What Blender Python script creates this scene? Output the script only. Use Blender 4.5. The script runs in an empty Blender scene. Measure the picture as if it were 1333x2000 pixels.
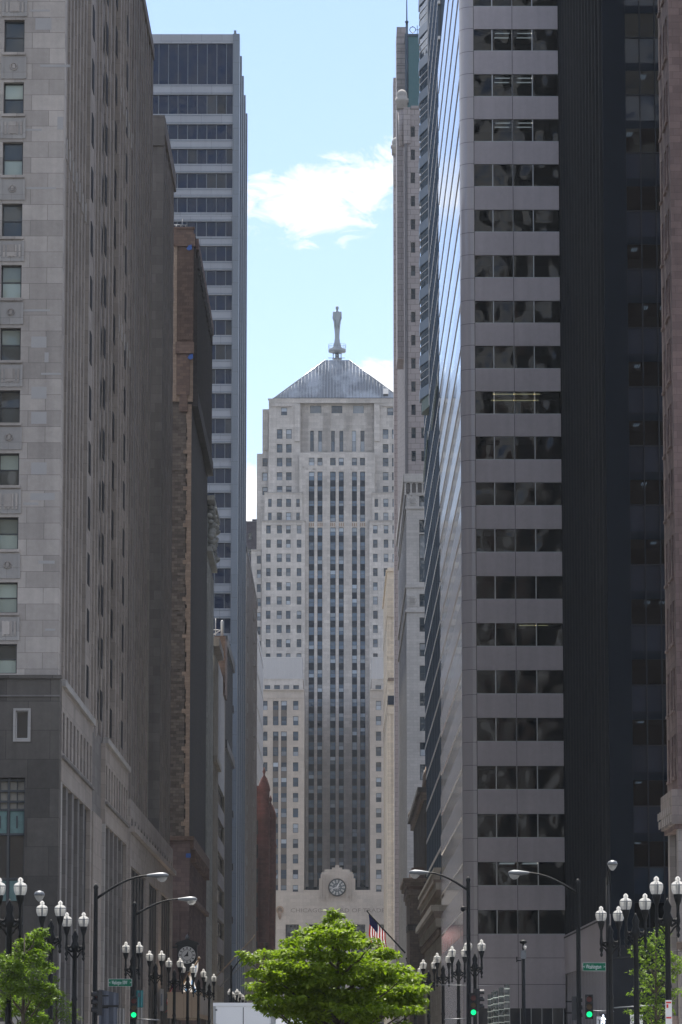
import bpy, math, random
from mathutils import Vector, Matrix, Euler
random.seed(7)
S = bpy.context.scene
C = S.collection
# ------------------------------------------------------------------ camera
FPX, CX, CY = 7300.0, 666.5, 1000.0
PITCH = math.atan(1048 / FPX)
YAW = -math.atan(6.5 / FPX)
EYE = Vector((0, 0, 1.7))
cam = bpy.data.objects.new('camera', bpy.data.cameras.new('camera'))
C.objects.link(cam)
cam.location = EYE
cam.rotation_euler = Euler((math.pi / 2 + PITCH, 0, YAW))
cam.data.sensor_fit = 'HORIZONTAL'; cam.data.sensor_width = 36
cam.data.lens = FPX / 1333 * 36
cam.data.clip_start = 1; cam.data.clip_end = 6000
S.camera = cam
ROT = cam.rotation_euler.to_matrix()
def ray(px, py): return ROT @ Vector(((px - CX) / FPX, -(py - CY) / FPX, -1))
def PY(px, py, Y): r = ray(px, py); return EYE + r * (Y / r.y)           # point on plane y=Y
def PX(px, py, X): r = ray(px, py); return EYE + r * (X / r.x)           # point on plane x=X
# ------------------------------------------------------------------ sun, sky, exposure
SUN_EL, SUN_AZ = math.radians(62), math.radians(-3)      # azimuth from +Y towards +X
sun = bpy.data.objects.new('sun', bpy.data.lights.new('sun', 'SUN'))
C.objects.link(sun)
sun.data.energy = 4.2; sun.data.angle = math.radians(.5); sun.data.color = (1, .95, .87)
sd = Vector((math.sin(SUN_AZ) * math.cos(SUN_EL), math.cos(SUN_AZ) * math.cos(SUN_EL), math.sin(SUN_EL)))
sun.rotation_euler = (sd).to_track_quat('Z', 'Y').to_euler()
S.view_settings.view_transform = 'Standard'; S.view_settings.look = 'None'
S.view_settings.exposure = 1.24; S.view_settings.gamma = 1
W = bpy.data.worlds.new('World'); S.world = W; W.use_nodes = True
nt = W.node_tree; N = nt.nodes; L = nt.links; N.clear()
def node(t, nt_, **kw):
    n = nt_.nodes.new(t)
    for k, v in kw.items(): setattr(n, k, v)
    return n
out = node('ShaderNodeOutputWorld', nt); bg = node('ShaderNodeBackground', nt)
sky = node('ShaderNodeTexSky', nt, sky_type='NISHITA', sun_disc=False)
sky.sun_elevation = SUN_EL; sky.sun_rotation = SUN_AZ
sky.air_density = 1.0; sky.dust_density = .6; sky.ozone_density = 3.0
def mth(nt_, op, a, b=None, c=None, clamp=False):
    n = nt_.nodes.new('ShaderNodeMath'); n.operation = op; n.use_clamp = clamp
    for i, v in enumerate((a, b, c)):
        if v is None: continue
        if isinstance(v, (int, float)): n.inputs[i].default_value = v
        else: nt_.links.new(v, n.inputs[i])
    return n.outputs[0]
tc = node('ShaderNodeTexCoord', nt); sp = node('ShaderNodeSeparateXYZ', nt)
L.new(tc.outputs['Generated'], sp.inputs[0])
yy = mth(nt, 'MAXIMUM', sp.outputs[1], .05)
cu = mth(nt, 'DIVIDE', sp.outputs[0], yy); cv = mth(nt, 'DIVIDE', sp.outputs[2], yy)
cmb = node('ShaderNodeCombineXYZ', nt)
L.new(cu, cmb.inputs[0]); L.new(mth(nt, 'MULTIPLY', cv, 1.5), cmb.inputs[1]); cmb.inputs[2].default_value = .37
n1 = node('ShaderNodeTexNoise', nt); n1.inputs['Scale'].default_value = 75; n1.inputs['Detail'].default_value = 9; n1.inputs['Roughness'].default_value = .7
n1.inputs['Distortion'].default_value = 1.0
L.new(cmb.outputs[0], n1.inputs['Vector'])
dens = None
for (px, py, rx, ry, g) in [(610, 390, 165, 74, 1.35), (530, 385, 110, 66, 1.15), (700, 350, 100, 62, 1.0), (780, 325, 120, 60, .9), (330, 360, 240, 80, .9),
                            (560, 465, 150, 34, .45), (735, 745, 62, 60, 1.15), (800, 790, 90, 80, 1.2), (470, 980, 55, 120, 1.3), (400, 960, 120, 130, 1.3)]:
    r = ray(px, py); r2 = ray(px + rx, py); r3 = ray(px, py - ry)
    u0, v0 = r.x / r.y, r.z / r.y; ru = abs(r2.x / r2.y - u0); rv = abs(r3.z / r3.y - v0)
    a = mth(nt, 'DIVIDE', mth(nt, 'SUBTRACT', cu, u0), ru); b = mth(nt, 'DIVIDE', mth(nt, 'SUBTRACT', cv, v0), rv)
    d2 = mth(nt, 'ADD', mth(nt, 'MULTIPLY', a, a), mth(nt, 'MULTIPLY', b, b))
    e = mth(nt, 'MULTIPLY', mth(nt, 'SUBTRACT', 1.0, mth(nt, 'MULTIPLY', d2, .75), clamp=True), g)
    dens = e if dens is None else mth(nt, 'MAXIMUM', dens, e)
# unseen clouds added outside the view, brightening and whitening the ambient light
n2 = node('ShaderNodeTexNoise', nt); n2.inputs['Scale'].default_value = 3.2; n2.inputs['Detail'].default_value = 8
L.new(tc.outputs['Generated'], n2.inputs['Vector'])
# keep the open part of the sky in front clear, clouds elsewhere
fld = mth(nt, 'MULTIPLY', mth(nt, 'SUBTRACT', n2.outputs[0], .43, clamp=True), mth(nt, 'MULTIPLY', mth(nt, 'SUBTRACT', mth(nt, 'ABSOLUTE', cu), .12, clamp=True), 18, clamp=True))
m1 = mth(nt, 'ADD', mth(nt, 'MULTIPLY', dens, 1.05), mth(nt, 'MULTIPLY', mth(nt, 'SUBTRACT', n1.outputs[0], .5), 3.5))
m2 = mth(nt, 'MULTIPLY', mth(nt, 'SUBTRACT', m1, .46), 1.25, clamp=True)
m2 = mth(nt, 'MULTIPLY', m2, mth(nt, 'MULTIPLY', dens, 4, clamp=True))
mask = mth(nt, 'ADD', m2, mth(nt, 'MULTIPLY', fld, 5), clamp=True)
mix = node('ShaderNodeMix', nt, data_type='RGBA'); L.new(mask, mix.inputs[0]); tn = node('ShaderNodeMix', nt, data_type='RGBA', blend_type='MULTIPLY'); tn.inputs[0].default_value = 1; L.new(sky.outputs[0], tn.inputs[6]); tn.inputs[7].default_value = (1.0, .95, 1.0, 1); L.new(tn.outputs[2], mix.inputs[6])
mix.inputs[7].default_value = (6.6, 6.6, 6.6, 1)
L.new(mix.outputs[2], bg.inputs[0]); bg.inputs[1].default_value = .082
L.new(bg.outputs[0], out.inputs[0])
# ------------------------------------------------------------------ materials
MATS = {}
def newmat(name):
    m = bpy.data.materials.new(name); m.use_nodes = True; t = m.node_tree; t.nodes.clear()
    o = t.nodes.new('ShaderNodeOutputMaterial'); p = t.nodes.new('ShaderNodeBsdfPrincipled'); t.links.new(p.outputs[0], o.inputs[0])
    MATS[name] = m
    return m, t, p, o
def wallvec(t):
    g = t.nodes.new('ShaderNodeNewGeometry'); s = t.nodes.new('ShaderNodeSeparateXYZ'); t.links.new(g.outputs['Position'], s.inputs[0])
    c = t.nodes.new('ShaderNodeCombineXYZ'); t.links.new(mth(t, 'ADD', s.outputs[0], s.outputs[1]), c.inputs[0]); t.links.new(s.outputs[2], c.inputs[1])
    return g, s, c.outputs[0]
def noise(t, vec, scale, detail=4, rough=.55):
    n = t.nodes.new('ShaderNodeTexNoise'); n.inputs['Scale'].default_value = scale; n.inputs['Detail'].default_value = detail; n.inputs['Roughness'].default_value = rough
    t.links.new(vec, n.inputs['Vector']); return n.outputs[0]
def mixc(t, fac, a, b, mode='MIX'):
    n = t.nodes.new('ShaderNodeMix'); n.data_type = 'RGBA'; n.blend_type = mode
    for s, v in ((n.inputs[0], fac), (n.inputs[6], a), (n.inputs[7], b)):
        if isinstance(v, (int, float)): s.default_value = v
        elif isinstance(v, tuple): s.default_value = (*v[:3], 1)
        else: t.links.new(v, s)
    return n.outputs[2]
def sc(c, k): return tuple(x * k for x in c)
def stone(name, col, bw=1.4, bh=.7, var=.18, mortar=.75, stain=.35, rough=.85, bump=.3, ms=.012, tint=None):
    m, t, p, o = newmat(name)
    g, s, v = wallvec(t)
    b = t.nodes.new('ShaderNodeTexBrick'); t.links.new(v, b.inputs['Vector'])
    b.inputs['Scale'].default_value = 1; b.inputs['Brick Width'].default_value = bw; b.inputs['Row Height'].default_value = bh
    b.inputs['Mortar Size'].default_value = ms; b.inputs['Mortar Smooth'].default_value = .2
    b.inputs['Color1'].default_value = (*sc(col, 1 + var * .6), 1); b.inputs['Color2'].default_value = (*sc(tint or col, 1 - var), 1)
    b.inputs['Mortar'].default_value = (*sc(col, mortar), 1)
    n_big = noise(t, g.outputs['Position'], .09, 5); n_fine = noise(t, g.outputs['Position'], 2.6, 6, .7)
    # rain streaks: stretched vertically
    mp = t.nodes.new('ShaderNodeVectorMath'); mp.operation = 'MULTIPLY'; t.links.new(v, mp.inputs[0]); mp.inputs[1].default_value = (1.3, .05, 1)
    n_str = noise(t, mp.outputs[0], 1.0, 5, .6)
    k = mth(t, 'ADD', mth(t, 'MULTIPLY', mth(t, 'SUBTRACT', n_big, .5), stain * 1.6), mth(t, 'MULTIPLY', mth(t, 'SUBTRACT', n_fine, .5), stain))
    k = mth(t, 'ADD', k, mth(t, 'MULTIPLY', mth(t, 'SUBTRACT', n_str, .5), stain * 1.3)); k = mth(t, 'ADD', k, 1)
    cc = t.nodes.new('ShaderNodeVectorMath'); cc.operation = 'SCALE'; t.links.new(b.outputs['Color'], cc.inputs[0]); t.links.new(k, cc.inputs['Scale'])
    t.links.new(cc.outputs[0], p.inputs['Base Color']); p.inputs['Roughness'].default_value = rough
    if bump:
        bp = t.nodes.new('ShaderNodeBump'); bp.inputs['Strength'].default_value = bump; bp.inputs['Distance'].default_value = .05
        t.links.new(mth(t, 'ADD', mth(t, 'MULTIPLY', b.outputs['Fac'], -.6), n_fine), bp.inputs['Height']); t.links.new(bp.outputs[0], p.inputs['Normal'])
    return m
def plain(name, col, rough=.6, metal=0, var=.2, scale=1.5, spec=.5):
    m, t, p, o = newmat(name)
    g = t.nodes.new('ShaderNodeNewGeometry'); n = noise(t, g.outputs['Position'], scale, 6, .65)
    t.links.new(mixc(t, n, sc(col, 1 - var), sc(col, 1 + var)), p.inputs['Base Color'])
    p.inputs['Roughness'].default_value = rough; p.inputs['Metallic'].default_value = metal; p.inputs['Specular IOR Level'].default_value = spec
    return m
def rnd(t, seed=0.0):
    oi = t.nodes.new('ShaderNodeObjectInfo'); g = t.nodes.new('ShaderNodeNewGeometry')
    w = t.nodes.new('ShaderNodeTexWhiteNoise'); w.noise_dimensions = '2D'
    c = t.nodes.new('ShaderNodeCombineXYZ'); t.links.new(mth(t, 'ADD', oi.outputs['Random'], seed), c.inputs[0]); t.links.new(g.outputs['Random Per Island'], c.inputs[1])
    t.links.new(c.outputs[0], w.inputs['Vector']); return w.outputs['Value'], w.outputs['Color']
GBUMP = .3
def glass(name, dark=(.016, .022, .028), blind=(.32, .34, .34), p_blind=.25, mid=(.05, .07, .085), rough=.06, wave=.25, wscale=.7, ior=1.52, tintmix=.5):
    m, t, p, o = newmat(name)
    r, rc = rnd(t); s = t.nodes.new('ShaderNodeSeparateColor'); t.links.new(rc, s.inputs[0])
    base = mixc(t, mth(t, 'MULTIPLY', s.outputs[0], tintmix), dark, mid)
    isb = mth(t, 'GREATER_THAN', s.outputs[1], 1 - p_blind)
    bl = mixc(t, s.outputs[2], sc(blind, .35), blind)
    t.links.new(mixc(t, isb, base, bl), p.inputs['Base Color'])
    p.inputs['Roughness'].default_value = rough; p.inputs['IOR'].default_value = ior; p.inputs['Specular IOR Level'].default_value = .6
    g = t.nodes.new('ShaderNodeNewGeometry')
    bp = t.nodes.new('ShaderNodeBump'); bp.inputs['Strength'].default_value = wave; bp.inputs['Distance'].default_value = GBUMP
    ad = t.nodes.new('ShaderNodeVectorMath'); ad.operation = 'ADD'; t.links.new(g.outputs['Position'], ad.inputs[0])
    sv = t.nodes.new('ShaderNodeVectorMath'); sv.operation = 'SCALE'; t.links.new(rc, sv.inputs[0]); sv.inputs['Scale'].default_value = 50
    t.links.new(sv.outputs[0], ad.inputs[1])
    t.links.new(noise(t, ad.outputs[0], wscale, 1), bp.inputs['Height']); t.links.new(bp.outputs[0], p.inputs['Normal'])
    return m
def clearglass(name, tint=(.35, .4, .42), wave=.3, wscale=.5, refl=1.0):
    m, t, p, o = newmat(name); t.nodes.remove(p)
    tr = t.nodes.new('ShaderNodeBsdfTransparent'); tr.inputs[0].default_value = (*tint, 1)
    gl = t.nodes.new('ShaderNodeBsdfGlossy'); gl.inputs['Roughness'].default_value = .03
    gl.inputs[0].default_value = (refl, refl, refl, 1)
    fr = t.nodes.new('ShaderNodeFresnel'); fr.inputs[0].default_value = 1.6
    r, rc = rnd(t); g = t.nodes.new('ShaderNodeNewGeometry')
    bp = t.nodes.new('ShaderNodeBump'); bp.inputs['Strength'].default_value = wave; bp.inputs['Distance'].default_value = GBUMP
    ad = t.nodes.new('ShaderNodeVectorMath'); ad.operation = 'ADD'; t.links.new(g.outputs['Position'], ad.inputs[0])
    sv = t.nodes.new('ShaderNodeVectorMath'); sv.operation = 'SCALE'; t.links.new(rc, sv.inputs[0]); sv.inputs['Scale'].default_value = 50
    t.links.new(sv.outputs[0], ad.inputs[1]); t.links.new(noise(t, ad.outputs[0], wscale, 1), bp.inputs['Height'])
    t.links.new(bp.outputs[0], gl.inputs['Normal']); t.links.new(bp.outputs[0], fr.inputs['Normal'])
    mx = t.nodes.new('ShaderNodeMixShader'); t.links.new(fr.outputs[0], mx.inputs[0]); t.links.new(tr.outputs[0], mx.inputs[1]); t.links.new(gl.outputs[0], mx.inputs[2])
    t.links.new(mx.outputs[0], o.inputs[0]); return m
def emis(name, col, st):
    m, t, p, o = newmat(name)
    p.inputs['Base Color'].default_value = (*col, 1); p.inputs['Emission Color'].default_value = (*col, 1); p.inputs['Emission Strength'].default_value = st
    return m
M = {}
M['asphalt'] = plain('asphalt', (.05, .05, .052), .9, 0, .25, 3)
M['concrete'] = plain('concrete', (.34, .33, .31), .85, 0, .2, 2)
M['kerbstone'] = plain('kerbstone', (.3, .29, .28), .85)
M['paint'] = plain('road_paint', (.7, .7, .66), .6)
M['roofing'] = plain('roofing', (.12, .12, .12), .9)
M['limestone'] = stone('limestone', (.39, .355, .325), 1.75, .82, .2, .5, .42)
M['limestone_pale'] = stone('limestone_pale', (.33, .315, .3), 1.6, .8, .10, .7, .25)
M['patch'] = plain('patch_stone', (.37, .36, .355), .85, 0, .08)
M['dark_stone'] = stone('dark_stone', (.092, .083, .074), 2.2, 1.45, .25, .4, .6)
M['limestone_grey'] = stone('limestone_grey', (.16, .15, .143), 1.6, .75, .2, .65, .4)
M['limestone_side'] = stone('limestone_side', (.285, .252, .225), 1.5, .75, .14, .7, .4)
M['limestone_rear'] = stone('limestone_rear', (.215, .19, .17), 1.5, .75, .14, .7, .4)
M['terracotta_brown'] = stone('terracotta_brown', (.17, .112, .085), .6, .3, .3, .6, .5)
M['terracotta_tan'] = stone('terracotta_tan', (.34, .25, .185), .5, .25, .2, .7, .3)
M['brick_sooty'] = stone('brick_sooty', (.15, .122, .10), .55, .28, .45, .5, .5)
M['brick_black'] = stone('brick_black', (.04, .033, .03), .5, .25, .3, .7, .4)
M['white_terracotta'] = stone('white_terracotta', (.42, .43, .41), 1.2, .6, .15, .6, .5)
M['tan_stone'] = stone('tan_stone', (.36, .32, .26), 1.1, .55, .14, .7, .35)
M['pinkgrey'] = stone('pink_grey_stone', (.3, .27, .25), 1.1, .55, .12, .75, .3)
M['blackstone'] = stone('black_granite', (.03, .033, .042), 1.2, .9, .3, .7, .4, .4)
M['marble_pale'] = stone('marble_panel', (.29, .31, .35), 2.9, 3.2, .06, .55, .2, .35, .05, .03)
M['marble_blue'] = stone('blue_grey_panel', (.155, .185, .225), 2.9, 3.2, .08, .6, .2, .3, .05, .03)
M['cbot'] = stone('indiana_limestone', (.49, .465, .44), 1.6, .8, .14, .62, .42)
M['cbot_warm'] = stone('indiana_limestone_warm', (.44, .395, .35), 1.6, .8, .08, .78, .26)
M['metal_grey'] = plain('grey_sheet_metal', (.42, .42, .43), .45, .3, .05)
M['bronze'] = plain('dark_blue_spandrel', (.010, .019, .036), .6, 0, .2, 1.5, .2)
M['blue_frame'] = plain('blue_grey_frame', (.03, .045, .065), .5)
M['brown_spandrel'] = plain('brown_spandrel', (.12, .105, .095), .5)
M['white_frame'] = plain('white_frame', (.5, .5, .5), .5, 0, .05)
M['dark_frame'] = plain('dark_frame', (.05, .055, .06), .5, 0, .1)
M['alu'] = plain('aluminium', (.4, .42, .44), .35, .7, .05)
M['granite_grey'] = stone('polished_grey_granite', (.42, .395, .425), 99, 99, .02, .9, .26, .35, .04, .0)
M['granite_light'] = stone('polished_light_granite', (.43, .415, .44), 99, 99, .02, .9, .1, .12, .0, .0)
M['joint'] = plain('joint_sealant', (.06, .06, .065), .8)
M['black_metal'] = plain('black_anodised', (.006, .010, .017), .85, .0, .2, 1.5, .08)
M['black_fin'] = plain('black_fin', (.024, .027, .033), .85, .0, .35, .8, .1)
M['navy'] = plain('navy_cladding', (.022, .045, .075), .25, .2, .15)
M['navy_light'] = plain('navy_spandrel', (.035, .07, .12), .3, .2, .1)
M['green_metal'] = plain('green_soffit', (.035, .075, .06), .4)
M['copper'] = plain('patinated_copper', (.055, .14, .16), .55, .2, .15)
M['greystone'] = stone('grey_pink_granite', (.29, .26, .26), 1.5, .9, .1, .5, .16, .6, .2, .04)
M['greystone_dark'] = stone('grey_granite_pier', (.13, .125, .135), 1.5, .9, .1, .6, .15)
M['grey_terra'] = stone('grey_terracotta', (.46, .44, .42), 1.1, .42, .1, .66, .3)
M['cream'] = stone('cream_stone', (.62, .53, .41), 1.1, .5, .12, .72, .25)
M['brick_purple'] = stone('purple_brick', (.2, .15, .15), .9, .35, .2, .7, .3)
M['brick_red'] = stone('rough_red_stone', (.165, .115, .105), .8, .4, .25, .6, .5)
M['ledgestone'] = stone('rough_ledge_stone', (.2, .165, .15), .9, .5, .3, .6, .5)
M['sandred'] = stone('oxblood_sandstone', (.13, .048, .04), .8, .4, .25, .6, .6)
M['brownstone'] = stone('brown_ornament', (.2, .15, .115), .6, .3, .2, .6, .6)
M['purple_far'] = stone('far_brick', (.09, .08, .1), .9, .4, .2, .7, .3)
M['bronze_clock'] = plain('clock_case', (.022, .026, .03), .4, .5)
M['face_white'] = plain('clock_dial', (.62, .62, .6), .5, 0, .04)
M['face_dark'] = plain('clock_dial_dark', (.08, .1, .11), .5)
M['inkblack'] = plain('black_enamel', (.012, .012, .014), .5, 0, .1)
M['carve'] = plain('carved_shadowed_letter', (.22, .20, .175), .9)
M['castiron'] = plain('black_cast_iron', (.010, .011, .012), .6, 0, .2, 1.5, .2)
M['galv'] = plain('grey_pole', (.16, .17, .18), .5, .4)
M['roofmetal'] = None
M['sashglass'] = glass('sash_glass', (.02, .026, .034), (.42, .46, .5), .22, (.10, .13, .16), .07, .5, .8)
M['cbotglass'] = glass('cbot_glass', (.018, .03, .05), (.42, .49, .58), .26, (.07, .11, .165), .1, .5, .8, 1.45, 1.0)
M['recess_glass'] = plain('recessed_window_strip', (.02, .021, .024), .6, 0, .3, 1.5, .2)
M['stripglass'] = glass('strip_glass', (.035, .08, .15), (.42, .53, .66), .16, (.08, .16, .27), .1, .5, .8, 1.5, 1.0)
M['darkglass'] = glass('dark_glass', (.012, .016, .024), (.06, .07, .08), .1, (.025, .032, .042), .05, .35, .5)
M['blueglass'] = glass('blue_office_glass', (.008, .020, .055), (.06, .07, .09), .1, (.018, .030, .06), .05, .6, .4, 1.28)
M['navyglass'] = glass('navy_glass', (.006, .014, .026), (.03, .05, .07), .1, (.02, .03, .05), .05, .3, .5, 1.3)
M['greenblind'] = glass('green_blind_glass', (.02, .028, .034), (.40, .48, .43), .5, (.07, .09, .095), .08, .4, .5)
M['clear'] = clearglass('tinted_glass', (.2, .23, .26), .75, .42, .42)
M['cleardark'] = clearglass('smoked_glass', (.12, .15, .19), .35, .4, .22)
M['pylon'] = clearglass('pylon_glass', (.6, .66, .66), .2, 2)
M['interior'] = plain('office_interior', (.16, .155, .15), .8, 0, .3, .6)
M['interior_dark'] = plain('dark_office_interior', (.05, .055, .06), .9, 0, .4, .6)
M['officelight'] = emis('office_tube_light', (1, .93, .8), 1.6)
M['yellowlight'] = emis('warm_tube_light', (1, .78, .35), 1.5)
M['green_lamp'] = emis('green_signal_lens', (.0, .8, .2), .8)
M['walk_lamp'] = emis('walk_symbol', (.75, .85, 1), 3.0)
M['red_dark'] = plain('unlit_red_lens', (.12, .01, .01), .3)
M['amber_dark'] = plain('unlit_amber_lens', (.1, .05, .01), .3)
M['sign_green'] = plain('sign_green', (.0, .12, .06), .6, 0, .05, 1.5, .2)
M['sign_white'] = plain('sign_white', (.72, .72, .72), .4, 0, .04)
M['sign_red'] = plain('sign_red', (.6, .04, .03), .4)
M['sign_back'] = plain('sign_back', (.3, .29, .28), .5, .2)
M['truck_white'] = plain('truck_white', (.86, .85, .83), .4, 0, .05, .5)
M['truck_dark'] = plain('truck_rubber', (.02, .02, .02), .7)
M['tan_board'] = plain('tan_board', (.44, .34, .25), .8, 0, .08, .8)
M['print_board'] = plain('printed_board', (.42, .38, .35), .7, 0, .7, 1.2)
M['teal_cloth'] = plain('teal_cloth', (.04, .2, .22), .8)
M['teal_panel'] = plain('teal_bronze_panel', (.12, .20, .19), .6, 0, .5, 3)
M['grey_cloth'] = plain('grey_blue_cloth', (.10, .115, .15), .8, 0, .2, 1)
M['curtain'] = plain('beige_curtain', (.3, .28, .24), .9, 0, .2, 4)
M['blue_tarp'] = plain('blue_tarp', (.03, .1, .35), .6)
def mk_cloth(name, col):
    m, t, p, o = newmat(name); t.nodes.remove(p)
    d = t.nodes.new('ShaderNodeBsdfDiffuse'); d.inputs[0].default_value = (*col, 1); tl = t.nodes.new('ShaderNodeBsdfTranslucent'); tl.inputs[0].default_value = (*[min(1, c * 1.15) for c in col], 1)
    x = t.nodes.new('ShaderNodeMixShader'); x.inputs[0].default_value = .6; t.links.new(d.outputs[0], x.inputs[1]); t.links.new(tl.outputs[0], x.inputs[2]); t.links.new(x.outputs[0], o.inputs[0]); return m
M['flag_red'] = mk_cloth('flag_red', (.55, .04, .05)); M['flag_white'] = mk_cloth('flag_white', (.8, .8, .8)); M['flag_blue'] = mk_cloth('flag_blue', (.02, .03, .16)); M['flag_sky'] = mk_cloth('flag_light_blue', (.3, .55, .8))
M['wood_pole'] = plain('varnished_pole', (.3, .22, .14), .5)
M['bark'] = plain('bark', (.07, .055, .042), .9, 0, .35, 8)
M['statue'] = plain('cast_aluminium', (.30, .34, .37), .45, .3, .15, 1)
def mk_roofmetal():
    m, t, p, o = newmat('standing_seam_metal')
    g, s, v = wallvec(t)
    w = t.nodes.new('ShaderNodeTexWave'); w.wave_type = 'BANDS'; w.bands_direction = 'X'; w.inputs['Scale'].default_value = .42; w.inputs['Distortion'].default_value = 0
    c = t.nodes.new('ShaderNodeCombineXYZ'); t.links.new(s.outputs[0], c.inputs[0]); t.links.new(c.outputs[0], w.inputs['Vector'])
    n = noise(t, g.outputs['Position'], .22, 4)
    nf = mth(t, 'MULTIPLY', mth(t, 'SUBTRACT', n, .44, clamp=True), 6, clamp=True)
    base = mixc(t, nf, (.16, .18, .21), (.36, .40, .46))
    t.links.new(mixc(t, mth(t, 'MULTIPLY', w.outputs[0], .45), base, (.36, .40, .45)), p.inputs['Base Color'])
    p.inputs['Roughness'].default_value = .5; p.inputs['Metallic'].default_value = .2
    return m
M['roofmetal'] = mk_roofmetal()
def mk_leaf(name, a, b):
    m, t, p, o = newmat(name); t.nodes.remove(p)
    r, rc = rnd(t)
    g = t.nodes.new('ShaderNodeNewGeometry')
    big = noise(t, g.outputs['Position'], 1.4, 3)
    col = mixc(t, r, a, b); col = mixc(t, big, sc(a, .7), col)
    d = t.nodes.new('ShaderNodeBsdfDiffuse'); tl = t.nodes.new('ShaderNodeBsdfTranslucent'); gl = t.nodes.new('ShaderNodeBsdfGlossy'); gl.inputs['Roughness'].default_value = .45
    gl.inputs[0].default_value = (.6, .6, .6, 1)
    t.links.new(col, d.inputs[0]); t.links.new(mixc(t, 1.0, col, (1.5, 1.7, .55), 'MULTIPLY'), tl.inputs[0])
    m1_ = t.nodes.new('ShaderNodeMixShader'); m1_.inputs[0].default_value = .42; t.links.new(d.outputs[0], m1_.inputs[1]); t.links.new(tl.outputs[0], m1_.inputs[2])
    m2_ = t.nodes.new('ShaderNodeMixShader'); m2_.inputs[0].default_value = .025; t.links.new(m1_.outputs[0], m2_.inputs[1]); t.links.new(gl.outputs[0], m2_.inputs[2])
    t.links.new(m2_.outputs[0], o.inputs[0]); return m
M['leaf'] = mk_leaf('leaf_bright', (.10, .155, .015), (.34, .43, .05))
M['leaf2'] = mk_leaf('leaf_soft', (.10, .16, .03), (.21, .29, .05))
def mk_globe():
    m, t, p, o = newmat('ribbed_acrylic'); t.nodes.remove(p)
    d = t.nodes.new('ShaderNodeBsdfDiffuse'); d.inputs[0].default_value = (.7, .7, .68, 1)
    tl = t.nodes.new('ShaderNodeBsdfTranslucent'); tl.inputs[0].default_value = (.97, .96, .93, 1)
    gl = t.nodes.new('ShaderNodeBsdfGlossy'); gl.inputs['Roughness'].default_value = .15
    tr = t.nodes.new('ShaderNodeBsdfTransparent'); tr.inputs[0].default_value = (1, 1, .98, 1)
    a = t.nodes.new('ShaderNodeMixShader'); a.inputs[0].default_value = .78; t.links.new(d.outputs[0], a.inputs[1]); t.links.new(tl.outputs[0], a.inputs[2])
    b = t.nodes.new('ShaderNodeMixShader'); b.inputs[0].default_value = .12; t.links.new(a.outputs[0], b.inputs[1]); t.links.new(gl.outputs[0], b.inputs[2])
    c = t.nodes.new('ShaderNodeMixShader'); c.inputs[0].default_value = .48; t.links.new(b.outputs[0], c.inputs[1]); t.links.new(tr.outputs[0], c.inputs[2])
    t.links.new(c.outputs[0], o.inputs[0]); return m
M['globe'] = mk_globe()
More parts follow.
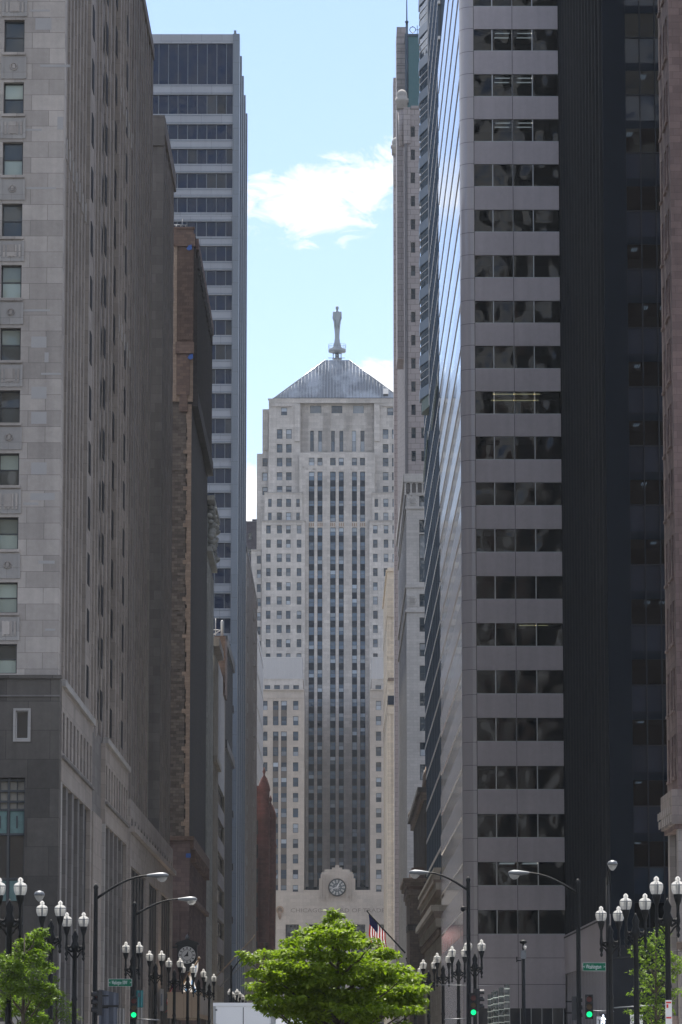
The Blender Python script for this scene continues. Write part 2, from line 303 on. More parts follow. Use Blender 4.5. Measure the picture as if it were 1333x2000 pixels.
# ------------------------------------------------------------------ mesh helpers
class MB:
    def __init__(s): s.v = []; s.f = []; s.m = []; s.mats = []; s.sm = []
    def mi(s, mat):
        if mat not in s.mats: s.mats.append(mat)
        return s.mats.index(mat)
    def quadbox(s, pts, mat):      # pts: 8 corners bottom loop then top loop
        b = len(s.v); s.v += [tuple(p) for p in pts]; i = s.mi(mat)
        for q in ((3, 2, 1, 0), (4, 5, 6, 7), (0, 1, 5, 4), (1, 2, 6, 5), (2, 3, 7, 6), (3, 0, 4, 7)):
            s.f.append(tuple(b + k for k in q)); s.m.append(i); s.sm.append(False)
    def box(s, x0, x1, y0, y1, z0, z1, mat):
        x0, x1 = min(x0, x1), max(x0, x1); y0, y1 = min(y0, y1), max(y0, y1); z0, z1 = min(z0, z1), max(z0, z1)
        s.quadbox([(x0, y0, z0), (x1, y0, z0), (x1, y1, z0), (x0, y1, z0), (x0, y0, z1), (x1, y0, z1), (x1, y1, z1), (x0, y1, z1)], mat)
    def poly(s, pts, mat, smooth=False):
        b = len(s.v); s.v += [tuple(p) for p in pts]; s.f.append(tuple(range(b, b + len(pts)))); s.m.append(s.mi(mat)); s.sm.append(smooth)
    def prism(s, pts, vec, mat):   # extrude a polygon by vec
        n = len(pts); b = len(s.v); vec = Vector(vec)
        s.v += [tuple(p) for p in pts] + [tuple(Vector(p) + vec) for p in pts]; i = s.mi(mat)
        s.f.append(tuple(b + k for k in range(n))); s.m.append(i); s.sm.append(False)
        s.f.append(tuple(b + n + k for k in reversed(range(n)))); s.m.append(i); s.sm.append(False)
        for k in range(n):
            s.f.append((b + k, b + n + k, b + n + (k + 1) % n, b + (k + 1) % n)); s.m.append(i); s.sm.append(False)
    def tube(s, pts, rad, mat, n=8, cap=True):
        pts = [Vector(p) for p in pts]
        if isinstance(rad, (int, float)): rad = [rad] * len(pts)
        rings = []; i = s.mi(mat)
        for k, p in enumerate(pts):
            d = (pts[min(k + 1, len(pts) - 1)] - pts[max(k - 1, 0)]).normalized()
            a = d.orthogonal().normalized() if k == 0 else (a - d * a.dot(d)).normalized()
            bb = d.cross(a); r = len(s.v); rings.append(r)
            for j in range(n):
                t = 2 * math.pi * j / n; s.v.append(tuple(p + a * (math.cos(t) * rad[k]) + bb * (math.sin(t) * rad[k])))
        for k in range(len(pts) - 1):
            for j in range(n):
                s.f.append((rings[k] + j, rings[k] + (j + 1) % n, rings[k + 1] + (j + 1) % n, rings[k + 1] + j)); s.m.append(i); s.sm.append(True)
        if cap:
            s.f.append(tuple(rings[0] + j for j in reversed(range(n)))); s.m.append(i); s.sm.append(False)
            s.f.append(tuple(rings[-1] + j for j in range(n))); s.m.append(i); s.sm.append(False)
    def lathe(s, c, prof, mat, n=16, sx=1, sy=1):
        c = Vector(c); i = s.mi(mat); b = len(s.v)
        for r, z in prof:
            for j in range(n):
                t = 2 * math.pi * j / n; s.v.append((c.x + math.cos(t) * r * sx, c.y + math.sin(t) * r * sy, c.z + z))
        for k in range(len(prof) - 1):
            for j in range(n):
                s.f.append((b + k * n + j, b + k * n + (j + 1) % n, b + (k + 1) * n + (j + 1) % n, b + (k + 1) * n + j)); s.m.append(i); s.sm.append(True)
        s.f.append(tuple(b + j for j in reversed(range(n)))); s.m.append(i); s.sm.append(False)
        s.f.append(tuple(b + (len(prof) - 1) * n + j for j in range(n))); s.m.append(i); s.sm.append(False)
    def disc(s, c, r, y0, y1, mat, n=28):       # disc facing -Y
        c = Vector(c); s.prism([(c.x + r * math.cos(2 * math.pi * k / n), y0, c.z + r * math.sin(2 * math.pi * k / n)) for k in range(n)], (0, y1 - y0, 0), mat)
    def mesh(s, name):
        me = bpy.data.meshes.new(name); me.from_pydata(s.v, [], s.f)
        for m_ in s.mats: me.materials.append(m_)
        me.polygons.foreach_set('material_index', s.m); me.polygons.foreach_set('use_smooth', s.sm); me.update()
        return me
    def obj(s, name, parent=None):
        o = bpy.data.objects.new(name, s.mesh(name)); C.objects.link(o)
        if parent is not None: o.parent = parent; o.location = -Vector(parent.location)
        return o
def tag(o, label=None, cat=None, group=None, kind=None):
    if label: o['label'] = label
    if cat: o['category'] = cat
    if group: o['group'] = group
    if kind: o['kind'] = kind
    return o
def thing(name, label, cat, loc=(0, 0, 0), group=None, rz=0):
    o = bpy.data.objects.new(name, None); C.objects.link(o); o.location = loc; o.rotation_euler.z = rz
    return tag(o, label, cat, group)
def local(mb, name, parent):       # part built in the thing's own coordinates
    o = bpy.data.objects.new(name, mb.mesh(name)); C.objects.link(o); o.parent = parent; return o
def copy_tree(o, parent=None):
    c = o.copy(); C.objects.link(c)
    if parent is not None: c.parent = parent
    for ch in list(o.children): copy_tree(ch, c)
    return c
def text_mesh(body, size, mat, depth=.02):
    cu_ = bpy.data.curves.new('t', 'FONT'); cu_.body = body; cu_.size = size; cu_.extrude = depth; cu_.align_x = 'CENTER'; cu_.align_y = 'CENTER'; cu_.resolution_u = 2
    o = bpy.data.objects.new('t', cu_); C.objects.link(o)
    bpy.context.view_layer.update()
    me = bpy.data.meshes.new_from_object(o.evaluated_get(bpy.context.evaluated_depsgraph_get()))
    me.materials.clear(); me.materials.append(mat); bpy.data.objects.remove(o); return me
def text_obj(name, body, size, loc, parent, mat, depth=.02, width=None):
    me = text_mesh(body, size, mat, depth); o = bpy.data.objects.new(name, me); C.objects.link(o); o.parent = parent
    o.location = Vector(loc) - Vector(parent.location); o.rotation_euler = (math.pi / 2, 0, 0)
    if width:
        xs = [v.co.x for v in me.vertices]; o.scale.x = width / (max(xs) - min(xs))
    return o
# faces: map (u, z, d) to the world; d is outwards
class Face:
    def __init__(s, kind, at): s.k = kind; s.a = at
    def pt(s, u, z, d):
        if s.k == 'N': return (u, s.a - d, z)          # faces the camera (-Y)
        if s.k == 'E': return (s.a + d, u, z)          # faces +X
        return (s.a - d, u, z)                         # 'W' faces -X
    def box(s, mb, u0, u1, z0, z1, d0, d1, mat):
        a = s.pt(u0, z0, d0); b = s.pt(u1, z1, d1); mb.box(a[0], b[0], a[1], b[1], a[2], b[2], mat)
WCACHE = {}
def window_mesh(k, w, h, style, gm, fm):
    key = (k, round(w, 2), round(h, 2), style, gm, fm)
    if key in WCACHE: return WCACHE[key]
    mb = MB(); F = Face(k, 0); g = M[gm]; f = M[fm]
    fill_window(mb, F, 0, 0, w, h, style, g, f)
    WCACHE[key] = mb.mesh('window'); return WCACHE[key]
def fill_window(mb, F, u, z, w, h, style, g, f, d=0):
    def bx(u0, u1, z0, z1, d0, d1, m_): F.box(mb, u + u0, u + u1, z + z0, z + z1, d + d0, d + d1, m_)
    if style == 'sash':
        t = min(.09, w * .07)
        bx(t, w - t, t, h / 2 - t * .4, .0, .03, g); bx(t, w - t, h / 2 + t * .4, h - t, .02, .05, g)
        bx(0, t, 0, h, 0, .09, f); bx(w - t, w, 0, h, 0, .09, f); bx(t, w - t, 0, t, 0, .09, f); bx(t, w - t, h - t, h, 0, .09, f); bx(t, w - t, h / 2 - t * .4, h / 2 + t * .4, 0, .08, f)
    elif style == 'band':                                 # one big pane with slim border
        t = .05
        bx(t, w - t, t, h - t, 0, .03, g); bx(0, t, 0, h, 0, .07, f); bx(w - t, w, 0, h, 0, .07, f); bx(t, w - t, 0, t, 0, .07, f); bx(t, w - t, h - t, h, 0, .07, f)
    else:
        bx(0, w, 0, h, 0, .03, g)
class Bld:
    def __init__(s, name, label, loc, cat='building'):
        s.r = thing(name, label, cat, loc); s.win = []
    def part(s, name, mb, label=None):
        if not mb.v: return None
        o = mb.obj(name, s.r)
        if label: o['label'] = label
        return o
    def each(s, name, mb, cap=100):
        # one part per separate piece: boxes whose bounds touch stay together
        n = len(mb.v); par = list(range(n))
        def fd(a):
            while par[a] != a: par[a] = par[par[a]]; a = par[a]
            return a
        for f in mb.f:
            for k in f[1:]: par[fd(k)] = fd(f[0])
        isl = {}
        for i in range(n): isl.setdefault(fd(i), []).append(i)
        bb = []
        for r_, ix in isl.items():
            P_ = [mb.v[i] for i in ix]; bb.append([r_, [min(p[a] for p in P_) - .03 for a in range(3)], [max(p[a] for p in P_) + .03 for a in range(3)]])
        for i in range(len(bb)):
            for j in range(i + 1, len(bb)):
                if all(bb[i][1][a] <= bb[j][2][a] and bb[j][1][a] <= bb[i][2][a] for a in range(3)): par[fd(bb[j][0])] = fd(bb[i][0])
        gr = {}
        for k, f in enumerate(mb.f): gr.setdefault(fd(f[0]), []).append(k)
        for ks in gr.values():
            m2_ = MB(); m2_.mats = list(mb.mats); mp = {}
            for k in ks:
                q = []
                for i in mb.f[k]:
                    if i not in mp: mp[i] = len(m2_.v); m2_.v.append(mb.v[i])
                    q.append(mp[i])
                m2_.f.append(tuple(q)); m2_.m.append(mb.m[k]); m2_.sm.append(mb.sm[k])
            s.part(name, m2_)
    def window(s, F, u0, u1, z0, z1, style='sash', d=-.35, gm='sashglass', fm='dark_frame'):
        s.win.append((F, u0, u1, z0, z1, style, d, gm, fm))
    def grid(s, mb, F, u0, u1, z0, z1, cols, rows, mat, depth=.4, style='sash', gm='sashglass', fm='dark_frame', spmat=None, sprec=0, sill=None, skip=None):
        cols = sorted(cols); rows = sorted(rows)
        e = u0
        for a, b in cols:
            if a - e > .01: F.box(mb, e, a, z0, z1, -depth, 0, mat)
            e = b
        if u1 - e > .01: F.box(mb, e, u1, z0, z1, -depth, 0, mat)
        for a, b in cols:
            e = z0
            for ra, rb in rows:
                if ra - e > .01: F.box(mb, a, b, e, ra, -depth, -sprec, spmat or mat)
                if sill: F.box(mb, a - .08, b + .08, ra - .14, ra, .003, .12, sill)
                if not (skip and skip(a, ra)): s.window(F, a, b, ra, rb, style, -depth + .02, gm, fm)
                e = rb
            if z1 - e > .01: F.box(mb, a, b, e, z1, -depth, -sprec, spmat or mat)
    def finish(s, limit=100):
        def score(w):
            F, u0, u1, z0, z1 = w[:5]; p = Vector(F.pt((u0 + u1) / 2, (z0 + z1) / 2, 0)); n = Vector({'N': (0, -1, 0), 'E': (1, 0, 0), 'W': (-1, 0, 0)}[F.k]); v = EYE - p
            c_ = n.dot(v.normalized())
            x = FPX * p.x / p.y; y_ = (p.z - 1.7) / p.y * FPX
            vis = 1 if (-680 < x < 690 and 40 < y_ < 2120 and c_ > 0) else .001
            return -(u1 - u0) * (z1 - z0) * max(c_, .0001) / v.length_squared * vis
        s.win.sort(key=score)
        for w in s.win[:limit]:
            F, u0, u1, z0, z1, style, d, gm, fm = w
            o = bpy.data.objects.new('window', window_mesh(F.k, u1 - u0, z1 - z0, style, gm, fm)); C.objects.link(o)
            o.parent = s.r; o.location = Vector(F.pt(u0, z0, d)) - Vector(s.r.location)
        if s.win[limit:]:
            mb = MB()
            for F, u0, u1, z0, z1, style, d, gm, fm in s.win[limit:]:
                fill_window(mb, F, u0, z0, u1 - u0, z1 - z0, 'x' if style != 'sash' else 'sash', M[gm], M[fm], d)
            o = mb.obj('window', s.r); o['kind'] = 'stuff'
def spans(a, b, n, frac):       # n openings of given fraction, evenly spaced
    p = (b - a) / n; g = p * (1 - frac) / 2
    return [(a + i * p + g, a + (i + 1) * p - g) for i in range(n)]
def every(z0, z1, pitch, h, off=0):
    r = []; z = z0 + off
    while z + h < z1: r.append((z, z + h)); z += pitch
    return r
# ------------------------------------------------------------------ ground
def struct(name, mb): o = mb.obj(name); o['kind'] = 'structure'; return o
g = MB(); g.box(-700, 700, -300, 1500, -.6, 0, M['asphalt']); struct('ground', g)
g = MB(); g.box(-10.0, 6.4, 170, 880, .004, .008, M['asphalt']); g.box(-10, 10, -290, 169.9, .004, .008, M['asphalt']); struct('road', g)
g = MB()
for (y0, y1) in ((-290, 150), (188, 320), (352, 498), (532, 650), (655, 760), (775, 878)):
    g.box(-14, -10.2, y0, y1, 0, .14, M['concrete'])
for (y0, y1) in ((-290, 150),): g.box(10.2, 18, y0, y1, 0, .14, M['concrete'])
for (y0, y1) in ((190, 440), (448, 535), (541, 612), (620, 760), (774, 878)): g.box(6.6, 18.1 if y0 < 200 else 10, y0, y1 if y0 > 200 else 297, 0, .14, M['concrete'])
struct('pavement', g)
g = MB()
for (y0, y1) in ((-290, 150), (188, 320), (352, 498), (532, 650), (655, 760), (775, 878)): g.box(-10.2, -10.02, y0, y1, 0, .15, M['kerbstone'])
g.box(10.02, 10.2, -290, 150, 0, .15, M['kerbstone'])
for (y0, y1) in ((190, 440), (448, 535), (541, 612), (620, 760), (774, 878)): g.box(6.42, 6.6, y0, y1, 0, .15, M['kerbstone'])
struct('kerb', g)
g = MB()
for i in range(90): g.box(-.08, .08, -200 + i * 12, -197 + i * 12, .009, .013, M['paint'])
for i in range(9): g.box(-9 + i * 2, -8.2 + i * 2, 152, 155, .009, .013, M['paint']); g.box(-9 + i * 1.7, -8.3 + i * 1.7, 184, 187, .009, .013, M['paint'])
struct('road_marking', g)
# ================================================================== LEFT SIDE
XL = -14.0
def yl(px, py=1400, X=XL): return PX(px, py, X).y
def zat(px, py, Y): return PY(px, py, Y).z
# ---- near left: grey limestone office building with the ribbed street front
yA0 = yl(117, 1000); yA1 = yl(250)
b = Bld('ribbed_limestone_building', 'tall grey limestone building nearest on the left, ribbed street front, dark stone base', (XL - 20, yA0, 0))
N_ = Face('N', yA0); E_ = Face('E', XL)
zB = zat(60, 1327, yA0); TOPA = 96.0
zS_ = zat(115, 1337, yA0)
core = MB(); core.box(XL - 45, XL - 1.2, yA0 + .5, yA1, 0, TOPA, M['limestone'])
core.box(XL - 1.2, XL - .4, yA0 + 1.3, yA1, zS_, TOPA, M['limestone_side'])
b.part('core', core)
w = MB()
rows = []
for (yt, ybm) in ((38, 102), (160, 222), (277, 342), (397, 462), (517, 582), (640, 704), (762, 826), (885, 948), (1010, 1073), (1137, 1197), (1258, 1316)):
    rows.append((zat(25, ybm, yA0), zat(25, yt, yA0)))
for k in range(1, 8): rows.append((rows[0][0] + 3.13 * k, rows[0][1] + 3.13 * k))
xw1 = PY(40, 700, yA0).x; xw0 = xw1 - 1.04
cols = [(xw0 - 3.2 * k, xw1 - 3.2 * k) for k in range(4)]
b.grid(w, N_, XL - 14, XL - 1.7, zB, TOPA, cols, rows, M['limestone'], .45, 'sash', 'greenblind', 'dark_frame', sill=M['limestone'])
w.box(XL - 45, XL - 14, yA0 + .4, yA0 + .5, zB, TOPA, M['limestone'])
w.box(XL - 1.7, XL, yA0, yA0 + 1.2, zB, TOPA, M['limestone'])          # corner pier
b.part('wall', w)
# carved spandrel panels between the windows
for j in range(len(rows) - 1):
    rs = sorted(rows)
for j in range(len(rs) - 1):
    for k in range(2):
        p = MB(); a, c_ = rs[j][1], rs[j + 1][0]; u0, u1 = xw0 - 3.2 * k, xw1 - 3.2 * k; h = c_ - a; um = (u0 + u1) / 2
        N_.box(p, u0 - .12, u1 + .12, a + .18, c_ - .22, .004, .05, M['limestone_pale'])
        for (q0, q1) in ((u0 - .12, u0 + .0), (u1, u1 + .12)): N_.box(p, q0, q1, a + .18, c_ - .22, .052, .09, M['limestone_pale'])
        if j % 2:
            p.lathe((um, yA0 - .05, a + h * .5), [(0, 0)], M['limestone_pale'], 3) if False else None
            n_ = 14
            for q in range(n_):
                t0, t1 = 2 * math.pi * q / n_, 2 * math.pi * (q + 1) / n_
                p.tube([(um + .17 * math.cos(t0), yA0 - .08, a + h * .52 + .17 * math.sin(t0)), (um + .17 * math.cos(t1), yA0 - .08, a + h * .52 + .17 * math.sin(t1))], .035, M['limestone'], 5)
            N_.box(p, um - .07, um + .07, a + h * .46, a + h * .6, .05, .1, M['limestone'])
        else:
            for q in range(5): N_.box(p, u0 + .08 + q * .2, u0 + .18 + q * .2, a + .4, c_ - .42, .052, .085, M['limestone'])
            N_.box(p, um - .16, um + .16, a + h * .3, a + h * .72, .052, .1, M['limestone'])
        b.part('spandrel_panel', p)
# replaced pale stones
p = MB(); random.seed(3)
for (px, py, wd, hg) in ((78, 20, 40, 4), (108, 128, 60, 5), (85, 46, 32, 24), (118, 240, 12, 26), (65, 253, 34, 4), (80, 367, 60, 4), (70, 606, 56, 4), (76, 668, 30, 22), (91, 698, 8, 20), (100, 730, 40, 4),
                         (76, 767, 30, 24), (76, 816, 30, 24), (76, 915, 30, 24), (83, 970, 48, 14), (60, 984, 30, 5), (91, 1098, 32, 6), (98, 1230, 20, 4)):
    c_ = PY(px, py, yA0); N_.box(p, c_.x - wd / 78, c_.x + wd / 78, c_.z - hg / 78, c_.z + hg / 78, .003, .012, M['patch'])
b.each('replaced_stone', p)
# base on the side street face, darker than on the street front
w = MB()
z1 = zat(40, 1385, yA0); z0 = zat(40, 1450, yA0); xa, xb = PY(27, 1420, yA0).x, PY(61, 1420, yA0).x
zt = zat(40, 1520, yA0); xo = PY(50, 1560, yA0).x
w.box(XL - 14, xa, yA0 - .35, yA0 + .4, zt, zB, M['dark_stone']); w.box(xb, XL + .12, yA0 - .35, yA0 + .9, zt, zB, M['dark_stone'])
w.box(xa, xb, yA0 - .35, yA0 + .4, zt, z0, M['dark_stone']); w.box(xa, xb, yA0 - .35, yA0 + .4, z1, zB, M['dark_stone'])
w.box(xo, XL + .12, yA0 - .35, yA0 + .9, 0, zt, M['dark_stone'])
w.box(XL - 14, XL + .16, yA0 - .42, yA0 - .352, zB - .9, zB - .82, M['limestone_grey']); w.box(XL - 14, XL + .2, yA0 - .45, yA0 - .0, zB + .003, zB + .18, M['dark_stone'])
w.box(XL - 14, xo - 4.2, yA0 - .35, yA0 + .4, 0, zt, M['dark_stone'])
b.part('base', w)
F2 = Face('N', yA0)
b.window(F2, xa + .12, xb - .12, z0 + .15, z1 - .12, 'band', .05, 'darkglass', 'white_frame')
w = MB()
for (q0, q1, q2, q3) in ((xa, xa + .12, z0, z1), (xb - .12, xb, z0, z1), (xa + .12, xb - .12, z0, z0 + .15), (xa + .12, xb - .12, z1 - .12, z1)): F2.box(w, q0, q1, q2, q3, .0, .42, M['limestone_pale'])
b.part('window_surround', w)
# tall bronze window bay
w = MB(); c0 = xo - 4.2
F2.box(w, c0, xo, 0, zt, -.3, -.2, M['darkglass'])
zc0 = zat(40, 1582, yA0); zc1 = zat(40, 1630, yA0)
F2.box(w, c0, xo, zc0, zt - .1, -.19, -.15, M['curtain'])
for k in range(6): F2.box(w, c0 + k * .84 - .06 if k else c0, min(xo, c0 + k * .84 + .06), 0, zt, -.14, .1 if k % 2 else .02, M['dark_frame'])
for z in [zt - .12, zc0, zc1, zc1 - 2.2, zc1 - 4.4] + [zt - .12 - (zt - zc0) * q / 3 for q in (1, 2)]: F2.box(w, c0, xo, z - .05, z + .05, -.14, .03, M['dark_frame'])
for k in range(12): F2.box(w, c0 + k * .42 - .02, c0 + k * .42 + .02, zc0, zt, -.145, -.02, M['dark_frame'])
b.part('bay_window', w)
p = MB()
for k in range(5): F2.box(p, c0 + k * .84 + .08, c0 + k * .84 + .76, zc1 + .06, zc0 - .06, -.14, -.05, M['teal_panel'])
for k in range(5): F2.box(p, c0 + k * .84 + .38, c0 + k * .84 + .46, zc1 + .3, zc0 - .3, -.048, -.02, M['dark_frame'])
zt2 = zat(40, 1760, yA0)
for k in range(5): F2.box(p, c0 + k * .84 + .08, c0 + k * .84 + .76, zt2, zt2 + 1.0, -.14, -.05, M['teal_panel'])
b.each('teal_panel', p)
# street front: pavilions of deep ribs with recesses
def ribs(mb, F, y0, y1, z0, z1, pitch, wd, d0, d1, mat, wins=None, sp=None):
    y = y0
    while y + wd <= y1 + .01:
        F.box(mb, y, y + wd, z0, z1, d0, d1, mat)
        if wins is not None and y + pitch + .2 < y1:
            zz = z0 + 1
            while zz + 3 < z1:
                F.box(wins, y + wd, y + pitch, zz, zz + 1.25, d0, d0 + (d1 - d0) * .35, sp); zz += 3.13
        y += pitch
pav = [(yA0 + 1.2, yl(161), 2.45, .85, 0), (yl(172), yl(197), 2.7, .85, -.35), (yl(197), yl(224.5), 3.6, 1.2, -.9), (yl(224.5), yl(250), 3.1, 1.0, 0)]
zS = zat(115, 1337, yA0)
rb = MB(); spn = MB()
dpt = .13
for (a, c_, pt_, wd, off) in pav:
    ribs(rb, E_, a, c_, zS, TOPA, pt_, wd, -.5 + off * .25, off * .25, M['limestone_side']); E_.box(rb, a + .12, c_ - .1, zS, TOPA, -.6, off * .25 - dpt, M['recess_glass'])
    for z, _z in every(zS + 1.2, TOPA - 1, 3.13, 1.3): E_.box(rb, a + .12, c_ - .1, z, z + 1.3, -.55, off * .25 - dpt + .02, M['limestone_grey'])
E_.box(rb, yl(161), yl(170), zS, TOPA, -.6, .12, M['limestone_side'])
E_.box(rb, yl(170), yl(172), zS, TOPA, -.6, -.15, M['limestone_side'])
E_.box(rb, yA0 + .0, yA0 + 1.3, zS, TOPA, -.6, .14, M['limestone_side']) if False else None
# carved ends of the ribs (slight steps with height)
st = rb
for (a, c_, pt_, wd, off) in pav[:1] + pav[3:]:
    for z in (TOPA - 20, 62.0, 47.0):
        y = a
        while y + wd <= c_: E_.box(st, y + .1, y + wd - .1, z, z + 1.1, off * .25 + .003, off * .25 + .05, M['limestone_pale']); y += pt_
rb2 = st; b.part('rib', rb)
# base on the street: attic row over giant openings, twice
bs = MB(); za1 = zat(115, 1385, yA0); za0 = zat(115, 1465, yA0); zg = zat(117, 1525, yA0)
for (a, c_) in ((yA0 + .9, yl(176)), (yl(202), yl(247))):
    E_.box(bs, a, c_, za1, zS, -.6, .15, M['limestone_side']); E_.box(bs, a, c_, zg, za0, -.6, .15, M['limestone_side'])
    E_.box(bs, a, c_, zS - .0, zS + .35, .0, .32, M['limestone_pale']); E_.box(bs, a, c_, za0 - .35, za0 - .2, .15, .3, M['limestone_grey'])
    cl = spans(a, c_, 9, .5); E_.box(bs, a, cl[0][0], za0, za1, -.6, .15, M['limestone_side']); E_.box(bs, cl[-1][1], c_, za0, za1, -.6, .15, M['limestone_side'])
    for i in range(8): E_.box(bs, cl[i][1], cl[i + 1][0], za0, za1, -.6, .15, M['limestone_side'])
    for (q0, q1) in cl: b.window(E_, q0, q1, za0, za1, 'x', .07, 'darkglass', 'dark_frame')
    n_ = 5; E_.box(bs, a, a + .8, 0, zg, -.6, .15, M['limestone_pale']); E_.box(bs, c_ - 1.2, c_, 0, zg, -.6, .15, M['limestone_side'])
    pt_ = (c_ - a - 2) / n_
    for i in range(1, n_): E_.box(bs, a + .8 + pt_ * i - .9, a + .8 + pt_ * i + .4, 0, zg, -.6, .1, M['limestone_grey'])
    E_.box(bs, a + .7, c_ - 1.1, 0, zg + .1, -.65, -.1, M['recess_glass'])
a, c_ = yl(176), yl(202)
E_.box(bs, a, c_, 0, zS + .3, -.7, -.12, M['limestone_grey']); E_.box(bs, a + 2, c_ - 2, 0, zat(185, 1580, a), -.3, .1, M['limestone_side'])
b.part('street_base', bs)
for yy_, dd_ in ((yl(165.5), .122), (yl(198.5), -.05), (yl(222.5), -.2), (yl(238), .003)):
    for z, _z in every(zS + 1.2, TOPA - 3, 3.13, 1.7): b.window(E_, yy_ - .75, yy_ + .75, z, z + 1.75, 'x', dd_, 'recess_glass')
b.finish()
# ---- second left: paler-based building with a light court (two towers over one base)
yB0, yB1 = yl(251), yl(335)
HB = PX(291, 72, XL).z
b = Bld('twin_tower_stone_building', 'grey ribbed building with two wings and a light court, second from the left edge', (XL - 20, yB0, 0))
yc0, yc1 = yl(290), yl(315, 1000)
core = MB(); core.box(XL - 40, XL - .8, yB0, yc0, 0, HB, M['limestone_grey']); core.box(XL - 40, XL - .8, yc0, yB1, 0, zat(330, 1660, yB1) - 1, M['limestone_grey'])
core.box(XL - 40, XL - 22, yc0, yc1, 0, HB, M['limestone_grey']); core.box(XL - 40, XL - .8, yc1, yB1, 0, zat(310, 252, yc1), M['limestone_grey'])
core.box(XL - 40, XL - 1.4, yc1 + 1, yB1 - 1, 0, zat(310, 252, yc1) + .8, M['limestone_grey'])
b.part('core', core)
HB2 = zat(325, 262, yc1)
rb = MB(); spn = MB()
zP = zat(255, 1560, yB0)
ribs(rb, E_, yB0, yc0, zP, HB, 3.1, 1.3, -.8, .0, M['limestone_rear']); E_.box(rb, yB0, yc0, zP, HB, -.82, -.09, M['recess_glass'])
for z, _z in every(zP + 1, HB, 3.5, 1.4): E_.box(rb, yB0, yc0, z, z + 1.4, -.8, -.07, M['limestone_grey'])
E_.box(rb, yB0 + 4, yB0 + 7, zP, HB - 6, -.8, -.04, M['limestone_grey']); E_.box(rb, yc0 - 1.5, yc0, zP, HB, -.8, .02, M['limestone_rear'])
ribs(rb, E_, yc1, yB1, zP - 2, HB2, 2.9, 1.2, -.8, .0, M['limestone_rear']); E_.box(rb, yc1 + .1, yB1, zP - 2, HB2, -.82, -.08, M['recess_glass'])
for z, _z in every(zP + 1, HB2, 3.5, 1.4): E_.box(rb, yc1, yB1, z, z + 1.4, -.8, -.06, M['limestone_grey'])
E_.box(rb, yB0, yc0, HB, HB + .9, -.8, .1, M['limestone_rear']); E_.box(rb, yc1 + .01, yB1, HB2, HB2 + 1.4, -.8, .12, M['limestone_rear'])
b.part('rib', rb)
F3 = Face('N', yc1); cw = MB()
F3.box(cw, XL - 22, XL + .02, 0, HB2 + 1, 0, .25, M['limestone_grey'])
for k in range(15): F3.box(cw, XL - 4.2, XL - 1.3, 18 + k * 4.1, 18.25 + k * 4.1, .255, .33, M['limestone_rear'])
F3.box(cw, XL - 5, XL + .1, HB2 - 1, HB2 + 1.5, .26, .4, M['limestone_grey'])
b.part('court_wall', cw)
for k in range(15): b.window(F3, XL - 3.6, XL - 2.6, 19.5 + k * 4.1, 21.2 + k * 4.1, 'sash', .26, 'darkglass')
bs = MB()
zq1 = zP; zq0 = zat(255, 1625, yB0); zq2 = zat(257, 1690, yB0)
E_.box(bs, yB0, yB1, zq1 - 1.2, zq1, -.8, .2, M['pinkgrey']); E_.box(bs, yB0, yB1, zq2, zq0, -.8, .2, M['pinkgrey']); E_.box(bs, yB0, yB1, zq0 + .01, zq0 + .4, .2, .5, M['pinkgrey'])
cl = spans(yB0, yB1, 16, .45)
for i, (q0, q1) in enumerate(cl):
    E_.box(bs, (cl[i - 1][1] if i else yB0), q0, zq0, zq1 - 1.2, -.8, .2, M['pinkgrey']); b.window(E_, q0, q1, zq0 + .4, zq1 - 1.2, 'sash', .06, 'darkglass')
E_.box(bs, cl[-1][1], yB1, zq0, zq1 - 1.2, -.8, .2, M['pinkgrey'])
for (a, c_) in ((yB0, yB0 + 1.2), (yB0 + 21, yB0 + 25), (yB0 + 40, yB0 + 44), (yB1 - 1.2, yB1)): E_.box(bs, a, c_, 0, zq2, -.8, .2, M['pinkgrey'])
for (a, c_) in ((yB0 + 1.2, yB0 + 21), (yB0 + 25, yB0 + 40), (yB0 + 44, yB1 - 1.2)):
    E_.box(bs, a, c_, 0, zq2, -.8, .0, M['recess_glass']); n_ = int((c_ - a) / 3.6)
    for k in range(1, n_): E_.box(bs, a + (c_ - a) * k / n_ - .14, a + (c_ - a) * k / n_ + .14, 0, zq2, .002, .06, M['limestone_grey'])
b.part('street_base', bs); b.finish()
# ---- third left: brown terracotta building with scarred party wall
yC0 = yl(373, 1000); yC1 = yl(403.5, 1300)
b = Bld('brown_terracotta_building', 'brown terracotta building with sooty brick side wall, tan corner strip and blue tarps', (XL - 12, yC0, 0))
F4 = Face('N', yC0)
zt = PX(378, 470, XL + .5).z; zt = zat(360, 462, yC0); zm = zat(360, 785, yC0); zb = zat(360, 1634, yC0)
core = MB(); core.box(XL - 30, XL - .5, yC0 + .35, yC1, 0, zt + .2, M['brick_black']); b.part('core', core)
w = MB()
x0 = PY(330, 600, yC0).x; xq = PY(346, 600, yC0).x; xr = PY(372, 600, yC0).x; xe = PY(378, 600, yC0).x
F4.box(w, x0 - 16, xq, zm, zt - 1, 0, .3, M['terracotta_tan'])
F4.box(w, xq, xe, zm, zt - 1, 0, .12, M['terracotta_brown'])
for k in range(6): q = xq + .12 + k * .24; F4.box(w, q, q + .12, zm + 6, zt - 2.2, .12, .3, M['terracotta_brown'])
zc = zat(360, 680, yC0)
F4.box(w, xq - .1, xe + .1, zc - .6, zc + .5, .12, .6, M['terracotta_brown']); F4.box(w, xq, xr, zc - 4.6, zc - .7, .3, .42, M['terracotta_brown']); F4.box(w, xq + .3, xr - .2, zc - 6.2, zc - 4.6, .12, .36, M['terracotta_brown'])
F4.box(w, x0 - 16, xe, zm, zm + 4.5, .0, .2, M['terracotta_tan'])
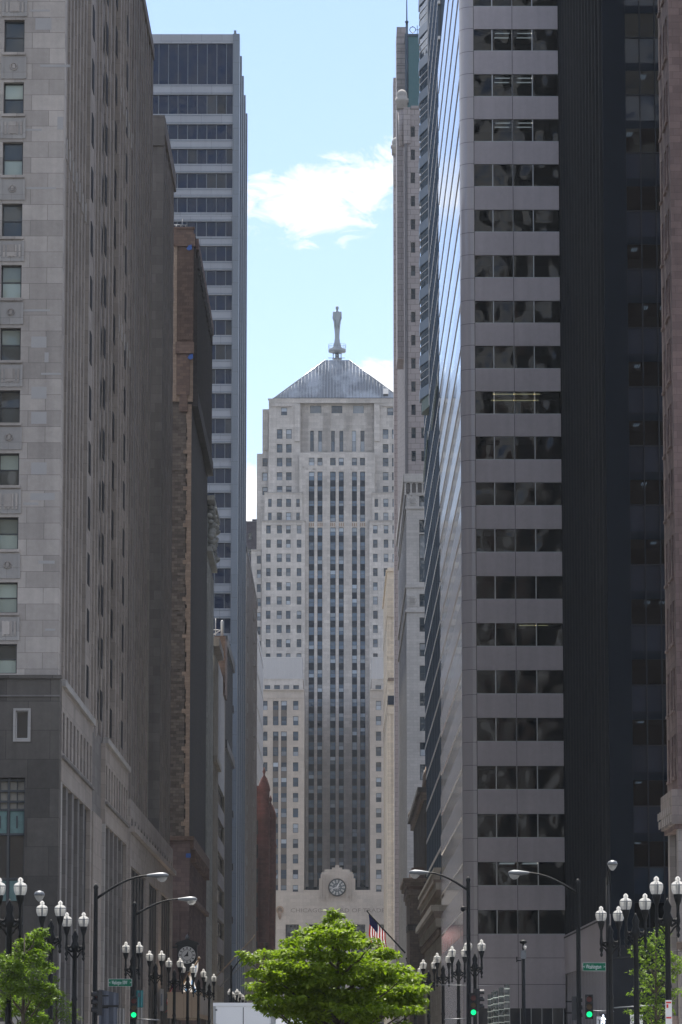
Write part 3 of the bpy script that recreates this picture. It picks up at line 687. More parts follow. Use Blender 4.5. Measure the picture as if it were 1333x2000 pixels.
F4.box(w, x0 - 16, xe + .15, zt - 1, zt + .2, .0, .45, M['terracotta_brown']); F4.box(w, x0 - 16, xe, zt + .2, zt + .7, 0, .3, M['terracotta_brown']); F4.box(w, x0 - 16, xe + .1, zt + .7, zt + .9, 0, .38, M['terracotta_brown'])
b.part('upper_front', w)
w = MB(); xs = PY(365, 1200, yC0).x
F4.box(w, x0 - 16, xs, zb, zm, -.2, .0, M['brick_sooty'])
random.seed(11); z = zb
while z < zm - .3:
    wd = random.uniform(0, .18); h = random.uniform(.35, .5); F4.box(w, xs - wd, XL + .02, z, z + h, .002, .06 + random.uniform(0, .02), M['terracotta_tan']); z += h
k = 0; z = zb + 1
while z < zm - 2: F4.box(w, xs - .42, xs, z, z + .38, .003, .055, M['terracotta_tan']); z += 3.55
for k in range(260):
    z = random.uniform(zb, zm); u = random.uniform(xs - 2.6, xs - .1); F4.box(w, u - random.uniform(.1, .5), u, z, z + random.uniform(.06, .2), .001, random.uniform(.02, .09), M['brick_sooty'])
b.part('party_wall', w)
w = MB(); EC = Face('E', XL)
zu = zm + 1
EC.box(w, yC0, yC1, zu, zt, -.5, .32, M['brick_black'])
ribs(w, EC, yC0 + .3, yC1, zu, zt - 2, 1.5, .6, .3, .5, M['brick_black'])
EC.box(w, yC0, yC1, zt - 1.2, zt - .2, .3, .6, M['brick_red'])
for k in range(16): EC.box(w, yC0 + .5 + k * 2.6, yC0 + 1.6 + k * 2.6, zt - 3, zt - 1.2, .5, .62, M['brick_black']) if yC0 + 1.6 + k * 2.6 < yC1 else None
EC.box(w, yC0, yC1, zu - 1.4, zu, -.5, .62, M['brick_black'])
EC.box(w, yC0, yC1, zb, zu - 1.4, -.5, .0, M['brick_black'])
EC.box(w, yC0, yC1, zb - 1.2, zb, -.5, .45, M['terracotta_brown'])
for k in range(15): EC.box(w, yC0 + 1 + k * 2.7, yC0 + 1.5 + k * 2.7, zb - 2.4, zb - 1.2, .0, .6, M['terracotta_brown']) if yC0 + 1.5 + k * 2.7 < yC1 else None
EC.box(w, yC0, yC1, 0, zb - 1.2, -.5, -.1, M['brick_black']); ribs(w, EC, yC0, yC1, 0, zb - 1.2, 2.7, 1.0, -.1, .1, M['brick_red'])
zz = zb - 6; EC.box(w, yC0, yC1, zz, zz + .4, .0, .4, M['terracotta_brown'])
b.part('street_front', w)
w = MB(); F4.box(w, x0 - 16, XL + .1, 0, zb, -.34, .1, M['brick_red']); F4.box(w, x0 - 16, XL + .5, zb - .4, zb, .1, .5, M['terracotta_brown'])
for k in range(10): F4.box(w, XL - .3 - k * .8, XL - .05 - k * .8, 0, zb - 6, .1, .22, M['brick_red'])
b.part('lower_front', w)
w = MB()
for (px, py) in ((371, 484), (373, 697)):
    c_ = PY(px, py, yC0); w.prism([(c_.x - .3, yC0 - .7, c_.z - .2), (c_.x - .05, yC0 - .75, c_.z - .4), (c_.x + .25, yC0 - .75, c_.z - .25), (c_.x + .2, yC0 - .7, c_.z + .2), (c_.x - .1, yC0 - .7, c_.z + .1)], (0, .15, 0), M['blue_tarp'])
c_ = PY(368, 1672, yC0); w.box(c_.x - .2, c_.x + .25, yC0 - .6, yC0 - .51, c_.z - .2, c_.z + .2, M['blue_tarp'])
b.each('tarp', w)
for z, _z in every(zm + 8, zt - 4, 3.5, 1.8):
    for k in range(4): b.window(EC, yC0 + 2 + k * 9, yC0 + 4 + k * 9, z, z + 1.8, 'sash', .33, 'darkglass')
eq = MB(); zr = zt + .9
for k in range(5): eq.tube([(XL - 2.6 + k * .45, yC0 + 3, zr), (XL - 2.6 + k * .45, yC0 + 3, zr + .9)], .05, M['galv'])
eq.tube([(XL - 2.9, yC0 + 3, zr + .9), (XL - .6, yC0 + 3, zr + .9)], .05, M['galv']); eq.tube([(XL - 2.2, yC0 + 3, zr), (XL - 1.6, yC0 + 3, zr + .9)], .05, M['galv']); eq.tube([(XL - 1.1, yC0 + 3, zr), (XL - 1.1, yC0 + 3, zr + 1.5)], .05, M['galv'])
b.part('roof_railing', eq); b.finish()
# ---- fourth left: pale terracotta building with jutting ornate cornice
yD0, yD1 = yC1 + .6, yl(415)
b = Bld('ornate_cornice_building', 'thin pale building with a jutting carved cornice just right of the brown terracotta building', (XL - 12, yD0, 0))
zD = zat(405, 968, yD0); core = MB(); core.box(XL - 25, XL - .1, yD0, yD1, 0, zD, M['white_terracotta']); b.part('wall', core)
w = MB(); ED = Face('E', XL); ribs(w, ED, yD0, yD1, 0, zD - 7, 1.9, .9, -.1, .12, M['white_terracotta']); b.part('pilaster', w)
w = MB(); random.seed(5)
zz = PX(422, 1100, XL + .9).z
ED.box(w, yD0 - .3, yD1 + .4, zD - .5, zD, -.1, .75, M['white_terracotta'])
for k in range(46):
    y = random.uniform(yD0, yD1); z = random.uniform(zD - 5.5, zD - .6); r = random.uniform(.3, .65)
    w.lathe((XL + random.uniform(.1, .45), y, z), [(r * .3, -r * .7), (r * .8, -r * .3), (r * .85, .1), (r * .4, r * .6)], M['white_terracotta'], 7)
ED.box(w, yD0, yD1, zD - 6, zD - 5.5, -.1, .5, M['white_terracotta'])
b.part('cornice', w); b.finish()
# ---- fifth left: tan and grey striped building
yE0, yE1 = yl(416), yl(439.5)
b = Bld('tan_striped_building', 'mid-rise tan building with slanting-looking grey window bands, beyond the pale building with the jutting cornice', (XL - 12, yE0, 0))
zE = PX(422, 1262, XL).z; EE = Face('E', XL)
core = MB(); core.box(XL - 25, XL - .6, yE0, yE1, 0, zE - .5, M['tan_stone']); b.part('core', core)
w = MB(); ym = yl(425)
EE.box(w, yE0, ym, 0, zE - 1, -.6, 0, M['tan_stone']); ribs(w, EE, yE0, ym, 0, zE - 2, 2.4, 1.0, 0, .12, M['tan_stone'])
EE.box(w, yE0, ym, zE - 1, zE, -.6, .7, M['limestone_side']); EE.box(w, yE0, ym, zE - 14, zE - 13.3, 0, .5, M['tan_stone'])
zF_ = zE - 1; z = 9.0
EE.box(w, ym, ym + .9, 0, zF_ + 1.6, -.6, .05, M['tan_stone']); EE.box(w, yE1 - .9, yE1, 0, zF_, -.6, .05, M['tan_stone'])
while z + 4 < zF_ - 12:
    EE.box(w, ym + .9, yE1 - .9, z, z + 1.75, -.6, 0, M['limestone_side'])
    for k in range(7): b.window(EE, ym + 1 + k * (yE1 - ym - 2) / 7, ym + .9 + (k + 1) * (yE1 - ym - 2) / 7, z + 1.75, z + 3.9, 'band', -.35, 'darkglass')
    z += 3.9
EE.box(w, ym + .9, yE1 - .9, z, zF_, -.6, 0, M['limestone_pale'])
EE.box(w, ym, yE1, 0, 1.0, -.6, .1, M['tan_stone'])
for k in range(8): EE.box(w, ym + k * (yE1 - ym) / 8, ym + k * (yE1 - ym) / 8 + .8, 1, 9, -.6, .05, M['tan_stone'])
b.part('wall', w)
ph = MB(); zp = zat(430, 1242, yE1 - 8); ph.box(PY(419, 1260, yE1 - 8).x, PY(443, 1260, yE1 - 8).x - .15, yE1 - 8, yE1, zE - 3, zp, M['terracotta_brown'])
b.part('penthouse', ph)
eq = MB(); c_ = PY(434, 1240, yE1 - 7); eq.lathe((c_.x, c_.y, c_.z - .1), [(.16, 0), (.18, 1.7), (.1, 1.9)], M['white_frame'], 10)
eq.tube([PY(417, 1240, yE1 - 7), PY(433, 1230, yE1 - 7)], .07, M['white_frame']); eq.tube([PY(417, 1230, yE1 - 7), PY(431, 1231, yE1 - 7)], .05, M['white_frame']); eq.tube([PY(421.5, 1244, yE1 - 7), PY(421.5, 1208, yE1 - 7)], .05, M['white_frame'])
b.part('rooftop_vent', eq); b.finish()
# ---- sixth left: black-blue building before the blue-grey tower
yK0, yK1 = yE1 + .8, yl(455.5)
b = Bld('black_stone_building', 'dark blue-black building in deep shade, directly in front of the banded blue-grey office tower', (XL - 12, yK0, 0))
zK = PX(441, 1243, XL).z; EK = Face('E', XL); w = MB()
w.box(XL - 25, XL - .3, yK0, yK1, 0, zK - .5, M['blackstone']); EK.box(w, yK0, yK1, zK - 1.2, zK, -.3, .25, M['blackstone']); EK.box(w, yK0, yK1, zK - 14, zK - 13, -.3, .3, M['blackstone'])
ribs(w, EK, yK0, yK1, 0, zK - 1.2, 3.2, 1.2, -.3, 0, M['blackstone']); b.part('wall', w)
for z, _z in every(4, zK - 3, 3.7, 1.9):
    for k in range(10): b.window(EK, yK0 + 1.4 + k * 3.2, yK0 + 3.0 + k * 3.2, z, z + 1.9, 'band', -.29, 'darkglass') if yK0 + 3 + k * 3.2 < yK1 else None
w = MB(); z = 18
while z < zK - 2: EK.box(w, yK1 - 2.2, yK1, z, z + .9, 0, .14, M['blackstone']); z += 7
b.part('balcony', w); b.finish()
# ---- seventh left: banded blue-grey office tower
yT0 = PX(468.5, 80, XL).y; yT1 = PX(484, 220, XL).y
b = Bld('banded_office_tower', 'tall blue-grey office tower with pale horizontal bands and dark ribbon windows on its north face', (XL - 15, yT0, 0))
FT = Face('N', yT0); zT = zat(400, 66, yT0)
xc = PY(454, 400, yT0).x
core = MB(); core.box(XL - 34, XL - 1.2, yT0 + .6, yT1, 0, zT - .4, M['marble_blue']); b.part('core', core)
w = MB(); 
tops = [184, 242, 290, 337.5, 385, 432, 480, 527.7, 576, 624.5, 672.5, 720, 768, 817, 865.6, 914.4, 962, 1012, 1060, 1110, 1159, 1207.7, 1257, 1306]
x_l = XL - 20
mx = [PY(q, 400, yT0).x for q in (440, 421, 401, 381, 361.5, 342, 322.5, 303, 283.5)] ; pit = mx[0] - mx[1]
e = zat(400, 84, yT0); FT.box(w, x_l, xc, e, zT, -.5, 0, M['marble_pale'])
lv0 = zat(400, 164, yT0); e2 = lv0
lou = MB()
FT.box(lou, x_l, xc, lv0, e, -.5, -.35, M['blueglass'])
q = xc - pit * .66
while q > x_l: FT.box(lou, q - .04, q + .04, lv0, e, -.35, -.2, M['marble_blue']); q -= pit
b.part('louvre_band', lou)
for t_ in tops:
    zt_ = zat(400, t_, yT0); FT.box(w, x_l, xc, zt_, e2, -.5, 0, M['marble_pale'])
    FT.box(w, x_l, xc, e2 - .28, e2 - .16, 0.0, .05, M['marble_blue']); FT.box(w, x_l, xc, zt_ + .16, zt_ + .28, 0.0, .05, M['marble_blue'])
    zb_ = zat(400, t_ + 29.5 * (38 / 29.5 if t_ == 184 else 1), yT0)
    q = xc
    cols = [(xc - pit * .66, xc)]; q = xc - pit * .66
    while q - pit > x_l: cols.append((q - pit, q)); q -= pit
    for (u0, u1) in cols[:9]: b.window(FT, u0 + .05, u1 - .05, zb_, zt_, 'x', -.42, 'blueglass', 'metal_grey'); FT.box(w, u0 - .04, u0 + .04, zb_, zt_, -.45, -.2, M['marble_blue'])
    e2 = zb_
FT.box(w, x_l, xc, 0, e2, -.5, 0, M['marble_pale'])
b.part('north_wall', w)
w = MB(); w.box(xc, XL, yT0 - .25, yT0 + 2.2, 0, zT, M['marble_blue']); b.part('corner_column', w)
w = MB(); ET = Face('E', XL)
n_ = 4; step = (yT1 - yT0 - 2.2) / n_
for k in range(n_):
    y = yT0 + 2.2 + k * step
    ET.box(w, y, y + step - 1.6, 0, zT - .6, -1.2, -.9, M['blueglass']); ET.box(w, y + step - 1.6, y + step, 0, zT, -1.2, 0, M['marble_blue'])
    for q in (1, 2): ET.box(w, y + q * step / 3.4, y + q * step / 3.4 + .3, 0, zT - .6, -.9, -.3, M['metal_grey'])
    z = 6
    while z < zT: ET.box(w, y, y + step - 1.6, z, z + 1.6, -.9, -.55, M['marble_blue']); z += 3.85
b.part('street_front', w); b.finish()
# ---- eighth left: beige-grey ribbed building
yG0, yG1 = yl(482), yl(502.5)
b = Bld('beige_ribbed_building', 'sliver of a beige-grey ribbed building just beyond the banded blue-grey tower', (XL - 12, yG0, 0))
zG = PX(483, 1066, XL).z; EG = Face('E', XL); w = MB(); w.box(XL - 25, XL - .5, yG0, yG1, 0, zG - .3, M['pinkgrey'])
ribs(w, EG, yG0, yG1, 0, zG, 4.2, 2.2, -.5, 0, M['pinkgrey']); EG.box(w, yG0, yG1, zG - 1, zG, -.5, .06, M['limestone_pale']); b.part('wall', w)
for z, _z in every(4, zG - 3, 3.9, 2.1):
    for k in range(17): b.window(EG, yG0 + 2.3 + k * 4.2, yG0 + 4.1 + k * 4.2, z, z + 2.1, 'sash', -.45, 'sashglass') if yG0 + 4.1 + k * 4.2 < yG1 else None
w = MB()
for z, _z in every(6, zG - 3, 3.9, 1.2): EG.box(w, yG0 + 1, yG0 + 2.0, z, z + 1.5, .005, .2, M['limestone_pale']); EG.box(w, yG0 + 44, yG0 + 47, z, z + 1.6, .005, .25, M['limestone_pale'])
b.each('balconette', w); b.finish()
# ---- ninth left: oxblood sandstone building with turret
XR_ = XL + .9; yR0 = PX(513, 1600, XR_).y; yR1 = PX(526, 1600, XR_).y
b = Bld('red_sandstone_building', 'x', (XR_ - 12, yR0, 0))
b.r['label'] = 'dark red sandstone building with a rounded turret, left foot of the clock skyscraper'
FR = Face('N', yR0); ER = Face('E', XR_); zR = zat(508, 1535, yR0); w = MB()
w.box(XR_ - 20, XR_ - .2, yR0, yR1, 0, zR - 1, M['sandred']); FR.box(w, XR_ - 20, XR_, zR - 1, zR, 0, .3, M['sandred']); ER.box(w, yR0, yR1, zR - 1.2, zR, -.2, .3, M['sandred'])
ER.box(w, yR0, yR1, zat(508, 1765, yR0), zat(508, 1765, yR0) + .8, -.2, .5, M['sandred']); ER.box(w, yR0, yR1, zat(508, 1620, yR0), zat(508, 1620, yR0) + .6, -.2, .5, M['sandred'])
for k in range(14): ER.box(w, yR0 + 1 + k * 5.2, yR0 + 2.6 + k * 5.2, 0, zR, -.2, .12, M['sandred']) if yR0 + 2.6 + k * 5.2 < yR1 else None
b.part('wall', w)
for z, _z in every(5, zR - 4, 4.2, 2.4):
    for k in range(4): b.window(FR, XR_ - 1.6 - k * 1.6, XR_ - .8 - k * 1.6, z, z + 2.4, 'sash', .02, 'darkglass')
w = MB(); c_ = PY(516, 1600, yR0 + .5); zc = zat(516, 1512, yR0) - 3.2
prof = [(.9, -26), (1.0, -10), (1.15, -9.6), (1.0, -9.2), (1.0, -5), (1.2, -4.6), (1.0, -4.2), (.95, 0), (1.1, .4), (.95, 1.2), (.6, 2.3), (.2, 2.9), (.12, 3.2), (.3, 3.6), (.05, 4.4)]
w.lathe((c_.x, yR0 + .3, zc), prof, M['sandred'], 14); w.lathe((c_.x + .9, yR0 + 14, zc - 4), prof, M['sandred'], 12)
b.each('turret', w); b.finish()
# ---- far silver panelled block and purple brick block
X2 = -17.2; b = Bld('silver_panel_building', 'plain silver-grey panelled wall seen in a thin wedge above the red sandstone building', (X2 - 10, 800, 0))
ys0, ys1 = PX(503, 1300, X2).y, PX(514.5, 1300, X2).y; zs = PX(507, 1252, X2).z; w = MB(); w.box(X2 - 20, X2, ys0, ys1, 0, zs, M['metal_grey'])
for k in range(12): Face('E', X2).box(w, ys0, ys1, 8 + k * 7.3, 8.4 + k * 7.3, .0, .12, M['white_frame'])
b.part('wall', w); b.finish()
YP = 985; b = Bld('purple_brick_building', 'distant dark purple brick block showing between the banded tower and the clock tower skyscraper', (-25, YP, 0))
w = MB(); a = PY(470, 1100, YP).x; c_ = PY(503, 1100, YP).x; zz = zat(490, 1018, YP); w.box(a - 14, c_, YP, YP + 20, 0, zz, M['purple_far']); w.box(a - 3, a + 1.6, YP - .3, YP + 1, zz - 1, zz + .0, M['purple_far'])
w.box(c_ - 1.4, c_, YP - .4, YP, zz + .01, zz + .5, M['purple_far']); b.part('wall', w); FP_ = Face('N', YP)
for z, _z in every(zz - 26, zz - 1, 4.2, 1.9):
    for k in range(4): b.window(FP_, c_ - 2.4 - k * 2, c_ - 1.5 - k * 2, z, z + 1.9, 'sash', .02, 'darkglass')
b.finish()
# ================================================================== THE END TOWER
YW, YT = 892.0, 938.0           # fronts of the lower wings and of the tower
XC = PY(659, 1400, YT).x
b = Bld('clock_tower_skyscraper', 'pale limestone skyscraper closing the street, clock over its entrance, grey pyramid roof', (XC, YW, 0))
def X_(px, py, Y): return PY(px, py, Y).x
def cols_px(lst, py, Y, mirror=False):
    r = [(X_(a, py, Y), X_(c_, py, Y)) for a, c_ in lst]
    if mirror: r += [(2 * XC - q1, 2 * XC - q0) for q0, q1 in r]
    return r
def rows_px(lst, Y): return [(zat(659, bb, Y), zat(659, t_, Y)) for t_, bb in lst]
def flip(c_): return sorted([(2 * XC - q1, 2 * XC - q0) for q0, q1 in c_])
WG = 'cbotglass'
# core volumes
core = MB()
Yb = YT + 34
def vol(px, ytop, Y, extra=0.5):
    x = X_(px, ytop, Y); core.box(x, 2 * XC - x, Y + extra, Yb, 0, zat(659, ytop, Y) - .3, M['cbot'])
vol(526, 780, YT + 3.4); vol(513.5, 800, YT + 5); vol(502.5, 887, YT + 4); 
core.box(X_(513, 1020, YT), 2 * XC - X_(513, 1020, YT), YT - 2.0, Yb, 0, zat(659, 1020, YT - 3), M['cbot']) if False else None
b.part('core', core)
# central bay -------------------------------------------------
FCB = Face('N', YT); w = MB()
cb = [(603, 614), (620, 630), (645, 656), (662, 672), (688, 698), (704, 714)]
ca = cols_px(cb, 1400, YT); xl, xr_ = X_(584, 1400, YT), X_(734, 1400, YT)
ztop = zat(659, 884, YT)
zsa, zsb = zat(659, 1030, YT), zat(659, 1019, YT)
sr = [(894, 909)]; b.grid(w, FCB, xl, xr_, zat(659, 921, YT), ztop, ca, rows_px(sr, YT), M['cbot'], .5, 'sash', WG)
# carved frieze of the first row
for k in range(40):
    u = random.uniform(xl + .2, xr_ - .4); z = random.choice((zat(659, 891, YT), zat(659, 913, YT), zat(659, 917, YT))); FCB.box(w, u, u + .25, z, z + .3, .002, .08, M['cbot'])
strip1 = [(921, 938), (949, 959), (977, 988), (1004, 1018)]
strip2 = [(1030 + 27.75 * k, 1030 + 27.75 * k + (16 if k < 12 else 15)) for k in range(0, 9)] + [(1279.5 + 28.3 * k, 1279.5 + 28.3 * k + 15.5) for k in range(0, 16)]
strip2 = [r for r in strip2 if r[0] < 1722]
for (rw, z0_, z1_) in ((rows_px(strip1, YT), zsb, zat(659, 921, YT)), (rows_px(strip2, YT), 10, zsa)):
    b.grid(w, FCB, xl, xr_, z0_, z1_, ca, rw, M['cbot'], .75, 'sash', 'stripglass', 'blue_frame', M['bronze'], .5)
FCB.box(w, xl, xr_, zsa, zsb, -.75, 0, M['cbot'])
for a, c_ in ca:
    for q in range(3): FCB.box(w, a + q * .5 + .05, a + q * .5 + .3, zsa + .25, zsb - .25, .002, .12, M['terracotta_tan'])
for a, c_ in ((584, 600), (634, 641), (676, 684), (718, 734)):       # slim proud piers
    FCB.box(w, X_(a, 1400, YT) + .25, X_(c_, 1400, YT) - .25, 10, zat(659, 925, YT), .003, .22, M['cbot'])
b.part('central_bay', w)
# upper pavilions and recess -----------------------------------
YP1 = YT + 1.6; F1 = Face('N', YP1); w = MB()
rp = [(838, 857), (867, 884), (894, 911), (922, 938), (949, 963)]
zr0, zr1 = zat(659, 975, YP1), zat(659, 781, YP1)
xa, xb = X_(525, 900, YP1), X_(587, 900, YP1); pc = cols_px([(541, 552), (559, 570)], 900, YP1); sm = cols_px([(549, 561)], 900, YP1)
zmid = zat(659, 825, YP1)
for (a, c_, cc, ss) in ((xa, xb, pc, sm), (2 * XC - xb, 2 * XC - xa, flip(pc), flip(sm))):
    b.grid(w, F1, a, c_, zr0, zmid, cc, rows_px(rp, YP1), M['cbot'], .5, 'sash', WG)
    b.grid(w, F1, a, c_, zmid, zat(659, 787, YP1), ss, rows_px([(796, 811)], YP1), M['cbot'], .5, 'sash', WG)
F1.box(w, xa, 2 * XC - xa, zat(659, 787, YP1), zr1, -.5, .18, M['cbot'])
F1.box(w, xa - .2, 2 * XC - xa + .2, zr1, zr1 + .35, -.8, .3, M['cbot'])
for sgn in (0, 1):                                                # buttress strips beside the recess
    a, c_ = X_(576, 850, YP1), X_(586.5, 850, YP1)
    if sgn: a, c_ = 2 * XC - c_, 2 * XC - a
    F1.box(w, a, c_, zat(659, 862, YP1), zat(659, 791, YP1), .003, .55, M['cbot'])
    a, c_ = X_(530, 850, YP1), X_(570, 850, YP1)
    if sgn: a, c_ = 2 * XC - c_, 2 * XC - a
    F1.box(w, a, c_, zat(659, 794, YP1), zat(659, 788, YP1), .003, .4, M['cbot'])
b.part('upper_wall', w)
YR = YT + 3.2; F5 = Face('N', YR); w = MB()
rc = cols_px([(606, 613.5), (622, 629.5), (647, 654.5), (663.5, 671), (688, 696), (704.5, 712.5)], 860, YR)
a, c_ = X_(586, 850, YR), X_(732, 850, YR); zs1 = zat(659, 808, YR)
b.grid(w, F5, a, c_, zat(659, 884, YR), zs1, rc, rows_px([(841, 882)], YR), M['cbot'], .5, 'sash', WG)
b.grid(w, F5, a, c_, zs1, zat(659, 787, YR), cols_px([(606, 628), (648, 669), (690, 711)], 800, YR), rows_px([(792, 807)], YR), M['cbot'], .5, 'band', WG)
for (p0, p1) in ((590, 603), (631, 645), (673, 687), (715, 729)):
    q = X_(p0, 850, YR)
    while q < X_(p1, 850, YR): F5.box(w, q, q + .13, zat(659, 882, YR), zat(659, 806, YR), .003, .16, M['cbot']); q += .26
b.part('upper_recess_wall', w)
YS = YT + 5; w = MB(); F6 = Face('N', YS); w.box(X_(513, 850, YS), 2 * XC - X_(513, 850, YS), YS, YS + .5, 20, zat(659, 799, YS), M['cbot'])
F6.box(w, X_(515, 850, YS), X_(524, 850, YS), zat(659, 880, YS), zat(659, 806, YS), .003, .5, M['cbot']); b.each('shoulder_wall', w)
YS = YT + 4; F7 = Face('N', YS); w = MB()
sc_ = cols_px([(513, 523)], 930, YS); a, c_ = X_(502, 930, YS), X_(526, 930, YS); rr = rows_px([(895 + 28 * k, 911 + 28 * k) for k in range(3)], YS)
b.grid(w, F7, a, c_, 15, zat(659, 886, YS), sc_, rr, M['cbot'], .5, 'sash', WG); b.grid(w, F7, 2 * XC - c_, 2 * XC - a, 15, zat(659, 886, YS), flip(sc_), rr, M['cbot'], .5, 'sash', WG)
b.each('shoulder_wall', w)
# setback wings --------------------------------------------------
def wing(px0, px1, ytop, ybot, Y, cl, rws, name='setback_wall', py=1100):
    F = Face('N', Y); w = MB(); a, c_ = X_(px0, py, Y), X_(px1, py, Y); cc = cols_px(cl, py, Y); rr = rows_px(rws, Y)
    z1_ = zat(659, ytop, Y); z0_ = zat(659, ybot, Y)
    for (p, q, k) in ((a, c_, cc), (2 * XC - c_, 2 * XC - a, flip(cc))):
        b.grid(w, F, p, q, z0_, z1_, k, rr, M['cbot'], .45, 'sash', WG)
        F.box(w, p - .1, q + .1, z1_, z1_ + .25, -3.5, .3, M['limestone_pale']); F.box(w, p, q, z1_ - .25, z1_ - .003, .003, .16, M['cbot']); w.box(p, q, Y + .45, Y + 6, z0_, z1_, M['cbot'])
        n_ = int((q - p) / .9)
        for i in range(n_): F.box(w, p + i * (q - p) / n_ + .1, p + (i + 1) * (q - p) / n_ - .1, z1_ - .9, z1_ - .35, .003, .09, M['cbot'])
    b.each(name, w)
wing(517, 591, 963, 1025, YT - .9, [(524, 531), (541, 551), (559, 569), (579, 586)], [(974, 990), (1001, 1016)], py=990)
rws = [(1026 + 27.8 * k, 1042 + 27.8 * k) for k in range(12)]
wing(511.5, 596, 1018, 1420, YT - 1.8, [(520, 529), (541, 551), (559, 568), (580, 589)], rws)
wing(491, 511, 1075, 1420, YT - .2, [(502, 510)], [(1085 + 27.8 * k, 1101 + 27.8 * k) for k in range(11)])
# lower wings ----------------------------------------------------
FW = Face('N', YW); w = MB()
zcor = zat(659, 1349, YW); zbs = zat(659, 1742, YW)
r0 = [(1369 + 30 * k, 1387 + 30 * k) for k in range(13)]
wl0, wl1 = X_(500, 1550, YW), X_(594.5, 1550, YW)
side = cols_px([(513.5, 522.5), (572.5, 583)], 1550, YW); mid = cols_px([(533, 544), (549, 560.5)], 1550, YW)
rr = rows_px(r0, YW)
for mir in (0, 1):
    a, c_ = (wl0, wl1) if not mir else (2 * XC - wl1, 2 * XC - wl0)
    sd_ = side if not mir else flip(side); md = mid if not mir else flip(mid)
    x1_, x2_ = min(md[0][0], md[1][0]) - .5, max(md[0][1], md[1][1]) + .5
    b.grid(w, FW, a, x1_, zbs, zcor, [k for k in sd_ if k[1] < x1_], rr, M['cbot_warm'], .45, 'sash', WG)
    b.grid(w, FW, x2_, c_, zbs, zcor, [k for k in sd_ if k[0] > x2_], rr, M['cbot_warm'], .45, 'sash', WG)
    b.grid(w, FW, x1_, x2_, zbs, zcor, md, [], M['cbot_warm'], .45) if False else None
    zz2, zz1 = rr[1][0], rr[0][1]                                      # two strips with brown spandrels
    b.grid(w, FW, x1_, x2_, zz2, zz1, md, rr[:2], M['cbot_warm'], .45, 'sash', WG, 'dark_frame', M['brown_spandrel'], .3)
    b.grid(w, FW, x1_, x2_, zbs + .3, rr[2][1], md, rr[2:], M['cbot_warm'], .45, 'sash', WG, 'dark_frame', M['brown_spandrel'], .3)
    FW.box(w, x1_, x2_, rr[2][1], zz2, -.45, 0, M['cbot_warm']); FW.box(w, x1_, x2_, zz1, zcor, -.45, 0, M['cbot_warm']); FW.box(w, x1_, x2_, zbs, zbs + .3, -.45, 0, M['cbot_warm'])
    FW.box(w, x1_ - .3, x2_ + .3, zbs - 1.0, zbs - .4, .003, .25, M['cbot_warm'])
    FW.box(w, a, c_, zcor, zcor + .3, -2, .35, M['cbot_warm']); FW.box(w, a, c_, zcor - 1.9, zcor - 1.6, .003, .1, M['cbot_warm'])
    # attic above the cornice
    at0, at1 = a + .4, c_ - .3; zt_ = zat(659, 1327, YW)
    acs = cols_px([(517, 528), (536, 547), (554, 565), (573, 584)], 1340, YW); acs = acs if not mir else flip(acs)
    FA = Face('N', YW + .6); b.grid(w, FA, at0, at1, zcor + .3, zt_, acs, rows_px([(1338, 1346)], YW), M['cbot'], .4, 'x', WG)
    w.box(a, c_, YW + .45, YT - 2, 0, zcor, M['cbot_warm']); w.box(at0, at1, YW + 1.1, YT - 2, zcor, zt_, M['cbot_warm'])
    w.box(at0 - .1, at1 + .1, YW + .5, YT - 2, zt_, zt_ + .2, M['cbot'])
b.each('wing_wall', w)
# louvred white plant screens on the wings
for mir in (0, 1):
    a, c_ = X_(511, 1300, YW + 1), X_(591, 1300, YW + 1)
    if mir: a, c_ = 2 * XC - c_, 2 * XC - a
    m_ = MB(); z0_, z1_ = zat(659, 1326, YW) , zat(659, 1283, YW)
    m_.box(a, c_, YW + 1, YW + 12, z0_, z1_, M['metal_grey']); m_.box(a - .05, c_ + .05, YW + .95, YW + 12.05, z1_ - .15, z1_ + .05, M['white_frame'])
    n_ = 9
    for k in range(1, n_): m_.box(a + (c_ - a) * k / n_ - .02, a + (c_ - a) * k / n_ + .02, YW + .96, YW + 1, z0_, z1_ - .16, M['white_frame'])
    b.part('plant_screen', m_)
# base with the clock ----------------------------------------------
w = MB(); zb0 = zat(659, 1806, YW); YBs = YW - .6; FB = Face('N', YBs)
bl, br = X_(505, 1780, YBs), 2 * XC - X_(505, 1780, YBs)
FB.box(w, bl, br, zb0, zbs - .05, -6, 0, M['cbot_warm'])
bc = cols_px([(522, 538), (558, 584)], 1830, YBs, True) + [(X_(604, 1830, YBs), X_(632, 1830, YBs)), (X_(644, 1830, YBs), X_(674, 1830, YBs)), (X_(686, 1830, YBs), X_(714, 1830, YBs))]
b.grid(w, FB, bl, br, 3, zb0, bc, [(4.0, zb0 - 9.2), (zb0 - 8.2, zb0 - .02)], M['cbot_warm'], .8, 'band', 'darkglass')
FB.box(w, bl, br, 0, 3, -.8, .3, M['dark_stone'])
zl = zat(659, 1741, YW); FB.box(w, wl1, 2 * XC - wl1, zbs - .05, zl + .25, -8, .05, M['cbot_warm'])
b.part('entrance_wall', w)
w = MB(); w.box(wl1, 2 * XC - wl1, YT - .6, YT - .3, zl, zat(659, 1733, YT), M['bronze']); b.part('court_parapet', w)
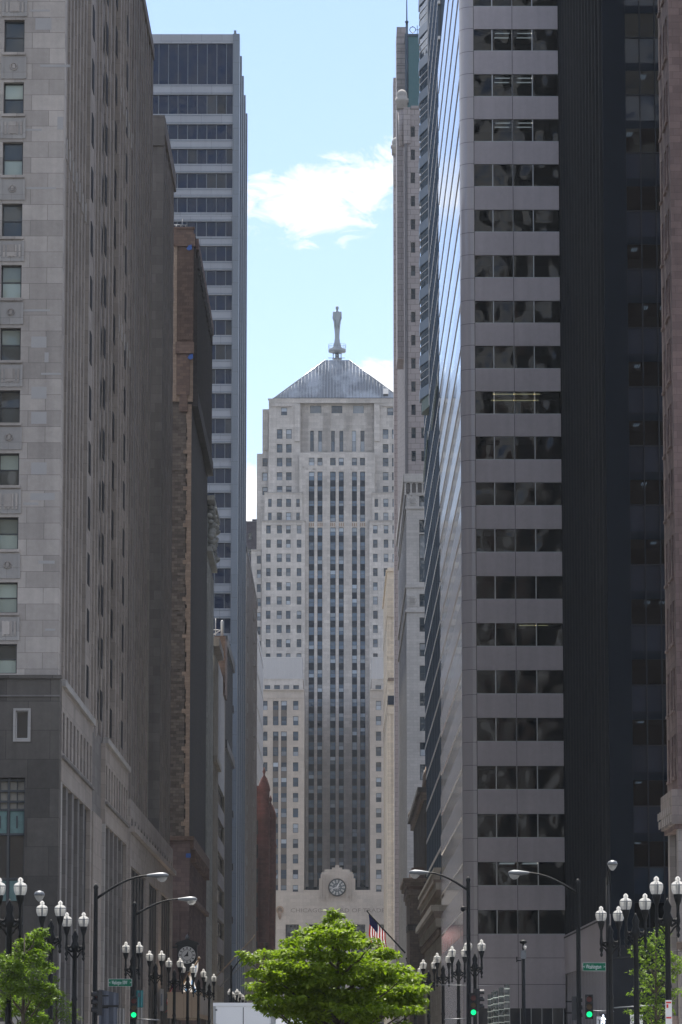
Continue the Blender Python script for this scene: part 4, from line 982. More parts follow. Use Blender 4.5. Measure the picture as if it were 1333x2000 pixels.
# stepped clock surround
w = MB(); cz = zat(659, 1734, YBs)
steps = [(623.5, 1741, 1716), (628.5, 1741, 1704), (634, 1741, 1698.5), (644, 1741, 1700.5), (649, 1741, 1695), (655, 1741, 1690.5)]
for i, (px, yb_, yt_) in enumerate(steps):
    a = X_(px, 1715, YBs); FB.box(w, a, 2 * XC - a, zat(659, 1752, YBs), zat(659, yt_, YBs), -1.0 + i * .04, .06 + i * .05, M['cbot_warm'])
for px in (628, 633, 639, 641): 
    for s_ in (0, 1):
        a = X_(px, 1720, YBs); a = 2 * XC - a if s_ else a; FB.box(w, a - .15, a + .15, zat(659, 1760, YBs), zat(659, 1708, YBs), .3, .42, M['cbot_warm'])
b.part('clock_surround', w)
def clock_parts(parent, mbname, c_, r, yf, hands, dial, ring, ink, roman=True):
    ck = MB(); ck.disc((c_.x, 0, c_.z), r, yf, yf + .3, ring, 36); ck.disc((c_.x, 0, c_.z), r * .86, yf - .03, yf - .003, dial, 36)
    o = ck.obj(mbname, parent)
    q = MB()
    for k in range(12):
        t = math.radians(30 * k); dx, dz = math.sin(t), math.cos(t); nx, nz = dz, -dx
        for off in ((-.055, .0, .055) if roman else (0,)):
            cx_, cz_ = c_.x + nx * off * r, c_.z + nz * off * r; hw = .014 * r if roman else .03 * r
            q.prism([(cx_ + dx * r * .60 + nx * hw, yf - .05, cz_ + dz * r * .60 + nz * hw), (cx_ + dx * r * .80 + nx * hw, yf - .05, cz_ + dz * r * .80 + nz * hw),
                     (cx_ + dx * r * .80 - nx * hw, yf - .05, cz_ + dz * r * .80 - nz * hw), (cx_ + dx * r * .60 - nx * hw, yf - .05, cz_ + dz * r * .60 - nz * hw)], (0, .018, 0), ink)
    q.obj('numerals', parent)
    h = MB()
    for ang, ln, wd in hands:
        t = math.radians(ang); dx, dz = math.sin(t), math.cos(t); nx, nz = dz, -dx; a = -.15
        h.prism([(c_.x + dx * r * a + nx * wd * r, yf - .09, c_.z + dz * r * a + nz * wd * r), (c_.x + dx * r * ln + nx * wd * .5 * r, yf - .09, c_.z + dz * r * ln + nz * wd * .5 * r),
                 (c_.x + dx * r * ln - nx * wd * .5 * r, yf - .09, c_.z + dz * r * ln - nz * wd * .5 * r), (c_.x + dx * r * a - nx * wd * r, yf - .09, c_.z + dz * r * a - nz * wd * r)], (0, .03, 0), dial if ink != M['inkblack'] else M['inkblack'])
    h.obj('hand', parent)
ckc = PY(659, 1734, YBs)
# white numerals on a dark ring dial
ck = MB(); ck.disc((ckc.x, 0, ckc.z), 2.13, YBs - .75, YBs - .2, M['inkblack'], 40); ck.disc((ckc.x, 0, ckc.z), 1.86, YBs - .78, YBs - .752, M['face_dark'], 40); o = ck.obj('clock', b.r)
q = MB()
for k in range(12):
    t = math.radians(30 * k); dx, dz = math.sin(t), math.cos(t); nx, nz = dz, -dx
    for off, hw in ((0, .22),):
        P0 = lambda rr_, s_: (ckc.x + dx * rr_ + nx * s_, YBs - .82, ckc.z + dz * rr_ + nz * s_)
        q.prism([P0(1.12, hw * .7), P0(1.76, hw), P0(1.76, -hw), P0(1.12, -hw * .7)], (0, .03, 0), M['face_white'])
    for off in (-.1, .02, .13):
        q.prism([P0(1.2, off + .02), P0(1.68, off + .03), P0(1.68, off - .02), P0(1.2, off - .01)], (0, -.012, 0), M['inkblack'])
for k in range(8):
    t = math.radians(45 * k); dx, dz = math.sin(t), math.cos(t); nx, nz = dz, -dx
    q.prism([(ckc.x + dx * .2 + nx * .1, YBs - .81, ckc.z + dz * .2 + nz * .1), (ckc.x + dx * .95, YBs - .81, ckc.z + dz * .95), (ckc.x + dx * .2 - nx * .1, YBs - .81, ckc.z + dz * .2 - nz * .1)], (0, .02, 0), M['metal_grey'])
q.obj('numerals', b.r).parent = b.r
h = MB()
for ang, ln, wd in ((25, 1.05, .16), (253, 1.6, .1)):
    t = math.radians(ang); dx, dz = math.sin(t), math.cos(t); nx, nz = dz, -dx
    h.prism([(ckc.x - dx * .2 + nx * wd, YBs - .9, ckc.z - dz * .2 + nz * wd), (ckc.x + dx * ln + nx * wd * .5, YBs - .9, ckc.z + dz * ln + nz * wd * .5), (ckc.x + dx * ln - nx * wd * .5, YBs - .9, ckc.z + dz * ln - nz * wd * .5), (ckc.x - dx * .2 - nx * wd, YBs - .9, ckc.z - dz * .2 - nz * wd)], (0, .03, 0), M['sign_white'])
h.obj('clock_hand', b.r)
# inscription and medallion
ta, tb = X_(568, 1779, YBs), X_(752, 1779, YBs)
text_obj('inscription', 'CHICAGO BOARD OF TRADE', 1.35, ((ta + tb) / 2, YBs - .02, zat(659, 1779, YBs)), b.r, M['carve'], .015, width=tb - ta)
for s_ in (0, 1):
    m_ = MB(); c_ = PY(547, 1780, YBs); x = c_.x if not s_ else 2 * XC - c_.x
    m_.disc((x, 0, c_.z + .3), .95, YBs - .25, YBs, M['terracotta_tan'], 20); m_.disc((x, 0, c_.z + .3), .6, YBs - .45, YBs - .25, M['brownstone'], 16)
    m_.lathe((x, YBs - .3, c_.z - 1.4), [(.1, -.6), (.35, 0), (.45, .7), (.3, 1.3)], M['terracotta_tan'], 10); b.part('medallion', m_)
# pyramid roof --------------------------------------------------
w = MB(); yf = YT + 2.2; zr_ = zat(659, 777, yf); xl_ = X_(536, 777, yf); yb2 = yf + 26; ya = yf + 4.6
xt = X_(636, 703, ya); zt_ = zat(659, 703, ya)
A_ = [(xl_, yf, zr_), (2 * XC - xl_, yf, zr_), (2 * XC - xl_, yb2, zr_), (xl_, yb2, zr_)]; B_ = [(xt, ya, zt_), (2 * XC - xt, ya, zt_), (2 * XC - xt, ya + 6, zt_), (xt, ya + 6, zt_)]
w.quadbox(A_ + B_, M['roofmetal']); w.box(xl_ - .4, 2 * XC - xl_ + .4, yf - .3, yb2, zr_ - .35, zr_ - .003, M['dark_frame'])
for k in range(1, 37):          # standing seams
    t = k / 37; p0 = Vector(A_[0]).lerp(Vector(A_[1]), t); fr = (p0.x - xl_) / (xt - xl_) if p0.x < xt else ((2 * XC - xl_ - p0.x) / (xt - xl_) if p0.x > 2 * XC - xt else 1)
    fr = min(1, fr); p1 = Vector((p0.x, yf + (ya - yf) * fr, zr_ + (zt_ - zr_) * fr)); w.tube([p0 + Vector((0, -.04, 0)), p1 + Vector((0, -.04, 0))], .035, M['roofmetal'], 4)
for s_ in (0, 1): w.tube([A_[s_], B_[s_]], .14, M['alu'], 5)
b.part('roof', w)
w = MB(); c_ = PY(754, 766, yf); w.box(c_.x - .7, c_.x + .7, yf + .1, yf + 1.6, c_.z - .4, c_.z + 1.0, M['truck_white']); w.box(c_.x - .6, c_.x + .6, yf + .2, yf + 1.4, c_.z - 1.2, c_.z - .4, M['dark_frame']); b.part('roof_cabinet', w)
b.finish()
# statue on the roof ------------------------------------------------
ym = ya + 3; base = PY(659, 703, ym); s1 = (PY(659, 603, ym).z - base.z) / 100.0      # metres per photo pixel here
st = thing('rooftop_statue', 'grey metal robed statue standing on a railed platform on the tip of the pyramid roof', 'statue', (base.x, ym, base.z))
def zz(py): return (703 - py) * s1
w = MB()
w.lathe((0, 0, zz(702)), [(1.25, 0), (1.25, .25), (1.1, .3)], M['statue'], 8)
for k in range(8):
    t = math.pi / 8 + k * math.pi / 4; w.tube([(1.1 * math.cos(t), 1.1 * math.sin(t), zz(702)), (1.1 * math.cos(t), 1.1 * math.sin(t), zz(690))], .13, M['statue'], 5)
w.lathe((0, 0, zz(698)), [(.55, 0), (.5, 1.0)], M['statue'], 8)
w.lathe((0, 0, zz(690)), [(1.2, 0), (1.3, .2), (2.25, .3), (2.3, 1.1), (1.3, 1.15)], M['statue'], 12)
local(w, 'platform', st)
w = MB()
for k in range(16):
    t = 2 * math.pi * k / 16; t2 = 2 * math.pi * (k + 1) / 16
    w.tube([(2.25 * math.cos(t), 2.25 * math.sin(t), zz(681.5)), (2.25 * math.cos(t), 2.25 * math.sin(t), zz(673))], .035, M['galv'], 4)
    for q in (673, 677): w.tube([(2.25 * math.cos(t), 2.25 * math.sin(t), zz(q)), (2.25 * math.cos(t2), 2.25 * math.sin(t2), zz(q))], .03, M['galv'], 4)
w.tube([(-2.3, 0, zz(699)), (2.0, 0, zz(699))], .08, M['statue'], 5)
local(w, 'railing', st)
w = MB()
prof = [(1.35, 682), (1.25, 678), (1.0, 676), (.95, 672), (.75, 670), (.68, 664), (.6, 661), (.62, 652), (.75, 640), (.9, 630), (1.05, 618), (1.18, 611), (1.1, 609), (.75, 608), (.3, 607), (.26, 605), (.38, 603), (.42, 600.5), (.34, 598.5), (.1, 597)]
n_ = 20; bb = len(w.v); mi_ = w.mi(M['statue'])
for r, py in prof:
    for j in range(n_):
        t = 2 * math.pi * j / n_; flute = 1 + (.06 if (j % 2 and 612 < py < 672) else 0); w.v.append((math.cos(t) * r * flute, math.sin(t) * r * flute * .72, zz(py)))
for k in range(len(prof) - 1):
    for j in range(n_): w.f.append((bb + k * n_ + j, bb + k * n_ + (j + 1) % n_, bb + (k + 1) * n_ + (j + 1) % n_, bb + (k + 1) * n_ + j)); w.m.append(mi_); w.sm.append(False)
local(w, 'figure', st)
w = MB()
for s_ in (-1, 1):
    w.tube([(s_ * .95, 0, zz(612)), (s_ * 1.02, -.3, zz(622)), (s_ * .72, -.75, zz(630)), (s_ * .5, -.8, zz(632))], [.24, .2, .16, .12], M['statue'], 7)
w.tube([(-.6, -.85, zz(626)), (-.62, -.85, zz(640))], .16, M['statue'], 6); w.lathe((.5, -.85, zz(640)), [(.12, 0), (.26, .25), (.28, .7), (.2, .9)], M['statue'], 7)
local(w, 'arm', st)
# ================================================================== RIGHT SIDE
def xw(px, py, Y): return PY(px, py, Y).x
# ---- banded marble building at the near corner
YN0 = 298.0; XN = PY(906, 1800, YN0).x; XNr = PY(1104.5, 1780, YN0).x; YN1 = PX(861, 1500, XN).y
b = Bld('rounded_corner_office_building', 'grey stone office building with a rounded corner, pale stone bands alternating with dark ribbon windows', (XN + 5, YN0, 0))
FN = Face('N', YN0); FNW = Face('W', XN); ZT = PY(1000, -260, YN0).z
tops = [(1778, 1826), (1684, 1731), (1590, 1637), (1496, 1543), (1402, 1449), (1309, 1356), (1217, 1263), (1125, 1171), (1033, 1079), (942, 988), (852, 898), (764, 809), (675, 720), (587, 631), (498, 542), (409, 453), (320, 364), (232, 276), (144, 188), (56, 99), (-31, 12), (-118, -76), (-205, -163)]
rws = [(zat(1000, bt, YN0), zat(1000, tp, YN0)) for tp, bt in tops]
mx = [xw(q, 1157, YN0) for q in (931, 968, 1008, 1048, 1087)]
XNr = mx[-1] + .5
rc = 1.05     # corner radius
w = MB(); jt = MB()
def cornerpoly(z0, z1, inset, mat):
    n_ = 7; pts = [(XN + rc - (rc - inset) * math.sin(math.pi / 2 * k / n_), YN0 + rc - (rc - inset) * math.cos(math.pi / 2 * k / n_), z0) for k in range(n_ + 1)]
    pts += [(XN + rc, YN0 + rc, z0)]
    b_ = len(w.v); w.prism(pts, (0, 0, z1 - z0), mat)
zprev = 0
rs = sorted(rws); zbase = rs[0][0]
seam_z = []
G = M['granite_grey']; GL = M['granite_light']
cornerpoly(0.4, ZT, 0, GL)
w.box(XN + rc, mx[0], YN0 + .0, YN0 + .6, 0.4, ZT, GL)
lo = zat(1000, 1970, YN0)
w.box(mx[0], XNr, YN0, YN0 + .6, lo, zbase, G)
e = zbase
for (z0, z1) in rs:
    w.box(mx[0], XNr, YN0, YN0 + .6, e, z0, G) if z0 - e > .05 else None; e = z1
w.box(mx[0], XNr, YN0, YN0 + .6, e, ZT, G)
w.box(XN + rc, XNr, YN0 + 4.5, YN1, 0, ZT, M['interior'])
# seams
for (z0, z1) in rs:
    for z in (z0 - .05, z1 + .03):
        jt.box(XN + rc, mx[0], YN0 - .012, YN0 + .01, z, z + .03, M['joint'])
        n_ = 7; pts = [(XN + rc - (rc + .01) * math.sin(math.pi / 2 * k / n_), YN0 + rc - (rc + .01) * math.cos(math.pi / 2 * k / n_), z) for k in range(n_ + 1)] + [(XN + rc, YN0 + rc, z)]
        jt.prism(pts, (0, 0, .03), M['joint'])
for x in (mx[0], mx[2], ): jt.box(x - .02, x + .02, YN0 - .012, YN0 + .0, lo, ZT, M['joint'])
for py in (1872, 1924): z = zat(1000, py, YN0); jt.box(mx[0], XNr, YN0 - .013, YN0 + .0, z, z + .035, M['joint'])
b.part('wall', w); b.part('panel_joint', jt)
for (z0, z1) in rs:
    for i in range(4): b.window(FN, mx[i] + (.05 if i else .0), mx[i + 1] - .05 if i < 3 else XNr - .02, z0, z1, 'x', -.2, 'clear', 'alu')
    w_ = MB()
for i in range(1, 4):
    w_ = MB()
    for (z0, z1) in rs: w_.box(mx[i] - .035, mx[i] + .035, YN0 + .05, YN0 + .25, z0, z1, M['alu'])
    b.each('mullion', w_)
sil = MB()
for (z0, z1) in rs: sil.box(mx[0], XNr, YN0 + .1, YN0 + .28, z0, z0 + .07, M['alu'])
b.each('sill', sil)
# office interiors
it = MB(); random.seed(21)
for j, (z0, z1) in enumerate(rs):
    it.box(mx[0], XNr, YN0 + .62, YN0 + 4.5, z1 + .03, z1 + .5, M['interior']); it.box(mx[0], XNr, YN0 + .62, YN0 + 4.5, z0 - .6, z0 - .02, M['interior'])
    for k in range(3):
        if random.random() < .55: x = random.uniform(mx[0] + .3, XNr - 1); it.box(x, x + random.uniform(.3, 1.1), YN0 + .9, YN0 + 1.3, z0 - .02, z0 + random.uniform(.15, .7), M['sign_back'])
    if random.random() < .5: x = XNr - random.uniform(.4, 1.0); it.box(x, XNr, YN0 + .5, YN0 + .6, z0, z1, M['grey_cloth'])
b.part('office_interior', it)
it = MB()
for j, (tp, bt) in enumerate(tops):
    z1 = zat(1000, tp, YN0)
    if tp == 764:
        for q in (0, 1): it.box(mx[1] - .1, mx[3] + .5, YN0 + 1.2 + q * 2.2, YN0 + 1.35 + q * 2.2, z1 - .05 - q * .12, z1 + .0 - q * .12, M['yellowlight'])
    elif tp in (1217,): it.box(mx[2] + .3, mx[3] + .1, YN0 + 1.4, YN0 + 1.5, z1 - .06, z1 - .01, M['yellowlight']); it.box(mx[3] + .2, mx[3] + 1, YN0 + 1.4, YN0 + 1.5, z1 - .06, z1 - .01, M['yellowlight'])
    elif tp in (144, 232, 56, 1684): 
        for x in (mx[1] + .3, mx[2] + .5): it.box(x, x + 1.2, YN0 + 1.2, YN0 + 1.3, z1 - .05, z1 + .0, M['officelight']) ; it.box(x, x + 1.2, YN0 + 2.6, YN0 + 2.7, z1 - .05, z1 + .0, M['officelight'])
b.each('ceiling_light', it)
w = MB(); FN.box(w, XN + rc, XNr, 0, lo, -.5, -.4, M['blueglass'])
for k in range(9): x = XN + rc + k * .85; FN.box(w, x, x + .06, 0, lo, -.39, -.2, M['alu'])
b.part('ground_floor_glazing', w)
# street side of the same building: bands at the same levels
w = MB(); w.box(XN + .35, XN + .6, YN0 + rc, YN1, 0, ZT, M['darkglass']) if False else None
e = 0.4
for (z0, z1) in rs:
    w.box(XN, XN + .6, YN0 + rc, YN1, e, z0, GL); e = z1
w.box(XN, XN + .6, YN0 + rc, YN1, e, ZT, GL); w.box(XN + .6, XN + 6, YN0 + 4.6, YN1, 0, ZT, M['interior'])
b.part('street_wall', w)
ns = 16
for (z0, z1) in rs:
    p_ = (YN1 - YN0 - rc) / ns
    for k in range(ns): b.window(FNW, YN0 + rc + k * p_ + .04, YN0 + rc + (k + 1) * p_ - .04, z0, z1, 'x', -.09, 'sidewindow', 'alu')
M['sidewindow'] = glass('side_window_glass', (.02, .025, .03), (.12, .12, .12), .12, (.04, .05, .055), .05, .03, .35)
w = MB()
for k in range(1, ns): y = YN0 + rc + k * (YN1 - YN0 - rc) / ns; w.box(XN - .0, XN + .1, y - .04, y + .04, lo, ZT, M['alu']) if False else None
b.finish()
# ---- dark glass tower with fins set back on the right
XPp = 18.2; YP1_ = PX(1097.5, 1500, XPp).y; YP0_ = PX(1191, 1500, XPp).y
b = Bld('dark_finned_tower', 'near-black glass tower with close vertical fins, right of the rounded corner building', (XPp + 12, YP0_, 0))
FPs = Face('W', XPp); FPn = Face('N', YP0_); HP = 96.0
zbase = zat(1110, 1833, YP1_); 
zbase = (zbase + zat(1167, 1797, PX(1167, 1797, XPp).y)) / 2
core = MB(); core.box(XPp + .7, XPp + 30, YP0_ + 5, YP1_, 0, HP, M['black_metal']); core.box(XPp + .7, XPp + 1.2, YP0_ + .1, YP0_ + 5, 0, HP, M['black_metal']); b.part('core', core)
w = MB(); FPs.box(w, YP0_, YP1_, zbase, HP, -.7, -.25, M['darkglass']); b.part('side_glazing', w)
w = MB(); y = YP0_ + .9; k = 0
while y < YP1_: FPs.box(w, y, y + .22 + (.15 if k % 4 == 0 else 0), zbase, HP, -.25, .0 + (.18 if k % 4 == 0 else random.uniform(-.08, .02)), M['black_fin']); y += .85; k += 1
b.each('fin', w)
w = MB(); zlo = 2.3 + 5.2
FPs.box(w, YP0_, YP1_, zlo, zbase - .003, -.5, .22, G); FPs.box(w, YP0_, YP1_, zbase - .25, zbase - .15, .22, .26, M['joint'])
for k in range(17): y = YP0_ + .2 + k * (YP1_ - YP0_ - .6) / 16; FPs.box(w, y, y + .35, .1, zlo, -.5, .1, GL)
FPs.box(w, YP0_, YP1_, 0, zlo, -.7, -.55, M['darkglass'])
b.part('base', w)
w = MB(); zpw = zbase + 1.4
xpl = XPp + 1.55
FPn.box(w, XPp, xpl, zlo + 1, HP, -.4, .25, M['black_metal']); FPn.box(w, XPp + .001, xpl, 0, zlo + 1, -.4, .25, M['black_fin']); b.part('corner_pier', w)
w = MB(); w2 = MB(); it = MB(); lt = MB(); zf = zbase - 3.0; j = 0; random.seed(5)
FPn.box(w, xpl, XPp + 30, zf - 3.2, zf - .3, -.4, .0, M['black_fin']); FPn.box(w, xpl, XPp + 30, 0, zf - 3.2, -.6, -.4, M['darkglass'])
pm = (xw(1257, 700, YP0_) - xpl)
while zf < HP:
    FPn.box(w, xpl, XPp + 30, zf - .3, zf + .25, -.3, -.06, M['black_metal']); FPn.box(w, xpl, XPp + 30, zf + 2.0, zf + 2.08, -.2, -.02, M['black_fin'])
    for k in range(3): b.window(FPn, xpl + k * pm + .04, xpl + (k + 1) * pm - .04, zf + .25, zf + 2.0, 'x', -.16, 'navyglass'); b.window(FPn, xpl + k * pm + .04, xpl + (k + 1) * pm - .04, zf + 2.08, zf + 3.75, 'x', -.16, 'cleardark')
    it.box(xpl, XPp + 8, YP0_ + .3, YP0_ + 5, zf + 3.75, zf + 4.0, M['interior_dark']); it.box(xpl, XPp + 8, YP0_ + 4.8, YP0_ + 5, zf + 1.9, zf + 3.75, M['interior_dark']); it.box(xpl, XPp + 8, YP0_ + .3, YP0_ + 5, zf + 1.6, zf + 1.95, M['black_metal'])
    if random.random() < .75:
        for q in range(random.choice((1, 2, 2))):
            xx = xpl + random.uniform(.2, 1.6) + q * 1.7
            for s_ in range(3): lt.box(xx + s_ * .14, xx + s_ * .14 + .06, YP0_ + 1.0, YP0_ + 2.2, zf + 3.70, zf + 3.74, M['officelight'])
    if random.random() < .5: xx = xpl + random.uniform(.2, 3); it.box(xx, xx + .5, YP0_ + .5, YP0_ + .8, zf + 1.95, zf + 2.3, M['sign_back'])
    zf += 4.07; j += 1
for k in range(5): FPn.box(w, xpl + k * pm - .04, xpl + k * pm + .04, zbase - 3, HP, -.16, .03, M['black_fin'])
b.part('front_frame', w); b.part('office_interior', it); b.each('ceiling_light', lt); b.finish()
# ---- brick building at the right edge
XQ = 18.2; YQ0, YQ1 = PX(1315, 700, XQ).y, PX(1294, 700, XQ).y
b = Bld('red_brick_edge_building', 'reddish brick building cut off by the right edge, paired narrow windows above a ledge', (XQ + 6, YQ0, 0))
FQ = Face('W', XQ); FQn = Face('N', YQ0); w = MB(); zled = PX(1303, 1560, XQ).z
rws = [(zled + .8 + 3.62 * k, zled + 3.1 + 3.62 * k) for k in range(16)]
cl = [(YQ0 + 1.1, YQ0 + 2.1), (YQ0 + 2.6, YQ0 + 3.6)]
while cl[-1][1] + 4 < YQ1 + 3: cl += [(cl[-1][1] + 1.2, cl[-1][1] + 2.2)]
YQ1 = cl[-1][1] + .8
b.grid(w, FQ, YQ0, YQ1, zled, 75, cl, rws, M['brick_red'], .4, 'sash', 'darkglass', sill=M['brick_red'])
b.grid(w, FQn, XQ + .4, XQ + 12, zled, 75, [(XQ + 1.9 + 1.9 * k, XQ + 2.9 + 1.9 * k) for k in range(5)], rws, M['brick_red'], .35, 'sash', 'darkglass')
w.box(XQ + .4, XQ + 12, YQ0 + .36, YQ1, 0, 74.9, M['brick_red']); b.part('wall', w)
w = MB(); z0 = zled - 2.1
w.prism([(XQ - .05, 0, zled + .2), (XQ - .35, 0, zled - .1), (XQ - .35, 0, z0 + .3), (XQ - .05, 0, z0)], (0, 0, 0), M['brownstone']) if False else None
w.box(XQ - .38, XQ + 12, YQ0 - .4, YQ1, z0 + .25, zled - .0, M['ledgestone']); w.box(XQ - .2, XQ + 12, YQ0 - .2, YQ1, z0, z0 + .25, M['brick_red'])
for k in range(14): w.box(XQ - .42, XQ - .38, YQ0 + k * .6, YQ0 + k * .6 + .5, z0 + .4 + (k % 2) * .5, z0 + .8 + (k % 2) * .5, M['pinkgrey'])
b.part('ledge', w)
w = MB(); w.box(XQ - .05, XQ + .7, YQ0 - .05, YQ0 + 1, 0, z0, M['pinkgrey']); w.box(XQ, XQ + .4, YQ1 - 1, YQ1, 0, z0, M['pinkgrey']); FQ.box(w, YQ0 + 1, YQ1 - 1, 0, z0, -.4, -.3, M['darkglass'])
for k in range(4): FQn.box(w, XQ + 1.6 + k * 1.2, XQ + 2.0 + k * 1.2, 0, z0, -.2, .0, M['pinkgrey'])
FQ.box(w, YQ0 + 1, YQ1 - 1, 2.4, 3.4, -.3, .1, M['brick_red']); w.box(XQ - .2, XQ + 6, YQ0 - .3, YQ0, zat(1320, 1840, YQ0) - .4, zat(1320, 1840, YQ0), M['brownstone'])
b.part('lower_pier', w); b.finish()
# ---- navy glass tower behind the rounded corner building
XM = 10.5; YM0, YM1 = PX(862, 1400, XM).y, PX(831, 1400, XM).y
b = Bld('navy_glass_tower', 'slim dark blue glass tower with a jutting upper bay, left of the rounded corner building', (XM + 6, YM0, 0))
zO3 = PX(862, 1706, 10.1).z
FM = Face('W', XM); HM = 128.0; w = MB(); w.box(XM + .3, XM + 12, YM0, YM1, zO3 + .3, HM, M['navy']); b.part('core', w)
w = MB(); FM.box(w, YM0, YM1, zO3 + .3, HM, -.3, -.2, M['navyglass']); b.part('glazing', w)
w = MB(); y = YM0 + .4; k = 0
while y < YM1: FM.box(w, y, y + .25, zO3 + .3, HM, -.2, .05, M['navy_light'] if k % 3 else M['navy']); y += 2.3; k += 1
b.part('mullion', w)
w = MB()
for z, _z in every(zO3 + 3, HM, 3.83, .34): FM.box(w, YM0, YM1, z, z + .34, -.2, .07, M['white_frame'])
b.part('white_band', w)
zby = zat(835, 792, 420); XBy = PY(820.5, 400, 422).x; y0_ = PX(843, 400, XM).y
y0_ = 424.0
w = MB()
FBy = Face('N', y0_ - 1.5)
pts = [(XBy, y0_, 0), (XM - .0, y0_ - 4.5, 0), (XM + .3, y0_ - 4.5, 0), (XM + .3, YM1 + 6, 0), (XBy, YM1 + 6, 0)]
def bay(z0, z1, inset, mat):
    q = [(XBy + inset, y0_ + inset * 2, z0), (XM - .0, y0_ - 4.5 + inset * 2, z0), (XM + .3, y0_ - 4.5 + inset * 2, z0), (XM + .3, y0_ + 2.6, z0), (XBy + inset, y0_ + 2.6, z0)]
    w.prism(q, (0, 0, z1 - z0), mat)
bay(zby + 1.6, HM, .12, M['navyglass'])
z = zby + 1.4
pF = 66 * 422 / FPX * 1.02
while z < HM: bay(z, z + 1.15, 0, M['navy_light']); bay(z + 2.15, z + 2.22, .06, M['metal_grey']); bay(z + 3.0, z + 3.06, .06, M['metal_grey']); z += pF
bay(zby, zby + 1.4, .25, M['green_metal'])
w.box(XM - .12, XM + .05, y0_ - 4.6, y0_ - 4.3, zby, HM, M['white_frame'])
b.part('bay', w)
w = MB()
for (pa, pb) in (((855, 735), (843, 822)), ((836, 842), (828, 925))):
    A1, A2 = PX(*pa, XM - .25), PX(*pb, XM - .25); w.tube([A1, A2], .09, M['green_metal'], 4)
    A3 = A1 + Vector((0, 0, -1)); A4 = A2 + Vector((0, 0, -1)); w.tube([A3, A4], .09, M['green_metal'], 4)
    for k in range(26): p = A1.lerp(A2, k / 25); w.tube([p, p + Vector((0, 0, -1))], .05, M['green_metal'] if k % 2 else M['white_frame'], 3)
b.each('maintenance_track', w); b.finish()
# ---- low ornate buildings on the right
XO3 = 10.1; YO0, YO1 = PX(862, 1708, XO3).y, PX(828, 1708, XO3).y - 1
b = Bld('tan_balustrade_building', 'low tan stone building with a bracketed balustrade, left foot of the rounded corner building', (XO3 + 4, YO0, 0))
FO = Face('W', XO3); z1 = zO3; zl_ = PX(852, 1782, XO3).z; w = MB(); w.box(XO3 + .5, XO3 + 12, YO0, YO1, 0, z1 - .3, M['brownstone']); b.part('core', w)
w = MB(); ribs(w, FO, YO0, YO1, 0, z1 - 1.5, 3.3, 1.5, -.5, 0, M['tan_stone']); b.part('pier', w)
w = MB(); FO.box(w, YO0, YO1, z1 - 1.6, z1 - .9, -.5, .5, M['tan_stone']); FO.box(w, YO0, YO1, z1 - .9, z1 - .6, -.5, .75, M['brownstone'])
y = YO0
while y < YO1: FO.box(w, y, y + .45, z1 - .6, z1 + .25, .1, .6, M['tan_stone']); FO.box(w, y + .1, y + .6, z1 - 2.2, z1 - 1.6, 0, .45, M['brownstone']); y += 1.1
FO.box(w, YO0, YO1, z1 + .25, z1 + .55, .0, .7, M['tan_stone']); b.part('balustrade', w)
w = MB(); FO.box(w, YO0, YO1, zl_ - .6, zl_, -.5, 1.0, M['tan_stone']); FO.box(w, YO0, YO1, zl_ - 1.3, zl_ - .6, -.5, .7, M['brownstone']); y = YO0
while y < YO1: FO.box(w, y, y + .5, zl_ - 2.1, zl_ - 1.3, -.5, .55, M['tan_stone']); w.lathe((XO3 - .2, y + .6, zl_ - 2.6), [(.1, -.4), (.3, 0), (.15, .4)], M['brownstone'], 6); y += 1.2
b.part('lower_cornice', w)
for z in (1.0, 5.0, 9.0, 13.0):
    for k in range(24): b.window(FO, YO0 + 1.6 + k * 3.3, YO0 + 3.2 + k * 3.3, z, z + 2.6, 'sash', -.45, 'darkglass') if YO0 + 3.2 + k * 3.3 < YO1 else None
b.finish()
YO2 = YO1 + 2; b = Bld('brown_pediment_building', 'small brown building whose heavy moulded cornice juts out beyond the tan balustrade building', (10, YO2, 0))
FO2 = Face('N', YO2); xa, xb = PY(801, 1800, YO2).x, 13.5; zt_ = zat(820, 1716, YO2); w = MB(); w.box(xa, xb, YO2, YO2 + 22, 0, zt_ - 2.4, M['brownstone'])
for k in range(4): FO2.box(w, xa + k * .75, xa + k * .75 + .3, 3, zt_ - 4, .0, .2, M['brownstone'])
b.part('wall', w); w = MB()
for i, (h, o_) in enumerate(((2.4, .15), (1.9, .35), (1.3, .3), (.9, .6), (.4, .8))): w.box(xa - o_, xb, YO2 - o_, YO2 + 22 + o_, zt_ - h, zt_ - (2.4, 1.9, 1.3, .9, .4, 0)[i + 1] - .003 if i < 4 else zt_, M['brownstone' if i != 2 else 'terracotta_brown'])
w.box(xa - .25, xb, YO2 - .3, YO2 + 10, zt_ - 6.1, zt_ - 5.4, M['dark_stone']); w.box(xa + .3, xb, YO2 + 3, YO2 + 20, zt_, zt_ + 1.4, M['brick_red']); b.part('cornice', w)
for k in range(3): b.window(FO2, xa + .35 + k * .75, xa + .7 + k * .75, 6, 8.5, 'sash', .01, 'darkglass')
b.finish()
YO4 = YO2 + 24; XO4 = 10.2; YO5 = PX(808, 1605, XO4).y
b = Bld('dark_cornice_building', 'dark grey-brown building with a stepped roof cornice, half hidden left of the navy glass tower', (XO4 + 4, YO4, 0))
FO4 = Face('W', XO4); z1 = PX(828, 1541, XO4).z; w = MB(); YO4b = PX(829, 1541, XO4).y
w.box(XO4 + .3, XO4 + 12, min(YO4b, YO4), YO5, 0, z1 - 1.5, M['dark_stone']); ribs(w, FO4, YO4b, YO5, 0, z1 - 1.5, 3.6, 1.5, -.3, 0, M['dark_stone']); b.part('wall', w)
